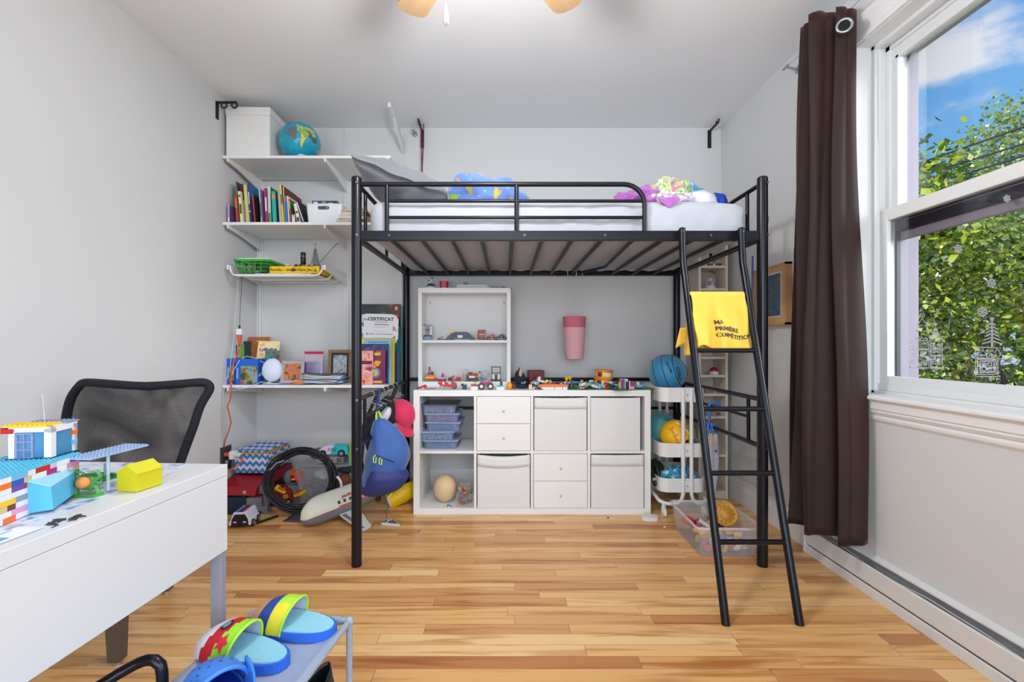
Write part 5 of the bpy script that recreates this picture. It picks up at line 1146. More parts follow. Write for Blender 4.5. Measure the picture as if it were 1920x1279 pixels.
# ================================================================ PINK HANGING LAMP under the bed
c_ = W(1077, 594, 3.10)
t = thing('hanging_lamp', 'pink tapered fabric lamp hanging on white cords under the loft bed', 'lamp', (c_[0], 3.10, c_[2]))
PK = M('pink_fabric', (226, 172, 182), .8, var=.03, scale=80); PK2 = M('rose_fabric', (206, 112, 130), .8, var=.03, scale=80)
b = MB(PK2); b.lathe([(.078, 0), (.0745, -.073)], n=36); b.build('upper_band', t)
b = MB(PK); b.lathe([(.0745, -.073), (.066, -.20), (.0605, -.288)], n=36).lathe([(.076, -.001), (.0585, -.287)], n=36).lathe([(.0605, -.288), (.045, -.292), (0, -.292)], n=36); b.build('shade', t)
WC = M('white_cord', (214, 214, 214), .6)
MB(WC).tube([(.012, 0, -.02), (.012, 0, .20), (.014, 0, .48)], .0026, 6).build('cord', t); MB(WC).tube([(-.036, .0, 0), (-.040, .0, .16), (-.046, .0, .30), (-.050, 0, .42), (-.03, 0, .47), (.014, 0, .475)], .0022, 6).build('cord', t); MB(WC).tube([(.056, 0, 0), (.054, 0, .20), (.053, 0, .44), (.018, 0, .49)], .002, 6).build('cord', t); MB(WC).tube([(.058, .0, -.28), (.058, .0, -.36)], .0012, 6).build('cord', t); MB(WC).tube([(-.0, .03, -.28), (.02, .05, -.38)], .0014, 6).build('cord', t)
MB(WC).cyl((.030, -.01, .452), (.048, -.012, .415), .006, .008, n=10).build('cord_switch', t)

# ================================================================ TOYS
COLS = dict(red=(190, 28, 34), blue=(30, 84, 170), yel=(236, 190, 30), grn=(30, 130, 66), wht=(224, 224, 226), blk=(30, 30, 34), gry=(140, 146, 154), org=(232, 112, 30), teal=(40, 160, 184), pnk=(226, 150, 196), pur=(110, 70, 160), tan=(206, 180, 130), dkb=(24, 44, 80), brn=(110, 60, 40), mag=(176, 30, 110), lim=(150, 196, 50), trans=(170, 210, 226), dkr=(110, 14, 22), lbl=(110, 176, 220), dkg=(80, 86, 92))
def C(k): return P(COLS[k])
def brick(b, x, y, z, w, d, h, col, studs=True, s=.008):
    b.mat(C(col)); b.box(x-w/2, x+w/2, y-d/2, y+d/2, z, z+h)
    if studs:
        nx = max(1, int(round(w/s))); ny = max(1, int(round(d/s)))
        for i in range(nx):
            for j in range(ny): b.cyl((x-w/2+w*(i+.5)/nx, y-d/2+d*(j+.5)/ny, z+h), (x-w/2+w*(i+.5)/nx, y-d/2+d*(j+.5)/ny, z+h+.0016), .0024, n=7)
def bricks(label, px, Y, z, specs, rot=0, name='brick_toy', cat='toy', group=None, part='brick_body'):
    # specs grouped in one body mesh: (x, y, z, w, d, h, colour[, studs])
    t = thing(name, label, cat, ((px-CX)*Y/F, Y, z+.0003), rot if isinstance(rot, tuple) else (0, 0, R(rot)), group)
    b = MB()
    for s_ in specs: brick(b, *s_)
    b.build(part, t); return t
def wheel(t, x, y, z, r, w, hub='wht', tire='blk', axis=(0, 1, 0)):
    a = Vector(axis).normalized()*w/2; c = Vector((x, y, z))
    q = MB(C(tire)); q.cyl(c-a, c+a, r, n=18); o = q.build('wheel', t, bevel=r*.12)
    MB(C(hub)).cyl(c-a*1.12, c+a*1.12, r*.52, n=14).build('hub', o); return o
kt = kh
rng = random.Random(11)
# -- front row on the cube shelf, left to right
t = thing('toy_hook', 'small red toy hook arm at the left front corner of the cube shelf', 'toy', (W(793, 0, 2.87)[0], 2.87, kt)); b = MB(C('red')); b.tube([(-.034, 0, .006), (-.012, 0, .012), (.004, 0, .022)], .005, 8).cb((.014, 0, .018), (.020, .014, .018), (0, .6, 0)); b.build('arm', t); MB(C('blk')).ball((-.036, 0, .006), .005, 8, 6).build('tip', t); MB(C('dkr')).tube([(.02, .0, .004), (.08, .02, .004)], .002, 6).build('rod', t)
t = thing('toy_scooter', 'red toy scooter with white front wheel on the cube shelf', 'toy', (W(840, 0, 2.90)[0], 2.90, kt), R(4))
b = MB(C('red')); b.prism([(-.062, .044), (-.045, .052), (-.030, .056), (-.004, .038), (.010, .024), (.020, .030), (.034, .058), (.040, .082), (.034, .084), (.026, .080), (.030, .048), (.044, .040), (.056, .034), (.052, .018), (.01, .012), (-.04, .020), (-.062, .034)], 'Y', -.016, .016); b.build('body', t, bevel=.002)
MB(C('blk')).tube([(.036, -.02, .084), (.036, .02, .084)], .003, 8).build('handlebar', t); wheel(t, -.034, 0, .020, .020, .012, 'wht', 'gry'); wheel(t, .040, 0, .018, .018, .012, 'gry', 'blk')
MB(C('wht')).box(-.035, -.022, -.0165, -.016, .03, .046).build('label_patch', t)
bricks('dark blue and black angled brick piece right of the red scooter', 871, 2.88, kt, [(0, 0, 0, .028, .024, .026, 'dkb'), (-.014, 0, .020, .016, .018, .014, 'blk'), (.004, 0, .026, .02, .02, .006, 'teal')])
bricks('little white box with magenta brick top at the front edge of the cube shelf', 889.5, 2.845, kt, [(0, 0, 0, .044, .024, .022, 'wht', False), (.002, 0, .022, .044, .024, .009, 'mag')])
bricks('yellow brick piece standing behind the white and magenta box', 889, 2.92, kt, [(-.006, 0, 0, .030, .016, .016, 'wht'), (-.008, 0, .016, .026, .016, .014, 'yel'), (.008, 0, .016, .012, .014, .028, 'yel')])
t = thing('monster_truck', 'small purple monster truck with big black wheels on the cube shelf', 'toy car', (W(911, 0, 2.87)[0], 2.88, kt), R(3)); b = MB(C('mag')); b.prism([(-.040, .030), (-.036, .044), (-.018, .048), (-.010, .060), (.016, .060), (.024, .046), (.040, .042), (.042, .030)], 'Y', -.018, .018); b.mat(C('gry')).prism([(-.014, .048), (-.008, .058), (.013, .058), (.018, .048)], 'Y', -.0186, .0186).box(-.03, .03, -.01, .01, .018, .03); b.build('body', t, bevel=.0015)
for x in (-.028, .028):
    for y in (-.024, .024): wheel(t, x, y, .0205, .0205, .016, 'wht')
bricks('little white box with light blue brick top beside the orange ball', 938.5, 2.84, kt, [(0, 0, 0, .050, .024, .020, 'wht', False), (-.004, 0, .020, .036, .022, .008, 'teal'), (.004, .02, .026, .016, .012, .022, 'blk')])
one(MB(M('orange_toy', (238, 160, 34), .4)).ball((0, 0, .0235), (.019, .019, .0235), 20, 14), 'toy_egg', 'small orange egg shaped ball on the cube shelf, in front of the shelf unit corner', 'toy ball', loc=(W(955, 0, 2.86)[0], 2.86, kt))
one(MB(C('brn')).ball((0, 0, .016), (.014, .016, .016), 16, 12), 'toy_ball', 'brown little ball behind the orange one', 'toy ball', loc=(W(964, 0, 2.89)[0], 2.90, kt))
# navy slipper-like pouch
t = thing('pouch', 'pointed navy and tan pouch leaning upright right of the shelf unit', 'pouch', (W(974, 0, 3.02)[0], 3.03, kt)); NV = M('navy_cloth', (26, 36, 60), .85, var=.1)
b = MB(NV); b.ball((-.006, 0, .056), (.026, .02, .060), 20, 14).ball((.020, .004, .045), (.022, .02, .050), 18, 12); b.build('body', t); MB(M('tan_cloth', (206, 170, 132), .85)).ball((.004, -.012, .098), (.016, .010, .032), 14, 10).build('tan_panel', t); MB(NV).tube([(.0, -.02, .13), (-.012, -.03, .08), (-.020, -.03, .03)], .004, 6).build('strap', t)
t = thing('pouch', 'low navy pouch lying in front of the pointed one', 'pouch', (W(978, 0, 2.92)[0], 2.93, kt)); b = MB(NV); b.ball((0, 0, .015), (.042, .028, .017), 20, 12); b.build('body', t); 
bricks('green and grey little brick animal on the low navy pouch', 982, 2.925, kt+.0315, [(-.008, 0, 0, .020, .012, .010, 'grn'), (.010, 0, 0, .014, .012, .014, 'gry')])
t = thing('red_cube_box', 'dark red open box standing at the back of the cube shelf', 'box', (W(1005, 0, 3.12)[0], 3.145, kt), R(6)); b = MB(C('dkr')); b.box(-.052, .052, .05, .053, 0, .105).box(-.052, -.049, -.05, .05, 0, .105).box(.049, .052, -.05, .05, 0, .105).box(-.049, .049, -.05, .05, 0, .003).box(-.049, .049, -.05, -.047, 0, .105); b.build('body', t)
# white brick plane on green plate lying slantwise
t = bricks('brick model on a tilted green plate with white, orange and blue bricks', 1020, 2.98, kt+.020, [(0, 0, 0, .150, .048, .0035, 'grn'), (-.040, 0, .0035, .016, .016, .030, 'wht'), (-.02, .0, .0035, .03, .03, .012, 'wht'), (.005, .0, .0035, .02, .024, .014, 'yel'), (.012, -.004, .0175, .016, .016, .010, 'wht'), (.035, 0, .0035, .022, .02, .022, 'org'), (.035, 0, .0255, .02, .016, .006, 'lim'), (.056, -.004, .0035, .018, .02, .020, 'blue'), (-.052, .01, .0035, .012, .012, .022, 'pur')], rot=(0, R(17), 0)); t.location.z = kt+.028
t = thing('toy_boat', 'orange and white toy boat along the front edge of the cube shelf', 'toy boat', (W(1035.5, 0, 2.85)[0], 2.85, kt))
b = MB(C('org')); b.prism([(-.093, .022), (-.070, .034), (.080, .034), (.092, .028), (.092, .018), (-.060, .018), (-.080, .018)], 'Y', -.016, .016); b.build('deck', t, bevel=.002)
b = MB(C('wht')); b.prism([(-.074, .014), (-.060, .018), (.092, .018), (.092, 0), (-.055, 0)], 'Y', -.014, .014); b.build('hull', t, bevel=.002); b = MB(C('blk'))
for x in (.010, .062): b.box(x, x+.003, -.0146, -.014, .002, .018)
b.build('hull_lines', t); MB(C('red')).cyl((.01, 0, .034), (.01, 0, .042), .008, n=12).build('hatch', t)
bricks('red and white little brick car behind the orange boat', 1052, 2.95, kt, [(0, 0, .006, .060, .026, .010, 'red'), (-.01, 0, .016, .020, .02, .008, 'wht'), (.014, 0, .016, .018, .02, .012, 'red'), (0, 0, 0, .05, .02, .006, 'blk', False)])
bricks('white and green little brick heap left of the orange boat', 998, 2.91, kt, [(-.012, 0, 0, .018, .016, .026, 'wht'), (.006, 0, 0, .016, .014, .016, 'grn'), (.020, -.004, 0, .034, .014, .011, 'wht'), (.0, -.02, 0, .020, .012, .008, 'yel'), (.03, -.02, 0, .03, .012, .008, 'dkr')])
t = thing('toy_lion', 'yellow toy animal with brown nose standing on grey bricks', 'toy', (W(1066, 0, 3.05)[0], 3.06, kt+.030)); b = MB(C('yel')); b.ball((-.012, 0, .024), (.014, .012, .016), 12, 8).ball((.010, 0, .030), (.016, .010, .011), 12, 8).cyl((-.014, 0, 0), (-.012, 0, .02), .006, n=8).cyl((.014, 0, 0), (.012, 0, .03), .005, n=8); b.build('body', t); MB(C('brn')).ball((-.026, -.002, .026), (.006, .007, .008), 8, 6).build('nose', t)
bricks('grey and tan low brick block under the yellow toy animal', 1068, 3.06, kt, [(0, 0, 0, .080, .040, .018, 'tan'), (.02, 0, .018, .05, .03, .011, 'gry')])
t = thing('toy_gate', 'black upright brick frame standing at the middle of the cube shelf', 'toy', (W(1073, 0, 2.89)[0], 2.89, kt)); b = MB(C('blk')); b.box(-.013, -.010, -.004, .004, 0, .052).box(.010, .013, -.004, .004, 0, .052).box(-.013, .013, -.004, .004, .050, .054); b.build('frame', t)
bricks('light blue flat brick plane wing behind the black frame', 1092, 3.02, kt+.025, [(0, 0, 0, .150, .040, .004, 'teal'), (-.05, 0, .004, .03, .02, .008, 'lbl'), (.0, .0, -.012, .02, .02, .012, 'blk', False), (-.045, .0, -.025, .02, .02, .025, 'blk', False), (.05, .0, -.025, .02, .02, .025, 'dkg', False)])
bricks('purple small brick ball house left of the black frame', 1064, 2.88, kt, [(0, 0, 0, .014, .014, .018, 'pur'), (0, 0, .018, .010, .010, .006, 'pnk')])
t = bricks('white toy airplane with propeller lying on the green plate', 1109, 2.92, kt+.012, [(0, 0, .006, .066, .012, .012, 'gry', False), (-.016, 0, .012, .022, .010, .009, 'wht'), (.03, 0, .014, .012, .034, .003, 'gry'), (-.006, 0, .006, .014, .080, .003, 'gry')], rot=-8, cat='toy plane', name='toy_airplane'); wheel(t, .010, -.015, .0, .008, .006)
bricks('dark and pink flat brick car wreck at the front edge right of the black frame', 1094, 2.85, kt, [(0, 0, 0, .058, .022, .006, 'blk'), (-.008, 0, .006, .034, .016, .006, 'pnk'), (.02, 0, .006, .014, .014, .008, 'blk')], rot=-20)
for (px, Y, a, s_, lb) in ((1100, 2.91, 3, .125, 'green square baseplate under the jumble in the middle of the cube shelf'), (1184, 2.905, 24, .150, 'green baseplate overhanging the right front corner of the cube shelf')):
    t = thing('baseplate', lb, 'baseplate', (W(px, 0, Y)[0], Y, kt+.0003), R(a)); b = MB(C('grn')); sx = s_*(1.0 if px < 1150 else 1.15); b.box(-sx, sx, -s_*.5, s_*.5, 0, .0022)
    n = 18
    for i in range(n):
        for j in range(n//2): b.cyl((-sx+2*sx*(i+.5)/n, -s_*.5+s_*(j+.5)/(n//2), .0022), (-sx+2*sx*(i+.5)/n, -s_*.5+s_*(j+.5)/(n//2), .0036), .0028, n=6)
    b.build('plate', t)
# modelling-dough tubs
for k, (z, r, px, lb, tilt) in enumerate(((kt+.012, .055, 1131, 'lower of two stacked yellow and orange dough tubs', 2), (kt+.064, .0555, 1132.5, 'upper of two stacked yellow and orange dough tubs, orange lid', 3))):
    t = thing('dough_tub', lb, 'tub', (W(px, 0, 3.02)[0], 3.03, z), (R(1), R(tilt), R(20)), 'stacked dough tubs')
    b = MB(P((240, 186, 36))); b.lathe([(0, 0), (r, 0), (r, .040), (0, .040)], n=36); b.build('body', t, bevel=.001); b = MB(P((232, 126, 36))); b.lathe([(0, .040), (r+.006, .040), (r+.007, .043), (r+.007, .050), (r+.004, .052), (r-.004, .050), (0, .050)], n=36); b.build('lid', t)
    b = MB(PR((216, 216, 226))) if k else MB(PR((60, 60, 70)))
    a0, a1 = (-1.95, -1.2) if k else (-1.55, -1.15)
    vs = [((r+.0006)*cos(a0+(a1-a0)*i/10), (r+.0006)*sin(a0+(a1-a0)*i/10), z_) for z_ in (.010, .032) for i in range(11)]; b.add(vs, [(i, i+1, 12+i, 11+i) for i in range(10)], True); b.build('label_patch', t)
    b = MB(PR((120, 30, 60))); a0, a1 = -2.9, -2.35
    vs = [((r+.0006)*cos(a0+(a1-a0)*i/10), (r+.0006)*sin(a0+(a1-a0)*i/10), z_) for z_ in (.006, .036) for i in range(11)]; b.add(vs, [(i, i+1, 12+i, 11+i) for i in range(10)], True); b.build('maroon_patch', t)
t = thing('picture_tile', 'small light blue picture tile standing before the dough tubs', 'tile', (W(1139, 0, 2.93)[0], 2.935, kt+.004), (R(-8), 0, R(3))); MB(PR((186, 214, 226))).box(-.036, .036, 0, .004, 0, .040).build('tile', t); b = MB(PR((190, 60, 110)))
for i in range(7): x, z = rng.uniform(-.03, .03), rng.uniform(.005, .035); b.mat(PR(rng.choice([(190, 60, 110), (40, 110, 170), (60, 90, 90)]))).cyl((x, -.0006, z), (x, 0, z), .004, n=8)
b.build('print', t)
t = bricks('colourful brick doorway in purple, blue and pink on the green baseplate', 1177, 2.87, kt+.0025, [(-.030, .0, 0, .022, .012, .058, 'pur'), (-.014, -.004, 0, .012, .012, .048, 'gry', False), (0, -.004, 0, .016, .010, .046, 'blk', False), (.014, -.004, 0, .006, .014, .052, 'wht', False), (.030, -.006, 0, .026, .016, .018, 'pnk'), (.030, -.006, .018, .026, .016, .014, 'mag'), (.030, -.006, .032, .026, .016, .010, 'blue'), (.030, -.006, .042, .026, .016, .008, 'red'), (-.050, .02, 0, .018, .016, .044, 'yel'), (-.050, .02, .044, .02, .02, .012, 'org'), (-.030, .03, .03, .05, .012, .03, 'wht'), (-.062, .02, .040, .014, .02, .020, 'blk')], rot=-28)
bricks('light blue little brick vehicle at the right on the green baseplate', 1199, 2.90, kt+.0025, [(0, 0, .008, .034, .018, .014, 'lbl'), (-.010, 0, .022, .012, .014, .018, 'wht'), (.012, 0, .022, .012, .012, .006, 'teal'), (0, 0, 0, .03, .02, .008, 'blk', False)])
# loose single bricks in the jumble
LOOSE = ['red', 'blue', 'yel', 'wht', 'blk', 'gry', 'teal', 'grn', 'tan', 'blk', 'wht', 'gry', 'pur', 'org']; protos = {}
for i in range(70):
    col = rng.choice(LOOSE); px = rng.uniform(985, 1165); Y = rng.uniform(2.845, 3.10)
    if px < 1075 and Y < 2.88: Y += .05
    z = kt+.005+rng.choice((0, .004, .012, .022)); rot = (rng.uniform(-.4, .4), rng.uniform(-.4, .4), rng.uniform(0, 3.1))
    loc = ((px-CX)*Y/F, Y, z)
    if col not in protos:
        b = MB(); brick(b, 0, 0, 0, .024, .016, .0096, col); nm = {'yel': 'yellow', 'wht': 'white', 'blk': 'black', 'gry': 'grey', 'org': 'orange', 'grn': 'green', 'pur': 'purple'}.get(col, col)
        o = one(b, 'toy_brick', 'small loose %s toy brick in the jumble on the cube shelf' % nm, 'toy brick', 'loose %s bricks on the cube shelf' % nm, loc=loc, rot=rot); protos[col] = o
    else: c = protos[col].copy(); COL.objects.link(c); c.location = loc; c.rotation_euler = rot; c.scale = (rng.uniform(.7, 1.7), rng.uniform(.7, 1.5), rng.uniform(.9, 1.6))
# -- lower compartment of the shelf unit
zl = kt+.034
bricks('tiered brick tower, red on yellow and blue, at the left of the lower compartment', 807, 3.12, zl, [(.01, 0, 0, .085, .05, .004, 'grn'), (.012, 0, .004, .07, .04, .012, 'red'), (-.004, 0, .016, .06, .036, .013, 'yel'), (.0, 0, .029, .05, .034, .014, 'org'), (.0, 0, .043, .036, .03, .012, 'blue'), (.014, 0, .043, .010, .031, .016, 'blk'), (-.004, 0, .055, .026, .02, .010, 'gry'), (-.006, 0, .065, .012, .012, .030, 'red')])
bricks('purple and grey little brick figure standing next to the tiered tower', 829, 3.12, zl, [(0, 0, 0, .05, .034, .012, 'dkr'), (0, 0, .012, .036, .02, .014, 'pnk'), (.004, 0, .026, .018, .012, .012, 'brn'), (.004, 0, .038, .012, .012, .014, 'pur')])
bricks('low red and green brick base with orange and blue slopes behind the red scooter', 853, 3.14, zl, [(0, 0, 0, .09, .04, .004, 'grn'), (.025, 0, .004, .036, .02, .018, 'red'), (-.03, 0, .004, .03, .02, .016, 'dkb'), (-.02, 0, .020, .024, .016, .010, 'org')])
bricks('little house with lilac roof in the lower compartment', 864, 3.15, zl, [(0, 0, 0, .03, .024, .026, 'tan', False), (0, 0, .026, .036, .028, .012, 'pnk'), (0, 0, .038, .022, .018, .008, 'wht')])
t = bricks('red and black brick car with a black spoiler in the lower compartment', 885, 3.10, zl, [(0, 0, .010, .075, .034, .012, 'blk'), (0, 0, .022, .040, .03, .014, 'wht'), (0, 0, .036, .05, .03, .012, 'red'), (.03, 0, .036, .018, .03, .016, 'red'), (-.01, 0, .050, .03, .02, .008, 'blk')], name='brick_car', cat='toy car'); wheel(t, -.028, -.02, .011, .011, .008, 'red'); wheel(t, .028, -.02, .011, .011, .008, 'red')
bricks('yellow and blue toy figure standing right of the red brick car', 899, 3.13, zl, [(0, 0, 0, .014, .010, .030, 'gry', False), (0, 0, .030, .018, .012, .022, 'yel', False), (.002, 0, .052, .012, .012, .012, 'blue')], name='toy_figure')
CLR = M('clear_plastic', (214, 226, 230), .08, alpha=.35, var=.03)
for px, r, lb in ((873, .022, 'clear round dome piece at the back of the lower compartment'), (909, .030, 'larger clear dome piece left of the black brick frame')): one(MB(CLR).ball((0, 0, r*.9), (r, .012, r), 20, 14), 'clear_dome', lb, 'toy part', loc=(W(px, 0, 3.16)[0], 3.165, zl+(.04 if px < 900 else .014)))
bricks('teal and grey brick plinth under the clear domes', 892, 3.165, zl, [(0, 0, 0, .13, .03, .013, 'teal'), (-.05, 0, .013, .03, .02, .026, 'dkg')])
t = bricks('brick engine with white pillars and tall black frame on top', 930, 3.12, zl, [(0, 0, 0, .070, .04, .012, 'blk'), (-.016, -.014, .012, .014, .012, .032, 'wht'), (.018, -.014, .012, .014, .012, .032, 'wht'), (0, .005, .012, .05, .02, .032, 'dkr'), (0, 0, .044, .08, .03, .008, 'gry')]); b = MB(C('blk')); b.box(-.032, -.026, -.004, .004, .052, .096).box(.026, .032, -.004, .004, .052, .096).box(-.032, .032, -.004, .004, .092, .098).box(-.032, .032, -.004, .004, .050, .056); b.build('window_frame', t)
# -- middle shelf of the unit
zm = kt+.313
t = bricks('white, grey and light blue brick building at the left of the middle shelf', 802, 3.13, zm, [(0, 0, 0, .022, .02, .010, 'teal', False), (0, 0, .010, .036, .026, .014, 'lbl'), (0, 0, .024, .058, .03, .012, 'dkr'), (0, 0, .036, .036, .028, .060, 'gry'), (-.024, 0, .036, .010, .03, .060, 'wht'), (.024, 0, .036, .010, .03, .060, 'wht'), (0, -.015, .070, .030, .004, .005, 'dkr', False), (.004, -.015, .058, .014, .004, .008, 'blue', False), (0, 0, .096, .056, .03, .008, 'gry'), (-.022, 0, .104, .010, .012, .006, 'red'), (-.030, 0, .030, .010, .012, .010, 'wht'), (.030, 0, .030, .010, .012, .010, 'wht')])
bricks('small flat black, red and yellow toy glider on the middle shelf', 829, 3.12, zm, [(0, 0, 0, .070, .02, .005, 'blk'), (-.018, 0, .005, .016, .014, .010, 'red'), (.008, 0, .005, .03, .012, .004, 'yel'), (.0, 0, .005, .006, .006, .022, 'blk', False)])
t = thing('toy_shuttle', 'dark blue toy shuttle with orange tail fin on the middle shelf', 'toy plane', (W(866, 0, 3.10)[0], 3.11, zm))
b = MB(C('dkb')); b.prism([(-.085, .030), (-.075, .046), (-.040, .056), (.030, .056), (.052, .046), (.084, .014), (.090, .006), (.080, .002), (-.02, .010), (-.06, .018)], 'Y', -.018, .018); b.build('fuselage', t, bevel=.003); MB(C('yel')).prism([(-.082, .036), (-.074, .082), (-.066, .076), (-.052, .054), (-.060, .040)], 'Y', -.003, .003).build('tail_fin', t)
b = MB(C('gry')); b.box(-.05, .05, -.03, .03, 0, .008); b.mat(C('wht')).box(-.028, .006, -.019, .019, .016, .034); b.build('base', t); MB(C('blk')).prism([(.030, .044), (.050, .040), (.070, .022), (.04, .022)], 'Y', -.0186, .0186).build('cockpit', t)
bricks('green and grey brick block behind the shuttle tail', 843, 3.16, zm, [(0, 0, 0, .04, .03, .02, 'dkg'), (0, 0, .02, .03, .02, .012, 'grn')])
t = thing('toy_bus', 'small red double-decker toy bus seen from the front on the middle shelf', 'toy bus', (W(903, 0, 3.12)[0], 3.12, zm), R(8)); b = MB(C('red')); b.box(-.023, .023, -.03, .05, .006, .070); b.build('body', t, bevel=.003); b = MB(C('dkg')); b.box(-.018, .018, -.0308, -.030, .048, .062).box(-.018, .018, -.0308, -.030, .012, .026).box(.023, .0238, -.02, .045, .050, .062); b.build('windows', t); MB(C('yel')).box(-.020, .020, -.0312, -.030, .036, .042).build('stripe', t); wheel(t, -.02, -.02, .008, .008, .006, axis=(1, 0, 0)); wheel(t, .02, -.02, .008, .008, .006, axis=(1, 0, 0))
for px, a, col, lb in ((922, 12, 'red', 'red and black toy motorcycle on the middle shelf'), (940, 10, 'blk', 'black toy motorcycle with yellow mark at the right end of the middle shelf')):
    t = thing('toy_motorcycle', lb, 'toy motorcycle', (W(px, 0, 3.11)[0], 3.11, zm), R(a), 'toy motorcycles'); b = MB(C(col)); b.prism([(-.022, .020), (-.012, .036), (.004, .040), (.012, .034), (.026, .032), (.010, .016)], 'Y', -.008, .008); b.build('body', t, bevel=.002)
    MB(C('blk')).tube([(.006, -.014, .044), (.010, 0, .040), (.006, .014, .044)], .002, 6).build('handlebar', t); wheel(t, -.024, 0, .012, .012, .008, 'gry'); wheel(t, .026, 0, .012, .012, .008, 'gry'); MB(C('yel' if col == 'blk' else 'wht')).box(-.006, .002, -.0086, -.008, .022, .032).build('number_patch', t)
one(MB(C('yel')).box(-.012, .012, -.005, .005, 0, .003), 'toy_brick', 'flat yellow brick at the edge of the middle shelf below the bus', 'toy brick', loc=(W(896, 0, 3.07)[0], 3.065, zm+.0003))
# -- top of the unit
zt_ = uz1
t = thing('toy_figurine', 'small dog figure on a teal half ball on top of the shelf unit', 'toy', (W(807, 0, 3.10)[0], 3.12, zt_)); b = MB(C('wht')); b.lathe([(0, 0), (.030, 0), (.033, .008), (.031, .016)], n=24); b.build('base_ring', t); b = MB(P((24, 110, 120))); b.ball((0, 0, .012), (.031, .031, .028), 20, 12); b.build('half_ball', t)
b = MB(C('wht')); b.ball((-.004, 0, .052), (.014, .010, .010), 12, 8).ball((.004, 0, .066), (.010, .009, .009), 12, 8).cyl((-.008, 0, .036), (-.008, 0, .05), .004, n=8).cyl((.004, 0, .036), (.004, 0, .05), .004, n=8); b.mat(C('blk')).ball((.008, -.001, .072), (.007, .008, .007), 10, 8).ball((-.012, -.002, .056), (.006, .009, .006), 10, 8); b.build('dog_figure', t)
t = thing('red_cup', 'small red square plastic cup on top of the shelf unit', 'cup', (W(832, 0, 3.10)[0], 3.12, zt_), R(5)); b = MB(C('red')); tapered_tub(.052, .060, .05, .058, .050, C('red'), rim=.002).build('body', t)
t = thing('paper_stack', 'small stack of white paper on top of the shelf unit', 'papers', (W(886, 0, 3.10)[0], 3.13, zt_))
for k in range(3): MB(PAPER).box(-.110+.004*k, .110-.006*k, -.055, .055, .0003+k*.008, .007+k*.008).build('paper_sheets', t)
t = thing('mini_frame', 'tiny dark brown carved frame standing on the white paper stack', 'trinket', (W(873, 0, 3.10)[0], 3.10, zt_+.0245)); b = MB(C('brn')); b.box(-.014, .014, -.003, .003, 0, .004).box(-.014, .014, -.003, .003, .013, .017)
for x in (-.012, -.004, .004, .012): b.box(x-.0015, x+.0015, -.003, .003, .004, .013)
b.build('frame', t)
t = thing('shell_tray', 'thin grey cardboard with small shells at the right on top of the shelf unit', 'trinkets', (W(938, 0, 3.10)[0], 3.12, zt_)); MB(PR((176, 172, 164))).box(-.072, .078, -.04, .04, .0003, .004).build('card', t); b = MB(PR((110, 96, 84)))
for i in range(9): b.mat(PR(rng.choice([(90, 80, 74), (170, 150, 130), (60, 56, 56)]))).ball((-.06+i*.014, rng.uniform(-.02, .02), .010), (.006, .006, .005), 8, 6)
b.build('shells', t); t['kind'] = 'thing' if False else t.get('kind', 'thing'); del t['kind']

# ================================================================ CUBE SHELF CONTENT (left column)
BX2 = M('blue_clear_plastic', (160, 184, 226), .18, alpha=.24, var=.03); LIDC = M('pale_blue_lid', (186, 204, 236), .2, alpha=.62, var=.02); LIDT = M('dark_clear_lid', (80, 84, 98), .2, alpha=.9, var=.03)
x0, z0 = cell(0, 1); z = z0; BXS = [(816+.5, 10, 'bottom', (70, 84, 120), 0), (808.5, 0, 'second from below', (150, 160, 180), 3), (822, 12, 'middle', (30, 110, 190), -2), (819, 4, 'second from the top', (176, 60, 150), 1), (815, 2, 'topmost', (176, 130, 100), -2)]
for k, (px, dy, lb, c, a) in enumerate(BXS):
    Y = 2.86; hh = .056
    t = thing('sorting_box', 'clear blue plastic sorting box, %s of the stack in the cube shelf' % lb, 'plastic box', (W(px+9, 0, Y)[0], Y+.12+dy*.001, z+.0004), R(a), 'stack of clear plastic sorting boxes')
    tapered_tub(.200, .212, .235, .250, hh-.006, BX2, th=.0015, rim=.002).build('body', t)
    b = MB(LIDT if k == 4 else LIDC); b.prism(rrect(-.113, .113, -.130, .130, .008), 'Z', hh-.006, hh); b.build('lid', t, bevel=.001)
    b = MB(PR(c)); rg = random.Random(k)
    for i in range(46): b.mat(PR(tuple(min(255, max(0, v+rg.randint(-26, 30))) for v in c))).cb((rg.uniform(-.085, .085), rg.uniform(-.105, -.02), .006+rg.uniform(0, .022)), (.014, .012, .009), (rg.random(), rg.random(), rg.random()))
    b = b.build('small_parts', t); b['kind'] = 'stuff'
    b = MB(LIDC)
    for x in (-.078, .078): b.box(x-.001, x+.001, -.1245, -.122, .004, hh-.006)
    b.build('side_ribs', t); z += hh+.0006
x0, z0 = cell(0, 0)
one(MB(M('peach_ball', (222, 192, 152), .45, var=.05, scale=8)).ball((0, 0, .0853), (.0735, .0735, .0853), 32, 22), 'ball', 'large peach coloured egg shaped ball in the bottom left cell', 'ball', loc=(W(834, 0, 2.93)[0], 2.945, kz+z0))
t = thing('zip_bag', 'clear bag of green, yellow and red toy pieces in the bottom left cell', 'bag', (W(869, 0, 2.86)[0]+.004, 2.90, z0+.0005), R(0))
b = MB(P(COLS['grn'])); rg = random.Random(4)
for i in range(34):
    h_ = rg.random(); c = rg.choice(['grn', 'grn', 'yel', 'dkr', 'mag', 'teal', 'pur', 'red', 'tan']); b.mat(C(c)); zz_ = .012+h_*.10*rg.random(); b.cb((rg.uniform(-.036, .036)*(1-h_*.3), rg.uniform(-.03, .05), zz_+.005), (.032, .022, .012), (rg.uniform(-.6, .6), rg.uniform(-.6, .6), rg.random()*3))
b.build('toy_pieces', t)['kind'] = 'stuff'
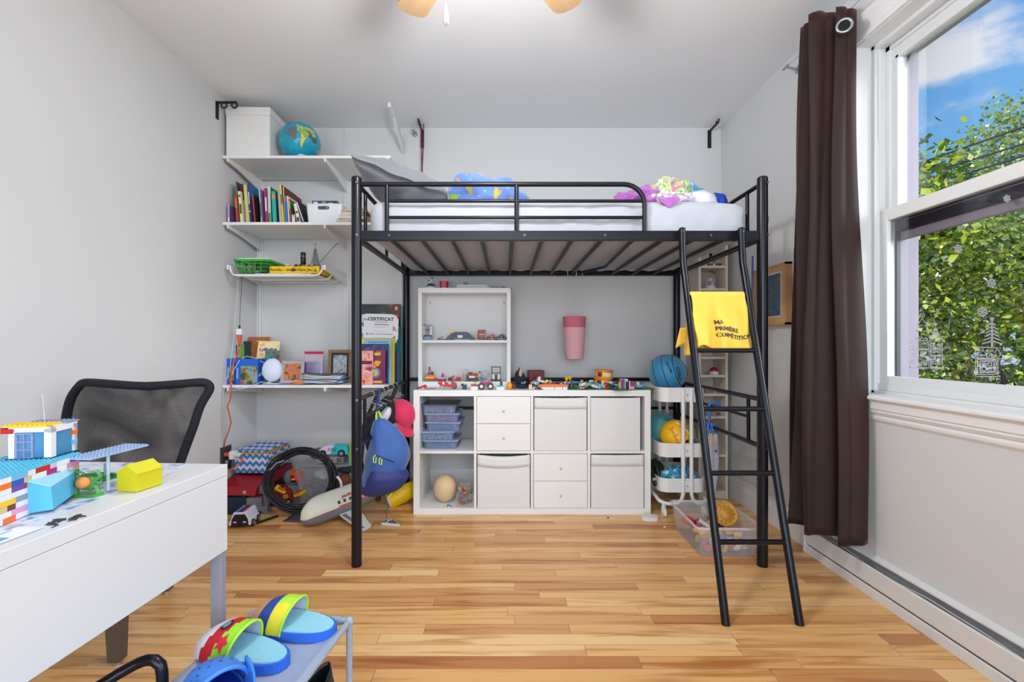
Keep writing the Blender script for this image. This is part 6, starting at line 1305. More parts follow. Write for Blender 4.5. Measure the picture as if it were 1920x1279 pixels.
MB(M('clear_bag2', (190, 170, 160), .15, alpha=.25)).sheet(lambda u, v: ((u-.5)*(.11-.05*v), -.055+.06*v*v-.01*sin(pi*u), .135*v), 8, 8).sheet(lambda u, v: ((u-.5)*(.11-.05*v), .055-.05*v*v, .135*v), 8, 8).build('film', t)
t = bricks('tiny green toy frog on the floor of the bottom left cell', 842, 2.84, z0, [(0, 0, 0, .012, .012, .008, 'wht', False), (-.006, 0, .006, .014, .012, .008, 'grn', False), (.010, .002, 0, .010, .010, .010, 'teal', False)])
# ================================================================ FLOOR PILE under the wall shelves
CHEV = bpy.data.materials.new('chevron_fabric'); CHEV.use_nodes = True; _t = CHEV.node_tree; _b = _t.nodes['Principled BSDF']; _b.inputs['Roughness'].default_value = .7
_c = _t.nodes.new('ShaderNodeTexCoord'); _s = _t.nodes.new('ShaderNodeSeparateXYZ'); _t.links.new(_c.outputs['Object'], _s.inputs[0])
def _mc(op, a, v):
    n = _t.nodes.new('ShaderNodeMath'); n.operation = op
    for i, q in enumerate((a, v)):
        if q is None: continue
        if isinstance(q, (int, float)): n.inputs[i].default_value = q
        else: _t.links.new(q, n.inputs[i])
    return n.outputs[0]
_h = _mc('ADD', _s.outputs['X'], _mc('MULTIPLY', _s.outputs['Y'], .9)); _z = _mc('PINGPONG', _h, .021); _w = _mc('ADD', _mc('ADD', _s.outputs['Z'], _mc('MULTIPLY', _s.outputs['Y'], .45)), _mc('MULTIPLY', _z, 1.0))
_k = _mc('LESS_THAN', _mc('FRACT', _mc('DIVIDE', _w, .046), None), .5)
_m = _t.nodes.new('ShaderNodeMix'); _m.data_type = 'RGBA'; _m.inputs[6].default_value = L3((222, 214, 236)); _m.inputs[7].default_value = L3((44, 130, 196)); _t.links.new(_k, _m.inputs[0]); _t.links.new(_m.outputs[2], _b.inputs['Base Color'])
OCH = M('ochre_webbing', (206, 152, 44), .8, var=.06)
RAMPZ = .212
t = thing('fabric_box', 'blue and white chevron fabric box with ochre trim on the red toy ramp', 'box', (-1.655, 3.10, RAMPZ+.0005), R(-4))
b = MB(CHEV); b.box(-.110, .110, -.145, .155, 0, .138); b.build('body', t, bevel=.018, seg=3)
MB(CHEV).box(-.106, .106, -.141, .151, .139, .152).build('lid', t, bevel=.008)
b = MB(OCH); b.tube([(-.04, -.148, .134), (.09, -.148, .134), (.110, -.13, .134), (.112, 0, .134), (.111, .13, .134)], .0055, 6); b.build('zip', t)
MB(OCH).box(.110, .1125, -.07, .03, .07, .095).build('side_handle', t)
# red and navy toy ramp
t = thing('toy_ramp', 'red toy garage ramp over a dark navy base in the left corner', 'toy', (-1.66, 3.08, 0), R(-3))
RED = M('glossy_red', (150, 24, 36), .3, var=.05); NVY = M('navy_plastic', (18, 34, 56), .35, var=.05)
b = MB(RED); b.prism([(-.27, .120), (-.25, .165), (-.12, .200), (.17, .211), (.17, .150), (-.05, .14), (-.25, .110)], 'X', -.115, .13); b.build('ramp', t, bevel=.003)
b = MB(NVY); b.prism([(-.27, 0), (-.27, .108), (-.05, .138), (.17, .148), (.17, 0)], 'X', -.12, .08); b.build('base', t, bevel=.003)
MB(P((170, 170, 176))).cyl((.06, -.262, .140), (.06, -.268, .140), .010, n=14).build('round_badge', t)
# red and grey toy truck
t = thing('toy_truck', 'red and grey toy truck with open back beside the dark ramp base', 'toy truck', (W(482, 0, 2.86)[0], 2.88, 0), R(8))
GRP = P((120, 124, 132)); b = MB(RED); b.box(-.072, .072, -.05, .12, .045, .110).box(-.06, .06, -.03, .11, .110, .175); b.build('body', t, bevel=.008)
b = MB(GRP); b.box(-.078, .078, -.075, -.045, .02, .050).box(-.045, .045, -.072, -.046, .050, .105).box(-.050, .050, -.036, -.028, .115, .165); b.tube([(-.075, -.05, .05), (-.072, -.045, .12), (-.055, -.03, .165)], .006, 8).tube([(.075, -.05, .05), (.072, -.045, .12), (.055, -.03, .165)], .006, 8); b.build('frame', t, bevel=.003)
for x in (-.066, .066):
    for y in (-.04, .08): wheel(t, x, y, .026, .026, .028, 'gry', 'blk', (1, 0, 0))
# striped race car facing us
t = thing('toy_car', 'black and white toy race car on the floor beside the desk panel', 'toy car', (W(453, 0, 2.64)[0], 2.68, 0), R(6))
b = MB(P((214, 214, 232))); b.prism([(-.06, .015), (-.058, .035), (-.048, .050), (-.034, .090), (.034, .090), (.048, .050), (.058, .035), (.06, .015)], 'Y', -.07, .05); b.build('body', t, bevel=.006)
b = MB(P((24, 26, 36))); b.prism([(-.048, .012), (-.044, .048), (-.028, .078), (.028, .078), (.044, .048), (.048, .012)], 'Y', -.0725, -.068).box(-.02, .02, -.068, .045, .090, .0915); b.build('front_mask', t)
MB(P((60, 120, 210))).box(-.026, -.010, -.068, .045, .0905, .0925).build('blue_stripe', t); MB(P((200, 50, 50))).box(.010, .020, -.068, .045, .0905, .0925).build('red_stripe', t)
MB(P((190, 196, 210))).box(-.035, -.018, -.0735, -.0725, .030, .038).box(.018, .035, -.0735, -.0725, .030, .038).build('headlights', t)
for x in (-.056, .056):
    for y in (-.042, .028): wheel(t, x, y, .020, .020, .018, 'gry', 'blk', (1, 0, 0))
b = MB(P((26, 26, 22))); p0 = Vector(W(481, 983, 2.66)); p0.z = .008; p1 = Vector(W(521, 970, 2.77)); p1.z = .010; b.cyl(p0, p1, .007, n=8); one(b, 'toy_rod', 'black thin toy rod lying on the floor left of the airplane', 'toy')
# coil of black toy track
BT = M('black_track', (26, 28, 34), .35, var=.12, scale=30)
c_ = W(565, 900, 2.82); t = thing('track_coil', 'standing coil of black flexible toy track on the floor', 'toy track', (c_[0], 2.82, c_[2]), (R(-4), 0, R(12)))
rg = random.Random(6); b = MB(BT)
for k in range(15):
    r_ = .160+.0028*k; y = rg.uniform(-.03, .035); ph = rg.random()*6; n = 56
    pts = [((r_+.006*sin(3*a+ph))*cos(a)*1.06, y+.010*sin(a*2+ph), (r_+.004*cos(2*a+ph))*sin(a)*.98) for a in [2*pi*i/n for i in range(n)]]
    b.tube(pts, .0048, 6, closed=True)
    pts2 = [(p[0]*1.0, p[1]+.007, p[2]*1.0) for p in pts]
b.build('track_loops', t)
MB(M('clear_tie', (150, 160, 176), .2, alpha=.5)).tube([(-.165, -.05, .08), (-.13, -.05, .12), (-.09, -.05, .13)], .006, 6).build('tape', t)
t = thing('black_strip', 'flat dark grey end of toy track lying under the coil', 'toy track', (0, 0, 0)); b = MB(M('grey_track', (68, 70, 78), .45, var=.1)); b.sheet(lambda u, v: (W(530, 0, 2.70)[0]+.19*u+.04*v, 2.70+.14*v-.02*u, .004+.045*v*v), 8, 6); b.build('strip', t, solid=.003)
t = thing('grey_motor', 'grey toy connector block at the left of the track coil', 'toy', (W(496, 0, 2.82)[0], 2.84, 0)); b = MB(GRP); b.box(-.020, .020, -.02, .03, 0, .02).box(-.014, .014, -.01, .02, .02, .150).cyl((0, -.025, .165), (0, .03, .165), .026, n=18); b.build('block', t, bevel=.003)
# orange robot with yellow feet inside the coil
t = thing('toy_robot', 'orange toy robot head with grey sides seen through the track coil', 'toy robot', (W(552, 0, 3.02)[0], 3.04, 0)); OR2 = P((224, 84, 30))
b = MB(GRP); b.ball((-.03, 0, .165), (.05, .04, .052), 18, 12).box(-.04, .06, -.02, .04, 0, .12); b.build('body', t)
b = MB(OR2); b.ball((.012, -.012, .178), (.050, .040, .048), 18, 12); b.build('head', t); b = MB(P((24, 24, 30))); b.ball((.0, -.05, .186), (.010, .006, .008), 10, 8).cb((.006, -.046, .158), (.030, .012, .022)); b.mat(P((230, 230, 232))).cb((.008, -.054, .166), (.022, .004, .006)); b.build('face', t)
for dx, a, lb in ((-.07, 30, ''), (.055, -20, '')):
    b = MB(P((238, 200, 30))); b.cb((0, 0, 0), (.075, .05, .020)); b.mat(OR2).cb((.004, -.005, .014), (.045, .04, .014)); o = b.build('foot', t, bevel=.004, loc=(dx, -.06, .085+(.02 if dx < 0 else -.008)), rot=(R(10), R(a), R(15 if dx < 0 else -25)))
    MB(P((20, 20, 24))).cyl((0, -.002, .018), (0, -.002, .024), .010, n=10).build('joint', o)
t = thing('toy_car', 'dark red toy car with yellow 03 marking seen through the track coil', 'toy car', (W(527, 0, 2.98)[0], 3.00, 0), R(10)); b = MB(RED); b.prism([(-.07, .03), (-.06, .09), (-.02, .12), (.05, .10), (.07, .05), (.07, .03)], 'Y', -.03, .04); b.build('body', t, bevel=.006); text_mesh('03', .032, P((238, 190, 40)), 'number', t, (.028, -.0315, .058), (pi/2, R(-12), 0), bold=.0008)
for x in (-.045, .045): wheel(t, x, -.03, .022, .022, .02)
# clear bin with toys, robot car and race car on its lid
t = thing('clear_bin', 'clear lidless plastic bin of toys behind the track coil', 'plastic box', (W(610, 0, 3.08)[0], 3.11, 0)); CLB = M('clear_bin_plastic', (206, 206, 214), .15, alpha=.22, var=.02)
tapered_tub(.27, .33, .23, .27, .255, CLB, th=.002, rim=.006).build('body', t)
b = MB(CLB); b.prism(rrect(-.168, .168, -.138, .138, .02), 'Z', .236, .242); b.build('rim_band', t)
one(MB(M('clear_bin_lid', (170, 176, 182), .2, alpha=.7)).prism(rrect(-.172, .172, -.142, .142, .02), 'Z', 0, .006), 'bin_lid', 'pale clear lid on the bin of toys', 'lid', loc=(W(610, 0, 3.08)[0]+.02, 3.11, .2565), rot=(0, 0, 0))
b = MB(P((40, 50, 90))); rg = random.Random(9)
for i in range(40): b.mat(P(rg.choice([(40, 50, 90), (150, 60, 60), (50, 54, 64), (90, 90, 110), (170, 140, 110), (60, 40, 90), (40, 40, 50)]))).cb((rg.uniform(-.10, .10), rg.uniform(-.08, .08), .015+rg.uniform(0, .10)), (.05, .04, .03), (rg.random(), rg.random(), rg.random()))
one(b, 'toy_heap', 'dark mixed toys in the clear bin', 'toys', loc=(W(610, 0, 3.08)[0], 3.11, .004))['kind'] = 'stuff'
t = thing('cloth', 'crumpled white cloth in the clear bin', 'cloth', (W(594, 0, 3.0)[0], 3.07, .150)); b = MB(PAPER); b.ball((0, 0, .03), (.045, .03, .030), 18, 12).ball((.02, -.01, .02), (.03, .03, .025), 14, 10); b.build('cloth', t)
t = thing('toy_robot', 'grey mechanical toy lying on the bin lid under the race car', 'toy robot', (W(622, 0, 3.04)[0], 3.06, .2630)); b = MB(P((150, 150, 152))); b.box(-.085, .085, -.05, .05, .004, .045); b.mat(P((90, 92, 98))).box(.045, .080, -.053, -.05, .010, .040).box(-.07, .02, -.052, -.05, .018, .030).cyl((-.105, -.04, .060), (-.105, .03, .060), .032, n=16); b.mat(OR2).box(-.03, .0, -.053, -.05, .036, .045); b.build('body', t, bevel=.002)
t = thing('toy_car', 'white and turquoise toy race car on top of the pile', 'toy car', (W(621, 0, 3.0)[0], 3.04, .2630+.0455), R(5))
SAL = [(-.105, .018), (-.100, .038), (-.075, .056), (-.045, .072), (-.01, .078), (.03, .078), (.055, .074), (.085, .072), (.100, .060), (.104, .035), (.100, .018)]
b = MB(P((222, 214, 236))); b.prism([p for p in SAL if p[0] < .02]+[(.012, .078), (-.012, .018)], 'Y', -.032, .032); b.mat(P((40, 190, 200))).prism([(-.012, .018), (.012, .078), (.03, .078), (.055, .074), (.085, .072), (.100, .060), (.104, .035), (.100, .018)], 'Y', -.0322, .0322); b.build('body', t, bevel=.006)
b = MB(P((30, 32, 40)))
for i in range(5): b.prism([(-.030+i*.012, .040), (-.026+i*.012, .040), (-.018+i*.012, .062), (-.022+i*.012, .062)], 'Y', -.0330, -.0322)
b.build('stripes', t)
for x in (-.060, .060):
    for y in (-.03, .03): wheel(t, x, y, .024, .024, .016, 'gry')
t = thing('toy_gear', 'green toy wedge with a white curved gear piece beside the coil', 'toy', (W(628, 0, 2.80)[0], 2.84, 0)); b = MB(P((110, 220, 40))); b.prism([(-.035, .06), (.035, .06), (.024, .115), (-.018, .125)], 'Y', -.012, .012); b.build('wedge', t); b = MB(P((214, 216, 222))); b.tube([(.0+.075*cos(a)-.05, .0, .17+.075*sin(a)) for a in [-.7+i*1.6/10 for i in range(11)]], .008, 8); b.build('gear_arc', t); MB(P((40, 42, 48))).box(-.05, .05, -.03, .03, 0, .06).build('foot', t)
for i, (px, Y, z, r, c, lb) in enumerate(((627-42, 2.76, .0, .013, (236, 200, 40), 'small yellow toy bit on the floor below the coil'), (598, 2.74, 0, .012, (232, 196, 40), 'second small yellow toy bit right below the coil'), (608, 2.78, 0, .012, (90, 200, 60), 'small green toy bit beside the yellow ones'))):
    one(MB(P(c)).cb((0, 0, r), (r*1.8, r*1.4, r*2), (0, 0, .4)), 'toy_bit', lb, 'toy', loc=(W(px, 0, Y)[0], Y, 0))
t = thing('tall_book', 'tall thin book with lime and teal spine standing right of the clear bin', 'book', (W(657, 0, 3.0)[0], 3.0, 0), (0, 0, 0)); b = MB(PR((126, 180, 90))); b.box(-.007, .007, 0, .20, .12, .40); b.mat(PR((60, 150, 150))).box(-.0069, .0069, .0001, .2, 0, .12); b.build('cover', t); MB(PAGE).box(-.0055, .0055, .001, .203, .003, .397).build('pages', t)
t = thing('soft_bundle', 'brown and dark bundle of cloths between the bin and the bed post', 'clothes', (W(641, 0, 2.95)[0], 3.0, 0)); b = MB(M('rust_cloth', (120, 66, 44), .9, var=.3, scale=12, bump=.3)); b.ball((0, 0, .11), (.05, .05, .11), 18, 12); b.build('brown_cloth', t)
b = MB(M('charcoal_cloth', (34, 36, 44), .9, var=.2, bump=.3)); b.ball((.06, -.05, .07), (.05, .05, .07), 18, 12).ball((.02, -.02, .235), (.06, .04, .022), 16, 10); b.build('dark_cloth', t)

# ================================================================ TOY AIRPLANE
n0 = Vector((W(562, 0, 2.60)[0], 2.60, .07)); n1 = Vector((W(733, 0, 2.98)[0], 2.98, .150)); ax = (n1-n0); Ln = ax.length
t = thing('toy_airplane', 'large white and grey toy airplane with red stripe lying on the floor', 'toy plane', n0, Euler((0, -math.asin(ax.z/Ln), math.atan2(ax.y, ax.x))))
IV = M('ivory_plastic', (222, 224, 212), .3, var=.01); PG = M('grey_plastic', (124, 124, 134), .35, var=.02)
def fus(x):            # radius along the fuselage (0..Ln)
    u = x/Ln
    if u < .22: return .078*math.sqrt(max(0, 1-((.22-u)/.22)**2))*.98+.001
    if u < .62: return .078
    return .078*(1-((u-.62)/.38)**1.6*.80)
def cz(x): u = x/Ln; return (-.022*((.22-u)/.22)**2 if u < .22 else (.045*((u-.62)/.38)**1.5 if u > .62 else 0))
nx_ = 40; na = 28
def half(a0, a1, mat, name, sc=1.0):
    b = MB(mat); vs = []; n = 16
    for i in range(nx_+1):
        x = Ln*i/nx_
        for k in range(n+1):
            a = a0+(a1-a0)*k/n; r = fus(x)*sc; vs.append((x, r*cos(a)*.92, cz(x)+r*sin(a)*1.05))
    b.add(vs, [(i*(n+1)+k, i*(n+1)+k+1, (i+1)*(n+1)+k+1, (i+1)*(n+1)+k) for i in range(nx_) for k in range(n)], True); return b.build(name, t)
half(-.10, pi+.10, IV, 'fuselage'); half(pi+.10, 2*pi-.10, PG, 'belly', 1.004)
def strip(a0, a1, x0, x1, mat, name):
    b = MB(mat); vs = []; n = 24
    for i in range(n+1):
        x = x0+(x1-x0)*i/n
        for a in (a0, a1): r = fus(x)*1.010; vs.append((x, r*cos(a)*.92, cz(x)+r*sin(a)*1.05))
    b.add(vs, [(i*2, i*2+1, i*2+3, i*2+2) for i in range(n)], True); return b.build(name, t)
RS = P((190, 40, 54)); strip(pi+.07, pi+.10, .01, Ln*.95, RS, 'red_line'); strip(pi-.04, pi+.05, .20, Ln*.72, RS, 'red_stripe')
b = MB(P((24, 28, 34)))
for i in range(10):
    if i == 5: continue
    x = .205+i*.034; a = pi-.02; r = fus(x)*.92+.001
    b.cb((x, -r*.955, cz(x)+.024), (.015, .005, .018), (R(-18), 0, 0))
for i in range(10): pass
b.build('windows', t)
MB(PG).cb((.062, -.052, .006), (.028, .006, .018), (R(-10), R(-14), R(-38))).build('cockpit_window', t)
text_mesh('pacific', .026, RS, 'airline_name', t, (.255, -.0655, .050), (pi/2-.62, 0, 0), bold=.0006, shear=.35); text_mesh('- AIR LINE', .016, P((90, 96, 110)), 'airline_name', t, (.345, -.0650, .050), (pi/2-.62, 0, 0))
b = MB(IV); b.prism([(.20, -.03), (.315, -.03), (.30, -.235), (.25, -.25), (.235, -.24)], 'Z', -.010, .0); w1 = b.build('wing', t, bevel=.003, rot=(R(13), 0, 0), loc=(0, -.03, -.045)); MB(PG).prism([(.208, -.045), (.232, -.045), (.262, -.235), (.244, -.228)], 'Z', .0, .001).build('wing_panel', w1)
b = MB(IV); b.prism([(.20, .03), (.315, .03), (.34, .24), (.30, .25), (.27, .23)], 'Z', -.010, .0); b.build('wing', t, bevel=.003, loc=(0, 0, -.03))
b = MB(IV); b.prism([(Ln-.13, .045), (Ln-.02, .055), (Ln+.035, .145), (Ln+.012, .145), (Ln-.06, .065)], 'Y', -.005, .005); b.build('tail_fin', t, bevel=.002)
b = MB(IV); b.prism([(Ln-.13, -.02), (Ln-.045, -.02), (Ln-.015, -.115), (Ln-.045, -.115)], 'Z', .035, .043); o = b.build('tail_wing', t, bevel=.002); MB(PG).prism([(Ln-.115, -.035), (Ln-.095, -.035), (Ln-.035, -.108), (Ln-.045, -.112)], 'Z', .043, .0436).build('tail_panel', o)
wheel(t, Ln*.55, -.03, -.088, .014, .010, 'gry', 'blk')
# yellow toy with a fan, dark things behind it, loose paper
t = thing('toy_pump', 'yellow toy cylinder with a white fan in its end, between airplane and cube shelf', 'toy', (W(752, 0, 2.98)[0], 3.0, .062), (0, R(-20), R(28))); YT = P((236, 196, 22))
b = MB(YT); b.lathe([(.046, -.09), (.052, -.08), (.056, 0), (.054, .10), (.03, .12), (0, .12)], n=24, axis='X'); b.build('body', t); b = MB(P((222, 222, 226)))
b.cyl((-.096, 0, 0), (-.088, 0, 0), .045, n=24)
for k in range(6): b.cb((-.098, .024*cos(k*pi/3), .024*sin(k*pi/3)), (.003, .012, .030), (k*pi/3, 0, 0))
b.build('fan', t); MB(YT).cyl((-.104, 0, 0), (-.090, 0, 0), .010, n=12).build('fan_hub', t)
t = thing('toy_creature', 'dark olive toy figure in shadow behind the airplane tail', 'toy', (W(738, 0, 3.1)[0], 3.12, 0)); OLV = M('olive_toy', (86, 80, 34), .7, var=.4, scale=20, bump=.3); b = MB(OLV); b.ball((0, 0, .09), (.06, .04, .07), 16, 12).tube([(-.05, 0, .09), (-.09, -.03, .05), (-.10, -.05, 0)], .018, 8).tube([(.04, 0, .12), (.06, -.02, .19), (.05, -.02, .22)], [.02, .024, .016], 8); b.cyl((.02, 0, 0), (.02, 0, .06), .02, n=10); b.build('body', t)
t = thing('paper_scrap', 'folded paper wing with the number 31 lying on the floor', 'paper', (W(712, 0, 2.66)[0], 2.66, .0006), R(-12)); b = MB(PAPER); b.prism([(0, 0), (.035, .085), (.12, .02), (.125, .006)], 'Z', .002, .004); b.mat(PR((120, 84, 130))).prism([(.03, .03), (.05, .072), (.085, .040), (.07, .018)], 'Z', .004, .0046).mat(PR((190, 40, 50))).prism([(.072, .018), (.087, .039), (.112, .020), (.10, .014)], 'Z', .004, .0047); b.build('sheet', t); MB(PAPER).cb((.07, .0, .006), (.11, .008, .012)).build('folded_edge', t); text_mesh('31', .05, PR((60, 80, 120)), 'number', t, (.028, .036, .0048), (0, 0, 0), bold=.001)

# ================================================================ CLOTHES ON THE END RAIL: hangers, backpack, cap
RZ = .79+.0115
for i, y in enumerate((2.40, 2.50, 2.60, 2.70, 2.82, 2.93)):
    t = thing('hanger', 'silver wire hanger hook over the left end rail, number %s from the front' % ('one two three four five six'.split()[i]), 'hanger', (bx0, y, RZ), R(10*(-1)**i), 'wire hangers on the end rail')
    t['label'] = ('front silver wire hanger on the left end rail of the bed', 'second silver wire hanger behind the front one on the end rail', 'third silver wire hanger, above the dark straps', 'fourth silver wire hanger, just before the teal cap', 'fifth silver wire hanger on the end rail, by the pink cap', 'rearmost silver wire hanger on the left end rail of the bed')[i]
    b = MB(CHROME); b.tube([(-.0145, 0, -.022), (-.0150, 0, -.006), (-.010, 0, .0015), (0, 0, .0035), (.011, 0, .001), (.0165, 0, -.010), (.012, 0, -.025), (.004, 0, -.038), (.002, 0, -.055)], .0017, 6); b.tube([(.002, 0, -.055), (.055, 0, -.075), (.06, 0, -.085), (-.06, 0, -.085), (-.055, 0, -.075), (.002, 0, -.055)], .0016, 6); b.build('wire', t)
BPU = M('blue_nylon', (48, 88, 158), .6, var=.08, scale=9, bump=.1, sheen=.3); BPD = M('navy_nylon', (40, 50, 112), .6, var=.08, scale=9, bump=.1); LIM = M('lime_cord', (206, 226, 70), .6)
t = thing('backpack', 'blue backpack with lime zip pulls hanging from the left end rail', 'backpack', (W(712, 0, 2.42)[0], 2.45, .24), (R(3), R(4), R(22)))
def sback(u, v, rx, ry, h, z0, p=2.6, bul=0.0):
    a = 2*pi*u; z = z0+h*v; k = (1-abs(2*v-1)**3.2)**.38 if 0 < v < 1 else 0.0
    wv = .34+.80*sin(pi*min(1, .16+v*.72))+.10*NZ.noise(Vector((cos(a)*1.8, sin(a)*1.8, v*5)))
    cx_ = math.copysign(abs(cos(a))**(2/p), cos(a)); sy_ = math.copysign(abs(sin(a))**(2/p), sin(a))
    return (rx*k*wv*cx_+.085*sin(pi*v*.9)-.060-.004*v, ry*k*wv*sy_, z+.012*NZ.noise(Vector((cos(a)*2, sin(a)*2, v*3+5))))
b = MB(BPU); b.sheet(lambda u, v: sback(u, v, .098, .075, .42, .0), 48, 36); b.build('main_bag', t)
b = MB(BPD); b.sheet(lambda u, v: (lambda p_: (p_[0], p_[1]-.018, p_[2]))(sback(u, v, .098, .070, .21, .006)), 40, 20); b.build('front_pocket', t)
MB(BPD).tube([(-.06, -.082, .245), (.02, -.092, .215), (.075, -.078, .19)], .004, 6).build('pocket_zip', t)
for x, z in ((-.058, .245), (-.028, .235)): MB(LIM).tube([(x, -.084, z), (x-.010, -.094, z-.012), (x-.008, -.096, z-.035), (x+.004, -.094, z-.040), (x+.004, -.088, z-.01)], .0026, 6).build('zip_pull', t)
MB(LIM).tube([(.108, -.02, .235), (.106, -.03, .20), (.085, -.05, .13), (.060, -.06, .06), (.03, -.07, .012)], .0026, 6).build('side_cord', t); MB(LIM).tube([(.108, -.02, .235), (.122, -.03, .215), (.124, -.03, .185)], .003, 6).build('cord_pull', t)
b = MB(LIM); b.tube([(-.055, .0, .395), (-.060, .0, .43), (-.056, 0, .462)], .005, 6).tube([(-.022, .0, .400), (-.040, 0, .44), (-.054, 0, .462)], .005, 6); b.build('top_loop', t)
MB(BPD).tube([(-.056, 0, .455), (-.058, .0, .50), (-.056, .0, .545), (-.050, .004, .568)], .009, 8).build('hanging_strap', t)
b = MB(M('black_webbing', (30, 32, 38), .8)); b.tube([(-.07, .05, .38), (-.11, .05, .30), (-.115, .04, .18), (-.09, .03, .08)], .010, 8); b.build('shoulder_strap', t)
b = MB(M('grey_lace', (80, 80, 96), .7)); b.tube([(.02, -.05, .01), (.03, -.06, -.04), (.026, -.06, -.10)], .0025, 6); b.build('loose_strap', t)
t = thing('cap', 'bright pink baseball cap hanging visor down at the end of the rail', 'cap', (W(752, 0, 2.80)[0], 2.80, W(0, 776, 2.80)[2]), (R(0), R(58), R(-20))); PKC = M('pink_cap', (216, 50, 94), .8, var=.05, sheen=.2)
vs = []; b = MB(PKC)
for j in range(11):
    for i in range(32): a = 2*pi*i/32; th_ = pi/2*j/10*1.08; vs.append((.092*sin(th_)*cos(a), .078*sin(th_)*sin(a), .085*cos(th_)))
b.add(vs, [(j*32+i, (j+1)*32+i, (j+1)*32+(i+1) % 32, j*32+(i+1) % 32) for j in range(10) for i in range(32)], True); b.build('crown', t, solid=.002)
b = MB(PKC); b.sheet(lambda u, v: ((.085+.07*v)*cos((u-.5)*1.9), (.074+.05*v)*sin((u-.5)*1.9), -.005-.018*v+.012*cos((u-.5)*3)*v), 14, 6); b.build('visor', t, solid=.003); MB(PKC).ball((0, 0, .086), .006, 8, 6).build('button', t)
t = thing('cap', 'teal and white cap hanging between the straps on the end rail', 'cap', (W(716, 0, 2.66)[0], 2.68, W(0, 775, 2.66)[2]), (0, R(30), R(20))); b = MB(P((120, 196, 190))); b.ball((-.012, 0, 0), (.040, .04, .050), 18, 12); b.build('crown', t); MB(P((222, 222, 234))).ball((.016, -.012, -.004), (.030, .036, .052), 16, 12).build('white_panel', t)
b = MB(M('black_webbing', (30, 32, 38), .8)); o_ = Vector((bx0-.02, 2.62, .70)); t = thing('strap_bundle', 'tangle of black straps and bags hanging behind the backpack on the end rail', 'bag', o_)
b.tube([(-.03, -.1, -.06), (.02, -.04, -.02), (.07, .05, .05)], .012, 8).tube([(-.06, -.16, -.16), (-.04, -.12, -.06), (.0, -.05, .06)], .010, 8).tube([(.05, .12, .04), (.065, .14, .09), (.06, .16, .10)], .012, 8); b.ball((.02, .10, -.05), (.05, .05, .10), 16, 12).ball((-.05, .05, -.18), (.045, .05, .13), 16, 12); b.build('straps', t)
MB(P((110, 190, 180))).cb((-.075, -.13, -.26), (.03, .03, .08)).build('teal_patch', t)

# ================================================================ TROLLEY
cx0, cx1, cy0, cy1 = .948, 1.232, 2.785, 3.185
TRW = M('trolley_enamel', (226, 226, 226), .35, var=.01)
t = thing('trolley', 'white metal three-tier trolley beside the cube shelf', 'trolley', ((cx0+cx1)/2, (cy0+cy1)/2, 0)); hx, hy = (cx1-cx0)/2, (cy1-cy0)/2
for za, zb in ((.147, .232), (.362, .447), (.700, .789)):
    b = MB(TRW); o0 = rrect(-hx, hx, -hy, hy, .055, 8); i0 = rrect(-hx+.003, hx-.003, -hy+.003, hy-.003, .052, 8); n = len(o0)
    L_ = [(i0, za+.004), (i0, zb), (o0, zb), (o0, za)]; vs = [(p[0], p[1], z) for o_, z in L_ for p in o_]
    b.add(vs, [(k*n+i, k*n+(i+1) % n, (k+1)*n+(i+1) % n, (k+1)*n+i) for k in range(3) for i in range(n)]+[tuple(range(n)), tuple(reversed(range(3*n, 4*n)))]); b.build('tray', t)
for sy in (-1, 1):
    y = sy*(hy+.010)
    for sx in (-1, 1):
        x = sx*.025+.018; MB(TRW).tube([(x, y, .786), (x, y, .5), (x, y, .14), (x+sx*.010, y, .105), (x+sx*.035, y, .086), (x+sx*.075, y, .080), (sx*(hx-.03), y*.97, .082), (sx*(hx+.0), y*.86, .090), (sx*(hx+.004), y*.6, .100), (sx*(hx+.004), 0, .104)], .0115, 10).build('leg_tube', t)
    b = MB(TRW)
    for z in (.190, .405, .745): b.box(.018-.036, .018+.036, y-.012*0-.002 if sy < 0 else y-.010, y+.010 if sy < 0 else y+.002, z-.035, z+.035)
    b.build('joint_plate', t)
    for z in (.190, .405, .745): MB(CHROME).cyl((.018, y-.003 if sy < 0 else y, z), (.018, y-.006 if sy < 0 else y+.005, z), .004, n=10).build('screw', t)
for sx in (-1, 1):
    for sy in (-1, 1):
        x, y = sx*(hx-.02), sy*(hy-.0); b = MB(TRW); b.cyl((x, y, .080), (x, y, .052), .012, n=12).box(x-.013, x+.013, y-.006, y+.012, .022, .056); o = b.build('caster', t, bevel=.002); MB(TRW).cyl((x-.009, y-.004, .025), (x+.009, y-.004, .025), .025, n=20).build('caster_wheel', o)
one(MB(TRW).prism(rrect(-.048, .048, -.030, .030, .026), 'Z', .0004, .022), 'white_disc', 'flat white rounded plastic piece on the floor beside the trolley wheel', 'cap', loc=(W(1220, 0, 2.72)[0], 2.735, 0), bevel=.006)
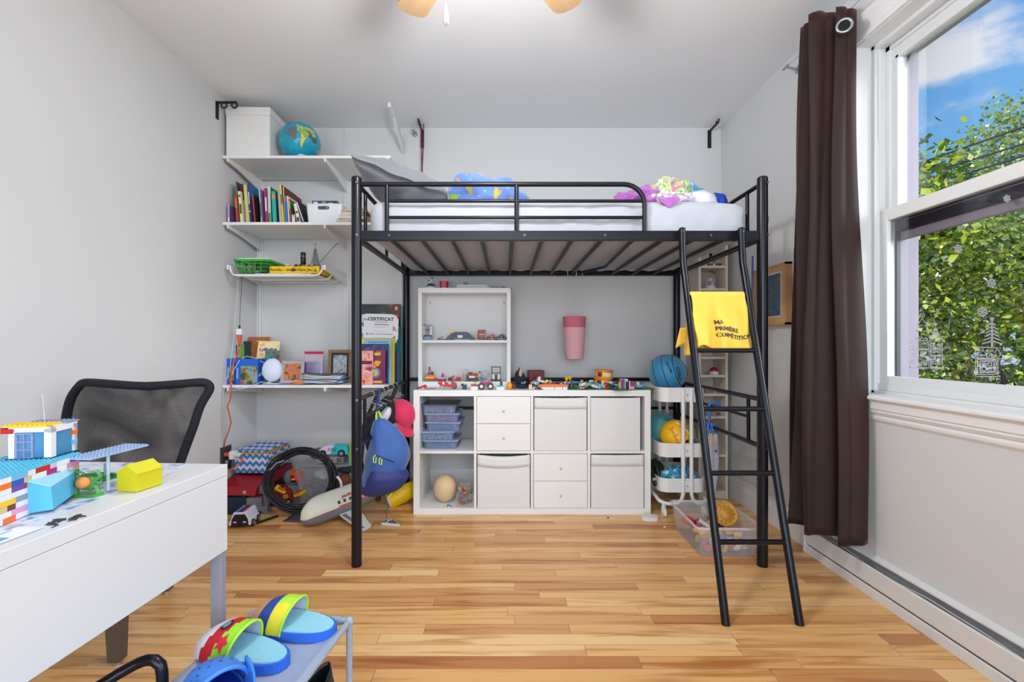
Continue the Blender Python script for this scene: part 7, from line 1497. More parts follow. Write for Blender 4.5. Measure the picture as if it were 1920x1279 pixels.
# things on the trolley
z0 = .7045
t = thing('folder_stack', 'pale blue papers and folders lying in the top tray of the trolley', 'papers', (1.115, 3.00, z0)); MB(PAPER).box(-.09, .09, -.14, .14, 0, .040).mat(PR((60, 100, 170))).box(-.05, .10, -.12, .13, .040, .048).build('papers', t)
BKB = patchy('basketball_skin', [(0, (34, 130, 176)), (.5, (38, 134, 180)), (.55, (36, 132, 178))], 4, rough=.5, bump=.5)
br = .1175; c_ = W(1251.5, 699, 2.93)
t = thing('basketball', 'turquoise blue basketball with black seams in the top tray of the trolley', 'ball', (c_[0], 2.93, z0+.050+br), (R(0), R(0), R(0))); MB(BKB).ball((0, 0, 0), br, 40, 28).build('ball', t)
def ring_on(b, r, ax, off=0.0, w=.0022, n=64, a0=0, a1=2*pi):
    ax = Vector(ax).normalized(); a = ax.orthogonal().normalized(); d = ax.cross(a); rr = math.sqrt(max(0, r*r-off*off)); m = int(n*(a1-a0)/(2*pi))
    b.tube([ax*off+a*rr*cos(a0+(a1-a0)*i/m)+d*rr*sin(a0+(a1-a0)*i/m) for i in range(m if a1-a0 > 6.2 else m+1)], w, 6, closed=a1-a0 > 6.2)
SEAM = M('seam_black', (24, 44, 60), .6); b = MB(SEAM)
ring_on(b, br, (.86, -.50, .28)); ring_on(b, br, (.45, .80, .25)); ring_on(b, br, (.86, -.50, .28), .062); ring_on(b, br, (.86, -.50, .28), -.062); b.build('seams', t)
vdir = (Vector((0, 0, HC))-Vector(t.location)).normalized()
patch('dark_flash', SEAM, [(-.10, .58), (-.02, .60), (.24, .05), (.16, -.02)], br*1.012, t, vdir)
def ball_text(txt, size, parent, r, dirn, ang, u0, v0, mat, name='brand_text'):
    d = Vector(dirn).normalized(); rt = Vector((0, 0, 1)).cross(d).normalized(); uu = d.cross(rt).normalized()
    o = text_mesh(txt, size, mat, name, parent, (0, 0, 0), (0, 0, 0), depth=0, bold=size*.03)
    for v in o.data.vertices:
        x, y = v.co.x, v.co.y; xx = (x*cos(ang)-y*sin(ang))/r+u0; yy = (x*sin(ang)+y*cos(ang))/r+v0
        q = (d+rt*math.tan(xx)+uu*math.tan(yy)).normalized()*r; v.co = q
    return o
ball_text('COINT', .034, t, br*1.008, vdir, R(-80), .60, -.10, PR((16, 34, 50)))
t = thing('volleyball', 'dull teal ball in the middle tray of the trolley', 'ball', (W(1240, 0, 3.02)[0], 3.04, .3665+.118)); MB(patchy('teal_ball_skin', [(0, (56, 138, 142)), (.5, (52, 132, 138)), (.6, (58, 140, 144))], 3, rough=.5, bump=.4)).ball((0, 0, 0), .118, 36, 24).build('ball', t); b = MB(SEAM); ring_on(b, .118, (.7, .6, .2), .05, .0012); ring_on(b, .118, (.7, .6, .2), -.04, .0012); b.build('seams', t); ball_text('COINTRA', .018, t, .1186, (-.2, -1, .25), R(-24), .42, .50, PR((40, 70, 80)))
YB_ = P((240, 184, 30)); c_ = W(1270, 815, 2.88)
t = thing('volleyball', 'yellow ball with white bands in the middle tray of the trolley', 'ball', (c_[0], 2.895, .3665+.104)); MB(YB_).ball((0, 0, 0), .104, 36, 24).build('ball', t); vd = Vector((-.35, -1, .18))
patch('white_band', P((216, 216, 216)), [(-.95, -.45), (-.3, -.72), (.2, -1.0), (-.2, -1.2), (-.9, -.9)], .1048, t, vd); patch('white_band', P((216, 216, 216)), [(-.2, .95), (.3, .75), (.75, .2), (.9, .35), (.5, .9), (.0, 1.1)], .1048, t, vd); patch('amber_band', P((206, 140, 26)), [(-.55, .55), (-.25, .6), (.1, .1), (.25, -.5), (.0, -.55), (-.2, 0)], .1046, t, vd); patch('black_mark', P((30, 30, 34)), [(.52, -.25), (.72, -.15), (.74, -.4), (.56, -.45)], .1048, t, vd)
t = thing('round_fan', 'pale grey round disc standing at the right of the middle tray', 'disc', (1.185, 2.98, .3665+.0855), (R(86), 0, R(30))); MB(P((150, 152, 156))).cyl((0, 0, -.01), (0, 0, .01), .085, n=30).build('disc', t, bevel=.004)
POU = patchy('blue_print_pouch', [(0, (40, 150, 180)), (.44, (60, 170, 200)), (.5, (40, 110, 160)), (.56, (80, 180, 206)), (.63, (200, 210, 210))], 22, seed=2, rough=.35, bump=.1)
lump('swim_bag', 'turquoise patterned plastic bag stuffed in the bottom tray of the trolley', 'bag', (1.10, 2.90, .152), (.125, .09, .085), POU, amp=.25, seed=12, crease=.3, n=56, part='bag')
for px, Y, lb in ((1228, 2.84, 'left black tube standing out of the bottom tray of the trolley'), (1239, 2.86, 'right black tube standing out of the bottom tray of the trolley')):
    t = thing('black_tube', lb, 'tube', (W(px, 0, Y)[0]+.012, Y+.02, .176), (R(-35), R(-8), 0)); MB(DARK).cyl((0, 0, -.01), (0, 0, .11), .0145, n=16).build('tube', t); MB(P((150, 152, 158))).cyl((0, 0, .02), (0, 0, .035), .0152, n=16).build('band', t)
one(MB(P((170, 40, 60))).ball((0, 0, 0), .022, 14, 10), 'small_ball', 'small dark red ball in the bottom tray of the trolley', 'ball', loc=(W(1239, 0, 2.95)[0], 2.97, .173))
lump('dark_bag', 'dark green bag at the back left of the bottom tray of the trolley', 'bag', (1.0, 3.05, .152), (.05, .10, .08), M('dark_green_bag', (32, 62, 50), .7, var=.2), amp=.3, seed=4, part='bag')

# ================================================================ CHILD UMBRELLA on the end rail
t = thing('umbrella', 'folded clear child umbrella with blue hook handle hung on the bed end rail', 'umbrella', (bx1, 2.70, .69)); UB = M('umbrella_blue', (40, 110, 196), .4)
b = MB(UB); b.tube([(-.014, 0, -.088), (-.014, 0, -.01), (-.012, 0, .008), (-.002, 0, .018), (.022, -.006, .020), (.044, -.010, .010), (.050, -.012, -.012)], .0085, 10); b.build('handle', t)
MB(RED).cyl((-.014, 0, -.088), (-.014, 0, -.102), .020, n=14).build('red_ring', t)
b = MB(UB)
for k in range(9): a = k*2*pi/9; b.tube([(-.014+.012*cos(a), .012*sin(a), -.095), (-.014+.038*cos(a), .03*sin(a), -.125), (-.014+.05*cos(a), .036*sin(a), -.165)], [.006, .010, .004], 6)
b.build('blue_frill', t); b = MB(P((196, 150, 70))); b.ball((.0, -.02, -.20), (.028, .014, .030), 12, 8); b.mat(P((220, 214, 206))).ball((.014, -.022, -.19), (.014, .012, .03), 10, 8); b.build('printed_figure', t)
CLU = M('umbrella_film', (206, 210, 230), .1, alpha=.38)
b = MB(CLU); vs = []; n = 24
for j in range(13):
    u = j/12; r_ = .036+.012*sin(pi*u)-.018*u
    for i in range(n): a = 2*pi*i/n; q = r_*(1+.35*cos(a*6)*(.4+.5*u)); vs.append((.0+q*cos(a), q*sin(a), -.16-.36*u))
b.add(vs, [(j*n+i, (j+1)*n+i, (j+1)*n+(i+1) % n, j*n+(i+1) % n) for j in range(12) for i in range(n)], True); b.build('folded_canopy', t); MB(CHROME).cyl((-.006, 0, -.10), (.0, 0, -.55), .004, n=8).build('shaft', t); MB(RED).ball((.008, -.04, -.26), (.008, .004, .008), 8, 6).build('red_dot', t)

# ================================================================ CLEAR STORAGE BOX on the floor
t = thing('clear_storage_box', 'clear plastic storage box full of toys on the floor behind the ladder', 'plastic box', (1.108, 2.432, 0), R(-1)); CSB = M('clear_box_plastic', (222, 222, 228), .12, alpha=.20, var=.02)
tapered_tub(.275, .315, .345, .390, .150, CSB, th=.002, rim=.007).build('body', t)
b = MB(M('clear_box_rim', (226, 226, 232), .12, alpha=.55)); o0 = rrect(-.166, .166, -.203, .203, .026); n = len(o0); o1 = rrect(-.158, .158, -.195, .195, .02); vs = [(p[0], p[1], z) for o_, z in ((o0, .142), (o0, .152), (o1, .152), (o1, .142)) for p in o_]
b.add(vs, [(k*n+i, k*n+(i+1) % n, ((k+1) % 4)*n+(i+1) % n, ((k+1) % 4)*n+i) for k in range(4) for i in range(n)]); b.build('rim', t)
b = MB(PAPER); b.box(.052, .082, -.181, -.180, .060, .082); o = b.build('label', t); b = MB(PR((40, 40, 44)))
for i in range(9): b.box(.055+i*.0027, .0563+i*.0027+(.0006 if i % 3 == 0 else 0), -.1816, -.181, .063, .074)
b.build('barcode', o)
rg = random.Random(12); b = MB(P((100, 110, 130)))
for i in range(80):
    c = rg.choice([(110, 118, 134), (90, 96, 110), (200, 70, 70), (226, 170, 70), (206, 130, 160), (110, 150, 170), (140, 130, 150), (226, 190, 90), (80, 90, 96), (160, 60, 90)]); b.mat(P(c)); b.cb((rg.uniform(-.10, .10), rg.uniform(-.14, .14), .012+rg.uniform(0, .06)), (rg.uniform(.02, .05), rg.uniform(.02, .04), rg.uniform(.01, .025)), (rg.random()*3, rg.random()*3, rg.random()*3))
one(b, 'toy_heap', 'mixed colourful toys filling the clear floor box', 'toys', loc=(1.108, 2.432, .006))['kind'] = 'stuff'
BOX = (1.108, 2.432)
t = thing('toy_clock', 'round golden toy dial with black marks leaning in the clear floor box', 'toy', (W(1363, 962, 2.42)[0], 2.44, .145), (R(62), 0, R(-12))); GD = M('golden_plastic', (196, 142, 46), .35, var=.06); b = MB(GD); b.lathe([(0, -.006), (.058, -.006), (.064, .0), (.064, .006), (.058, .008), (.054, .002), (.034, .002), (.032, .006), (0, .006)], n=36); b.build('dial', t); b = MB(P((40, 34, 20)))
for k in range(12): a = k*pi/6; b.cb((.044*cos(a), .044*sin(a), .003), (.007, .0035, .002), (0, 0, a))
b.build('marks', t)
t = thing('toy_battery', 'silver and white cylinder lying in the clear floor box', 'toy', (W(1322, 971, 2.40)[0], 2.40, .105), (0, R(24), R(-40))); MB(P((190, 190, 196))).cyl((-.032, 0, 0), (.032, 0, 0), .011, n=16).build('tube', t); MB(P((120, 130, 190))).cyl((.024, 0, 0), (.033, 0, 0), .0113, n=16).build('band', t)
for (x, y, z, r, c, nm, lb) in ((-.105, .075, .085, (.034, .034, .022), (206, 60, 60), 'toy_ball', 'squashed red ball in the left of the clear floor box'), (-.075, -.03, .072, (.045, .030, .010), (236, 180, 40), 'toy_part', 'flat yellow toy part at the left of the clear floor box'), (.03, -.06, .075, (.055, .03, .008), (238, 170, 60), 'toy_part', 'flat orange yellow toy part in the middle of the clear floor box'), (.055, -.125, .030, (.045, .025, .022), (226, 226, 228), 'toy_part', 'white toy part behind the label of the clear floor box'), (-.085, -.135, .024, (.022, .016, .018), (206, 40, 50), 'toy_part', 'red toy star at the near left corner of the clear floor box'), (-.04, -.12, .040, (.035, .03, .025), (106, 120, 140), 'toy_part', 'grey blue toy block at the near side of the clear floor box')):
    one(MB(P(c)).ball((0, 0, 0), r, 14, 10), nm, lb, 'toy', loc=(BOX[0]+x, BOX[1]+y, z))
for px, py, c, lb in ((1246, 990, (220, 214, 214), 'tiny white and red scrap on the floor left of the clear box'), (1140, 972, (110, 70, 40), 'tiny brown crumb on the floor before the cube shelf'), (1457, 992, (190, 206, 50), 'tiny yellow green toy bit by the right baseboard'), (744, 965, (200, 150, 90), 'tiny orange crumb on the floor near the paper wing')):
    Y = 1.05*F/(py-CY); one(MB(P(c)).ball((0, 0, .004), (.008, .006, .004), 8, 6), 'scrap', lb, 'scrap', loc=(W(px, 0, Y)[0], Y, .0003))

# ================================================================ BOOKCASE TRINKETS, MEDALS
bxc = 1.317
def trinket(label, px, z, specs, Y=3.16, name='trinket'):
    t = thing(name, label, 'ornament', ((px-CX)*Y/F, Y, z+.0003)); 
    for (nm, kind, c, a) in specs:
        b = MB(P(c) if isinstance(c, tuple) else c)
        for q in a:
            if kind == 'ball': b.ball(q[0], q[1], 14, 10)
            elif kind == 'cyl': b.cyl(*q)
            else: b.cb(*q)
        b.build(nm, t)
    return t
trinket('red and white round ball box on the bookcase shelf below the shirt', 1339, .845, [('upper_half', 'ball', (176, 24, 34), [((0, 0, .026), (.029, .029, .026))]), ('lower_half', 'cyl', (222, 222, 222), [((0, 0, 0), (0, 0, .022), .030)])])
trinket('snow globe with a small red hat figure on the bookcase shelf above the shirt', 1332, 1.438, [('base', 'cyl', (206, 206, 210), [((0, 0, 0), (0, 0, .022), .040, .034)]), ('figure', 'ball', (170, 60, 60), [((0, 0, .040), (.014, .012, .020)), ((0, 0, .088), (.012, .010, .010))]), ('white_trim', 'ball', (228, 228, 228), [((0, -.004, .066), (.012, .010, .012)), ((.010, -.004, .034), (.012, .010, .010))]), ('glass', 'ball', M('globe_glass', (220, 226, 230), .05, alpha=.22), [((0, 0, .056), (.036, .036, .044))]), ('red_hat_tip', 'box', (150, 50, 44), [((.012, 0, .118), (.045, .008, .006), (0, .4, 0))])])
for k in range(7): trinket(('left', 'second', 'third', 'middle', 'fifth', 'sixth', 'right')[k]+' of the tiny red and white figures on the high bookcase shelf', 1317+k*5.5, 1.593, [('figure_body', 'box', ((190, 40, 40), (224, 220, 214), (60, 110, 60))[k % 3], [((0, 0, .012), (.012, .010, .024))]), ('figure_top', 'ball', ((230, 226, 220), (190, 50, 46), (226, 190, 120))[k % 3], [((0, 0, .032), (.007, .006, .009))])], name='tiny_figure')['group'] = 'tiny figures on the high bookcase shelf'
trinket('orange little fox-like ornament on the bookcase shelf above the trolley rail', 1319, .717, [('body', 'ball', (196, 110, 40), [((0, 0, .018), (.014, .012, .020)), ((.012, 0, .040), (.010, .009, .012))])])
trinket('tiny white ornament beside the orange one on the bookcase', 1342, .717, [('body', 'ball', (214, 210, 200), [((0, 0, .008), (.014, .010, .008))])])
trinket('tiny dark ornament on the shelf of the bookcase behind the umbrella handle', 1346, .562, [('body', 'ball', (110, 90, 60), [((0, 0, .012), (.016, .010, .012))])])
trinket('pale small ornament at the left of the bookcase shelf with the red and white ball', 1316, .845, [('body', 'box', (206, 196, 176), [((0, 0, .014), (.010, .010, .028))])])
t = thing('medal', 'medal on a blue, white and red ribbon half hidden behind the curtain', 'medal', (XR-.004, 2.425, 1.66)); w_ = .016
for k, c in enumerate(((40, 70, 160), (224, 224, 230), (178, 34, 50))):
    b = MB(PR(c)); b.sheet(lambda u, v: (-.003-.006*k*0-.001*k, .012-.018*k+.014*u+.02*sin(pi*v)*(1 if k == 0 else .4), -.02*k*k-(.30+.06*k)*v), 1, 10); b.build('ribbon_%s' % ('blue', 'white', 'red')[k], t, solid=.001)
MB(P((216, 216, 220))).cyl((-.004, .0, -.40), (-.007, 0, -.40), .025, n=22).build('disc', t)
t = thing('medal', 'dark blue ribbon with bronze medal hanging on the right bed post', 'medal', (bx1-.030, byf+.03, 1.60)); b = MB(PR((30, 56, 140))); b.tube([(.056, -.03, .06), (.058, -.02, .0), (.054, .0, -.06)], .004, 6).tube([(-.0, .0, -.12), (-.003, .0, -.30), (-.006, 0, -.42)], .004, 6); b.build('ribbon', t); MB(M('bronze', (130, 84, 50), .4, metal=.6)).cyl((-.006, -.003, -.44), (-.006, .003, -.44), .020, n=18).build('disc', t)
# ================================================================ ON THE DESK
DZ = .750
def D(px, py, z=DZ): Y = (HC-z)*F/(py-CY); return Vector(((px-CX)*Y/F, Y, z))
def dl(px, py): return DM.inverted() @ D(px, py)          # desk-local
MAPM = photo_mat('map_print', [(66, 96, 160), (206, 214, 230), (222, 226, 236), (150, 172, 214), (60, 84, 150)], 26, 2)
t = thing('poster', 'blue and white patterned paper sheet spread over the desk', 'poster', D(0, 1000)); t.location = DM.translation; t.rotation_euler = (0, 0, DA)
MB(MAPM).box(-.60, -.075, -.50, -.012, .7503, .7510).build('sheet', t)
t = thing('paper_mat', 'reddish patterned paper under the light blue toy house', 'paper', DM.translation, DA); MB(photo_mat('red_print', [(60, 60, 130), (120, 66, 70), (200, 150, 140), (90, 60, 80), (180, 70, 60)], 40, 7)).box(-.42, -.125, -.47, -.27, .7511, .7517).build('sheet', t)
t = thing('bookmark', 'narrow paper strip with blue and pink printing at the desk edge', 'paper', DM.translation, DA); MB(PAPER).box(-.075, -.030, -.60, -.405, .7511, .7516).build('sheet', t); b = MB(PR((60, 80, 190)))
for i, c in enumerate(((220, 60, 130), (60, 80, 190), (220, 60, 130), (60, 80, 190), (90, 160, 210))): b.mat(PR(c)).box(-.052, -.038, -.585+i*.030, -.567+i*.030, .7516, .7518)
b.mat(PR((70, 150, 210))).box(-.070, -.067, -.59, -.42, .7516, .7518); b.build('print', t)
t = thing('temporary_tattoo', 'black swirly transfer drawing lying at the desk edge', 'sticker', (0, 0, 0)); b = MB(PR((54, 54, 58))); rg = random.Random(5)
for (p0, p1) in (((84, 985), (112, 975)), ((96, 990), (108, 972)), ((126, 978), (160, 968)), ((134, 973), (150, 966)), ((112, 976), (118, 976))):
    a, c = D(*p0, .7504), D(*p1, .7504); pts = [a.lerp(c, i/8)+Vector((.004*sin(i*2.1), .006*sin(i*1.3), 0)) for i in range(9)]; b.tube(pts, [.0008, .0016, .0024, .0026, .0018, .0024, .002, .0012, .0006], 5)
for q in ((100, 981), (140, 971)):
    c = D(*q, .7504); b.tube([c+Vector((.006*cos(a), .009*sin(a), 0)) for a in [i*2*pi/14 for i in range(14)]], .0010, 5, closed=True)
b.build('drawing', t)
def toy_house(label, c, rot, w_, l_, hw, hr, col, col2):
    t = thing('toy_house', label, 'toy house', c, rot); m1 = M('printed_%d%d' % (col[0], col[2]), col, .5, var=.03, scale=90, bump=.05); m2 = M('printed_top_%d%d' % (col2[0], col2[2]), col2, .5, var=.03, scale=90)
    b = MB(m1); b.prism([(-w_/2, 0), (w_/2, 0), (w_/2, hw), (0, hw+hr), (-w_/2, hw)], 'Y', 0, l_); b.build('walls', t, bevel=.0008)
    b = MB(m2)
    for s_ in (-1, 1): b.prism([(s_*(w_/2+.001), hw-.001), (s_*(w_/2+.001), hw+.001), (0, hw+hr+.0015), (0, hw+hr)], 'Y', -.001, l_+.001)
    b.build('roof', t); return t
toy_house('yellow plastic toy house on the far end of the desk', D(238, 922, DZ+.001), (0, 0, R(-10)), .048, .056, .036, .017, (196, 188, 24), (198, 190, 24))
toy_house('light blue plastic toy house at the front of the desk', D(48, 964, DZ+.004), (R(2), R(-4), R(24)), .074, .092, .042, .018, (84, 178, 220), (150, 206, 226))
t = thing('toy_wedge', 'magenta plastic toy corner at the left edge of the picture on the desk', 'toy', D(-2, 982), R(20)); MB(P((236, 50, 160))).prism([(-.03, 0), (.02, 0), (.008, .022), (-.03, .030)], 'Y', 0, .05).build('body', t)
# green claw figure with pumpkin
t = thing('toy_figure', 'green clawed toy figure holding an orange pumpkin on a small base', 'toy', D(166, 930, DZ+.001), R(6)); GF = M('sculpt_green', (84, 150, 84), .5, var=.15, scale=40)
MB(P((70, 150, 66))).prism([(-.026, -.010), (.020, -.014), (.026, .004), (-.006, .016), (-.028, .006)], 'Z', 0, .006).build('base', t)
b = MB(GF); b.ball((0, .004, .024), (.014, .010, .014), 14, 10)
for s_ in (-1, 1): b.tube([(s_*.006, .0, .016), (s_*.018, -.004, .020), (s_*.020, -.004, .006)], [.005, .0045, .004], 8).tube([(s_*.010, .004, .030), (s_*.022, .0, .040), (s_*.018, -.004, .050), (s_*.004, -.004, .046)], [.005, .004, .0035, .0015], 8).tube([(s_*.012, .0, .028), (s_*.026, -.004, .026), (s_*.028, -.006, .034)], [.004, .003, .001], 6)
b.build('body', t); MB(M('pumpkin_orange', (224, 138, 66), .45, var=.1, scale=50)).ball((-.001, -.012, .030), (.0125, .010, .011), 16, 10).build('pumpkin', t)
t = bricks('small green baseplate behind the green toy figure', 178, 1.02, DZ+.0015, [(0, 0, 0, .090, .064, .003, 'grn'), (.020, .010, .003, .008, .008, .030, 'trans', False), (.036, .012, .003, .016, .008, .006, 'grn')], rot=-12, name='baseplate', cat='baseplate')
# brick building
COLS['lil'] = (196, 186, 222)
BA = R(10)
t = thing('brick_building', 'colourful toy brick building with a glazed tower on the desk', 'toy building', (-.862, .915, DZ+.0025), BA)
rg = random.Random(21); WC_ = ['wht', 'wht', 'wht', 'wht', 'lil', 'lil', 'pnk', 'gry', 'lbl', 'wht', 'brn', 'mag', 'yel', 'org', 'pur', 'blue', 'tan', 'wht', 'red', 'lim']
def brick_wall(p0, p1, z0, rows, seed, pal, th=.008, hb=.0096, skip=None):
    r = random.Random(seed); p0 = Vector(p0); p1 = Vector(p1); L = (p1-p0).length; d = (p1-p0).normalized(); ang = math.atan2(d.y, d.x); b = MB()
    for k in range(rows):
        s = 0
        while s < L-.002:
            w_ = min(r.choice((.016, .024, .032)), L-s); m = p0+d*(s+w_/2)
            if not (skip and skip(s+w_/2, k)):
                b.mat(C(r.choice(pal))); b.cb((m.x, m.y, z0+hb*(k+.5)), (w_-.0004, th, hb-.0003), (0, 0, ang))
            s += w_
    return b
brick_wall((0, 0), (0, -.24), 0, 8, 1, WC_).build('right_wall', t); brick_wall((0, 0), (-.11, 0), 0, 8, 2, WC_).build('end_wall', t); brick_wall((-.11, 0), (-.11, -.24), 0, 8, 3, WC_).build('left_wall', t); brick_wall((0, -.24), (-.11, -.24), 0, 8, 4, WC_).build('near_wall', t)
zr_ = .0096*8
def studded(b, x0, x1, y0, y1, z, h=.0032, s=.008): 
    b.box(x0, x1, y0, y1, z, z+h); nx = int((x1-x0)/s+.5); ny = int((y1-y0)/s+.5)
    for i in range(nx):
        for j in range(ny): cxx, cyy = x0+s*(i+.5), y0+s*(j+.5); b.cyl((cxx, cyy, z+h), (cxx, cyy, z+h+.0018), .0024, n=8)
b = MB(P((90, 186, 214))); studded(b, -.116, .004, -.244, .004, zr_); b.build('roof_plate', t)
# tower
zt_ = zr_+.0032+.0018; tx0, tx1, ty0, ty1 = -.084, -.014, -.044, .022
b = MB(C('wht')); b.box(tx1-.007, tx1, ty1-.010, ty1, zt_, zt_+.056).box(tx1-.007, tx1, ty0, ty0+.012, zt_, zt_+.056).box(tx1-.007, tx1, ty0, ty1, zt_+.048, zt_+.060).box(tx0, tx0+.010, ty0, ty0+.007, zt_, zt_+.056).box(tx1-.012, tx1-.007, ty0, ty0+.007, zt_, zt_+.056).box(tx0, tx1, ty0, ty0+.007, zt_+.050, zt_+.060).box(tx0, tx1, ty1-.007, ty1, zt_, zt_+.056); o = b.build('tower_frame', t)
MB(C('org')).box(tx1-.0072, tx1+.0003, ty1-.012, ty1+.0003, zt_+.034, zt_+.043).build('orange_brick', o); MB(C('red')).box(tx0-.012, tx0+.008, ty0-.001, ty0+.010, zt_+.048, zt_+.057).build('red_brick', o); MB(C('lbl')).box(tx1-.0072, tx1+.0003, ty1-.012, ty1+.0003, zt_+.014, zt_+.023).build('blue_brick', o); MB(C('dkb')).box(tx0-.003, tx1+.002, ty0-.003, ty1+.003, zt_-.004, zt_+.001).build('dark_plate', o)
TBL = M('clear_blue_brick', (70, 150, 200), .1, alpha=.62); b = MB(TBL); b.box(tx1-.005, tx1-.003, ty0+.012, ty1-.010, zt_, zt_+.048).box(tx0+.010, tx1-.012, ty0+.003, ty0+.005, zt_, zt_+.050); b.build('tower_glazing', o)
b = MB(P((150, 156, 196))); x = tx0+.012; b.box(x, x+.002, ty0-.001, ty0+.004, zt_, zt_+.048).box(x+.026, x+.028, ty0-.001, ty0+.004, zt_, zt_+.048).box(x+.013, x+.014, ty0-.001, ty0+.003, zt_, zt_+.048)
for z in (.0, .016, .031, .046): b.box(x, x+.028, ty0-.001, ty0+.003, zt_+z, zt_+z+.0016)
b.build('tower_window', o)
b = MB(C('yel')); studded(b, tx0-.008, tx1-.006, ty0-.004, ty0+.036, zt_+.060); b.build('yellow_roof', o); b = MB(P((130, 144, 176))); studded(b, tx0+.004, tx1+.001, ty0+.036, ty1+.004, zt_+.060); b.build('grey_roof', o)
MB(C('dkr')).box(tx0-.016, tx0, ty0+.005, ty0+.03, zt_+.052, zt_+.0595).build('eaves_brick', o)
MB(M('antenna', (190, 190, 196), .4)).cyl((tx0+.028, .0, zt_+.062), (tx0+.024, 0, zt_+.118), .0007, n=6).build('antenna', o)
b = MB(P((150, 172, 206))); b.at((-.012, .0, 0), (0, 0, R(-16))); studded(b, .012, .068, -.02, .108, zr_-.004, .0032); b.build('canopy_plate', t); MB(M('clear_column', (190, 214, 226), .1, alpha=.5)).cyl((.055, .0, .0015), (.055, .0, zr_-.004), .003, n=10).build('clear_column', t)
b = MB(C('dkr')); brick_wall((.02, -.02), (.02, -.17), 0, 4, 9, ['red', 'wht', 'dkg', 'wht', 'lbl', 'blue']).build('porch_wall', t) if False else None

# ================================================================ SHOE RACK with slippers and clog
RA = R(-6.8); rk = thing('shoe_rack', 'low grey tube shoe rack with fabric shelves at the bottom of the picture', 'shoe rack', (-.395, 1.15, 0), RA)
TUBG = M('grey_tube', (150, 162, 178), .4, var=.03); FABG = M('grey_fabric', (150, 164, 190), .85, var=.04, scale=60, bump=.05); rw, rl, rz = .262, .66, .352
RM = Matrix.Translation((-.395, 1.15, 0)) @ Euler((0, 0, RA)).to_matrix().to_4x4()
for x in (0, -rw):
    for y in (0, -rl): MB(TUBG).cyl((x, y, .0), (x, y, rz+.006), .0075, n=14).build('post', rk)
for z in (rz, .155):
    b = MB(TUBG); b.cyl((0, 0, z), (0, -rl, z), .0075, n=14).cyl((-rw, 0, z), (-rw, -rl, z), .0075, n=14).cyl((0, 0, z), (-rw, 0, z), .0075, n=14).cyl((0, -rl, z), (-rw, -rl, z), .0075, n=14)
    for x in (0, -rw):
        for y in (0, -rl): b.ball((x, y, z), .0115, 14, 8)
    b.cyl((-.020, 0, z), (-.044, 0, z), .0102, n=14).cyl((-rw+.020, 0, z), (-rw+.044, 0, z), .0102, n=14); b.build('shelf_tubes', rk)
    MB(FABG).sheet(lambda u, v: (-rw+rw*u, -.045-(rl-.09)*v, z+.007-.012*sin(pi*u)*0-.012*(1-abs(2*u-1)**6)), 16, 10).build('fabric_shelf', rk, solid=.002)
SZ = rz-.002
def foot_outline(L, w0, w1, n=26):        # toe at -x, heel at +x
    pts = []
    for i in range(n):
        a = 2*pi*i/n; x = L/2*cos(a); u = (x/L+.5); w_ = w0+(w1-w0)*u; s = math.copysign(abs(sin(a))**.8, sin(a)); pts.append((x, w_*s))
    return pts
def slipper(label, loc, rot, L, cols, seed):
    t = thing('slipper', label, 'slipper', loc, rot, 'pair of children slippers'); o0 = foot_outline(L, .052, .044); SOL = M('slipper_blue', (44, 100, 206), .9, var=.08, scale=80, bump=.2); INS = M('slipper_aqua', (132, 200, 222), .95, var=.06, scale=90, bump=.3, sheen=.4)
    MB(SOL).prism(o0, 'Z', 0, .020).build('sole', t, bevel=.005, seg=3)
    MB(INS).prism([(p[0]*.93, p[1]*.88) for p in o0], 'Z', .018, .0235).build('insole', t, bevel=.003)
    # vamp: arched cloth from the toe to the instep
    hL = L*.54; n = 22; m = 18; vs = []
    def vp(i, j, sc=1.0, dz=0):
        v = j/m; x = -L/2-.002+hL*v; a = pi*i/n; u = min(1, max(0, (x+L/2)/L)); hw = (.052+(.044-.052)*u)*math.sqrt(max(0, 1-(1-min(1, v*2.0+.02))**2))*1.04; h = (.016+.052*math.sin(min(1, v*1.15)*pi/2)**.8)*sc
        bend = .022*sin(a)*v   # the opening bows backwards at the top
        return (x+bend*0-.026*(1-sin(a))*v*0+.018*(sin(a)-.6)*v, -hw*cos(a)*sc, .012+h*sin(a)**.8+dz)
    for j in range(m+1):
        for i in range(n+1): vs.append(vp(i, j))
    groups = {}
    for j in range(m):
        for i in range(n):
            k = cols(j/m, i/n); groups.setdefault(k, []).append((j*(n+1)+i, j*(n+1)+i+1, (j+1)*(n+1)+i+1, (j+1)*(n+1)+i))
    b = MB()
    first = True
    for k, fs in groups.items():
        b.mat(M('slipper_print_%d_%d_%d' % k, k, .85, var=.05, scale=60))
        b.add(vs, fs, True)
    b.build('upper', t, weld=True)
    MB(M('slipper_lining', (206, 212, 228), .9, var=.04)).add([vp(i, j, .95, -.001) for j in range(m+1) for i in range(n+1)], [(j*(n+1)+i, j*(n+1)+i+1, (j+1)*(n+1)+i+1, (j+1)*(n+1)+i) for j in range(m) for i in range(n)], True).build('lining', t)
    MB(M('slipper_lime', (170, 220, 60), .85)).tube([vp(i, m, .985) for i in range(n+1)], .0034, 6).build('trim', t)
    return t, vp
def cols1(v, u):
    if v < .10 and .25 < u < .8: return (30, 34, 60)
    if v < .34+.40*u: return (214, 214, 226)
    if v < .60+.40*u: return (182, 28, 42)
    return (226, 220, 60) if u > .70 else (142, 206, 50)
def cols2(v, u):
    if v < .35: return (206, 150, 110)
    if v < .62: return (34, 72, 150)
    if u < .35: return (216, 206, 50)
    return (170, 214, 60)
p1 = Vector((-.585, 1.020, SZ)); t1, vp1 = slipper('nearer child slipper with red, white and lime front on the shoe rack', p1, (0, 0, R(-17)), .232, cols1, 1)
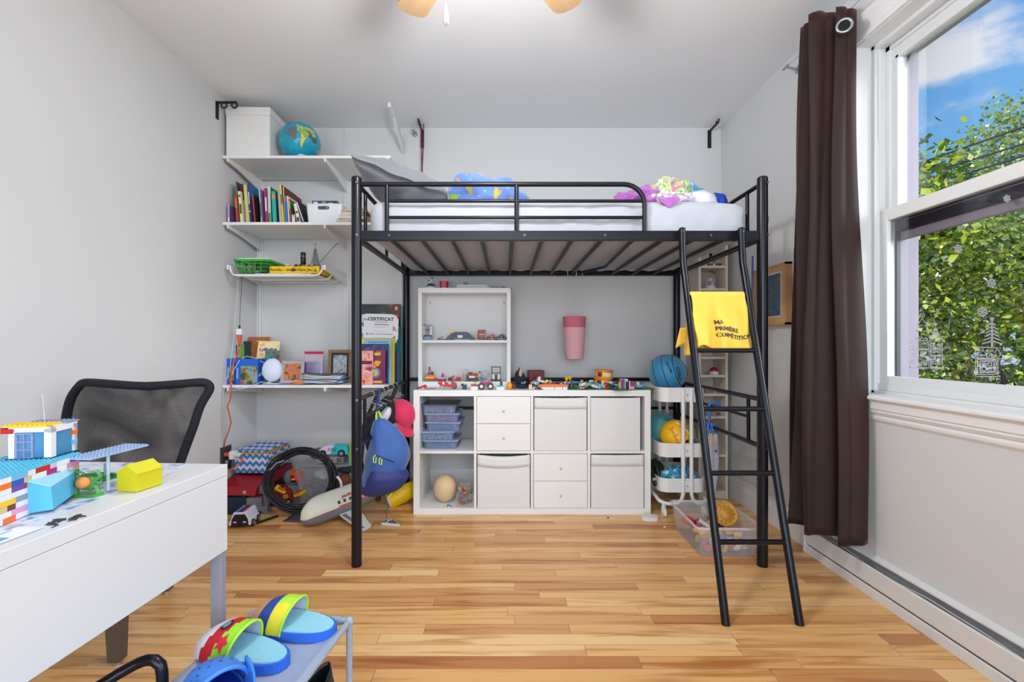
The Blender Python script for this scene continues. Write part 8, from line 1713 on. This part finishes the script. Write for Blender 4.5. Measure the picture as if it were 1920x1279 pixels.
DKN = M('slipper_ink', (28, 40, 62), .85)
def vpatch(vpf, i0, j0, di, dj, mat, name, par, n=14, lift=.0012):
    # oval printed patch on the vamp around grid position (i0, j0)
    b = MB(mat); pts = [Vector(vpf(i0, j0))]+[Vector(vpf(i0+di*cos(a), j0+dj*sin(a))) for a in [2*pi*k/n for k in range(n)]]
    c = Vector(vpf(i0, j0)); nrm = ((pts[1]-c).cross(pts[1+n//4]-c)).normalized(); 
    if nrm.z < 0: nrm = -nrm
    b.add([p+nrm*lift for p in pts], [(0, k+1, (k+1) % n+1) for k in range(n)], True); return b.build(name, par)
vpatch(vp1, 9.0, 11.6, 1.9, 1.7, DKN, 'round_badge', t1, lift=.0016); vpatch(vp1, 9.0, 11.6, 1.2, 1.1, M('badge_grey', (120, 130, 140), .8), 'badge_centre', t1, lift=.0024)
star = MB(M('star_red', (206, 30, 62), .8)); c0 = (4.2, 14.6); pts = [vp1(c0[0]+(2.6 if k % 2 == 0 else 1.3)*cos(k*pi/5+.3), c0[1]+(2.4 if k % 2 == 0 else 1.2)*sin(k*pi/5+.3)) for k in range(10)]; cc = Vector(vp1(*c0)); q = [Vector(p)+Vector((-.0005, -.0022, .001)) for p in pts]; star.add([cc+Vector((-.0005, -.0026, .001))]+q, [(0, k+1, (k+1) % 10+1) for k in range(10)]); star.build('red_star', t1)
p2 = Vector((-.520, 1.120, SZ)); t2, vp2 = slipper('farther child slipper with blue and yellow front on the shoe rack', p2, (0, 0, R(-13)), .225, cols2, 2)
# blue clog
CL = M('clog_blue', (66, 130, 222), .45, var=.03); CLD = M('clog_inside', (26, 60, 170), .4, var=.03)
t = thing('clog', 'bright blue foam clog with holes in the toe at the front of the shoe rack', 'clog', (-.552, .880, SZ), (0, 0, R(-42)))
L_ = .20; MB(CL).prism(foot_outline(L_, .048, .042), 'Z', 0, .022).build('sole', t, bevel=.006, seg=3)
n = 24; m = 16; vs = []
def cvp(i, j, lift=0.0):
    v = j/m; x = -L_/2-.003+L_*.56*v; a = pi*i/n; hw = .051*math.sqrt(max(0, 1-(1-min(1, v*2.1+.02))**2)); h = .020+.046*math.sin(min(1, v)*pi/2)**.7; k = 1+lift/.05
    return (x+.014*(sin(a)-.5)*v, -hw*cos(a)*k, .012+h*sin(a)**.75*k)
b = MB(CL); b.add([cvp(i, j) for j in range(m+1) for i in range(n+1)], [(j*(n+1)+i, j*(n+1)+i+1, (j+1)*(n+1)+i+1, (j+1)*(n+1)+i) for j in range(m) for i in range(n)], True); b.build('toe_upper', t, solid=.003)
b = MB(CL); b.sheet(lambda u, v: ((lambda a: (.012+(L_/2-.008)*cos(a)*(.95+.05*v), .045*sin(a)*(1+.06*v), .015+(.052-.010*cos(a)*0-.018*abs(cos(a/2))**0*0)*v*(1-.30*max(0, cos(a))*1.0+.12)))(-pi*.56+pi*1.12*u)), 30, 6); b.build('heel_cup', t, solid=.004)
MB(CLD).prism([(p[0]*.88, p[1]*.86) for p in foot_outline(L_, .048, .042)], 'Z', .022, .024).build('footbed', t)
MB(CL).tube([cvp(i, m) for i in range(n+1)], .0045, 8).build('opening_rim', t)
for s_ in (-1, 1): MB(CL).cyl((.005, s_*.047, .050), (.005, s_*.052, .050), .008, n=12).build('strap_rivet', t)
k = 0
for j in (5, 8, 11):
    for i in (7, 10, 13, 16):
        ii = i+(1.5 if j == 8 else 0); vpatch(cvp, ii, j, .42, .36, CLD, 'hole', t, n=8, lift=.0022); k += 1
# black and white shoe on the lower shelf
t = thing('sneaker', 'black and white sneaker on the lower shelf of the shoe rack', 'shoe', RM @ Vector((-.060, -.09, .153)), RA+R(80)); SW = M('sneaker_white', (222, 222, 226), .5); MB(SW).prism(foot_outline(.20, .038, .034), 'Z', 0, .022).build('sole', t, bevel=.004)
b = MB(DARK); b.sheet(lambda u, v: ((lambda a: (.10*cos(a)*(1-.25*v)-.0, .036*sin(a)*(1-.3*v), .018+.055*v+.03*v*max(0, cos(a))))(2*pi*u)), 30, 6); b.build('upper', t, solid=.003); MB(SW).sheet(lambda u, v: ((lambda a: (.10*cos(a)*(1.02-.25*v), .0375*sin(a)*(1-.3*v), .018+.055*v+.03*v*max(0, cos(a))))(-.9+1.8*u)), 14, 6).build('heel_panel', t)

# ================================================================ BLACK BENT TUBE FRAME at the bottom left
yb = .90
b = MB(BLACK); pts = [W(x, y, yb+dy) for x, y, dy in ((150, 1306, -.04), (190, 1284, -.03), (225, 1262, -.015), (258, 1244, 0), (275, 1238, 0), (290, 1238, .0), (301, 1247, 0), (304, 1262, 0), (305, 1290, 0))]
t = thing('hand_cart', 'black bent metal tube handle at the bottom of the picture beside the clog', 'hand cart', (0, 0, 0)); x0_, y0_, z0_ = pts[-1]; xa_, ya_, za_ = pts[0]
pts = [(xa_-.03, ya_-.01, 0), (xa_-.03, ya_-.01, za_-.06), (xa_-.02, ya_-.01, za_-.015)]+pts+[(x0_, y0_, 0)]
b.tube(pts, .0105, 12); b.build('tube_handle', t); b = MB(DARK); b.cyl((x0_, y0_, z0_-.012), (x0_, y0_, z0_-.10), .0135, n=14).cyl((x0_-.03, y0_, z0_-.014), (x0_+.012, y0_, z0_-.010), .007, n=8); b.build('grip_joint', t)
MB(BLACK).cyl((xa_-.03, ya_-.01, .05), (x0_, y0_, .05), .008, n=10).build('cross_bar', t)

# ================================================================ WHITE WINDOW STICKERS on the lower pane
STK = M('white_window_paint', (206, 206, 222), .6, var=.04); XS = 1.6788
def S_(px, py): Y = XS*F/(px-CX); return (XS, Y, HC+(CY-py)*Y/F)
def lines(name, label, polys, cat='window sticker', r=.0011, group='white window stickers'):
    b = MB(STK)
    for p in polys:
        rr = r
        if isinstance(p, tuple): p, rr = p
        q = [S_(*a) for a in p]; cl = (p[0] == p[-1]); q = q[:-1] if cl else q
        # flat ribbon lines
        for a, c in zip(q, q[1:]+(q[:1] if cl else [])):
            a, c = Vector(a), Vector(c); d = c-a
            if d.length < 1e-6: continue
            nn = Vector((0, -d.z, d.y)).normalized()*rr; e_ = d.normalized()*rr*.6; b.add([a-nn-e_, a+nn-e_, c+nn+e_, c-nn+e_], [(0, 1, 2, 3)])
    return one(b, name, label, cat, group)
def rct(x0, y0, x1, y1): return [(x0, y0), (x1, y0), (x1, y1), (x0, y1), (x0, y0)]
def circ(x, y, rx, ry, n=10, a0=0, a1=2*pi): return [(x+rx*cos(a0+(a1-a0)*i/n), y+ry*sin(a0+(a1-a0)*i/n)) for i in range(n)]+([(x+rx*cos(a1), y+ry*sin(a1))] if a1-a0 < 6.2 else [(x+rx, y)])
def starp(x, y, r): return [(x+(r if k % 2 == 0 else r*.4)*sin(k*pi/5), y-(r if k % 2 == 0 else r*.4)*cos(k*pi/5)) for k in range(10)]+[(x, y-r)]
tp = [starp(1728, 591, 4)]
for k, (y0, y1, w0, w1) in enumerate(((598, 608, 1, 7), (605, 619, 6, 11), (615, 632, 8, 14))):
    tp.append([(1729-w0, y0), (1729-w1, y1)]); tp.append([(1729+w0, y0), (1729+w1, y1)])
    for j in range(4): xx = 1729-w1+w1*2*(j+.5)/4; tp.append(circ(xx, y1, w1/4, 3, 6, 0, pi))
tp += [[(1726, 635), (1726, 639)], [(1732, 635), (1732, 639)]]
lines('window_sticker', 'white fir tree drawing on the lower pane, above the tiled house drawing', tp)
hp = [[(1708, 639), (1738, 639), (1743, 655), (1705, 655), (1708, 639)], rct(1706, 656, 1742, 691), ([(1706, 689), (1742, 690)], .0022)]
for j in range(4):
    for i in range(9): hp.append(([(1708+i*3.9+(j % 2)*1.9-.5, 642+j*3.6), (1710+i*3.9+(j % 2)*1.9-.5, 644+j*3.6), (1712+i*3.9+(j % 2)*1.9-.5, 642+j*3.6)], .0007))
for x, y in ((1714.5, 664), (1729.5, 664), (1712, 679), (1734.5, 680)): hp += [(rct(x-3.6, y-4.5, x+3.6, y+4.5), .0013), [(x, y-4), (x, y+4)], [(x-3.5, y), (x+3.5, y)]]
hp += [(circ(1724, 678, 4.5, 6, 8, pi, 2*pi), .0014), [(1719.5, 678), (1719.5, 689)], [(1728.5, 678), (1728.5, 689)]]+[([(1720.5, 678+k*3), (1724, 681+k*3), (1727.5, 678+k*3)], .0008) for k in range(4)]
lines('window_sticker', 'white two-storey house drawing with tiled roof on the lower pane', hp)
wp = [starp(1754, 608, 4), [(1754, 612), (1748, 628), (1760, 628), (1754, 612)], [(1748, 629), (1742, 641), (1769, 642), (1761, 629)], ([(1742, 641), (1769, 642)], .002), rct(1745, 642, 1767, 692), ([(1746, 667), (1767, 667)], .0022), ([(1746, 689), (1767, 690)], .0024)]
for k in range(6): wp.append(([(1749.5+k*1.9, 629), (1744.5+k*4.2, 641)], .0008)); wp.append(([(1754, 613), (1749.5+k*1.9, 628)], .0005))
for x in (1750.5, 1761): wp += [[(x-3.5, 661), (x-3.5, 650), (x, 645), (x+3.5, 650), (x+3.5, 661), (x-3.5, 661)], [(x, 647), (x, 661)], [(x-3.5, 655), (x+3.5, 655)], rct(x-3.7, 673, x+3.7, 682), [(x, 672), (x, 682)], [(x-3.7, 677.5), (x+3.7, 677.5)], circ(x, 673, 3.7, 3, 6, pi, 2*pi)]
lines('window_sticker', 'white narrow tower drawing with pointed striped roof on the lower pane', wp)
sp_ = [[(1834, 651), (1869, 652), (1883, 673), (1821, 671), (1834, 651)], rct(1829, 673, 1871, 706), rct(1832.5, 674, 1867.5, 702), (rct(1838, 677, 1864, 698), .0018)]
for j, (y, n_, x0_, x1_) in enumerate(((652, 4, 1834, 1869), (661, 5, 1828, 1876))):
    for i in range(n_): w2 = (x1_-x0_)/n_; sp_.append((circ(x0_+w2*(i+.5), y, w2/2, 9, 8, 0, pi), .0012))
for x in (1845, 1856):
    for y in (683, 692): sp_.append((rct(x-3.4, y-3.2, x+3.4, y+3.2), .0012))
lines('window_sticker', 'white small house drawing with scalloped roof at the right of the lower pane', sp_)
tr = [([(1860, 596), (1860, 650)], .0026), starp(1860, 598, 5)]
for k in range(6):
    for s_ in (-1, 1): tr.append(([(1860, 604+k*7), (1860+s_*(6+k*2.4), 610+k*7)], .0014))
lines('window_sticker', 'white bare fir drawing standing on the scalloped roof on the lower pane', tr)
for (x, y, r_, lb) in ((1796, 466, 8, 'white snowflake sticker high on the lower pane, nearest the meeting rail'), (1859, 531, 9, 'white snowflake sticker at middle height of the lower pane'), (1842, 585, 10, 'white filled snowflake sticker above the scalloped roof house'), (1888, 372, 7, 'white snowflake sticker just under the meeting rail')):
    fl = []
    for k in range(6):
        a = k*pi/3+.3; fl.append(([(x, y), (x+r_*cos(a), y+r_*sin(a))], .0016)); 
        for s_ in (-.5, .5): fl.append(([(x+r_*.55*cos(a), y+r_*.55*sin(a)), (x+r_*.85*cos(a+s_), y+r_*.85*sin(a+s_))], .0012))
    lines('window_sticker', lb, fl)
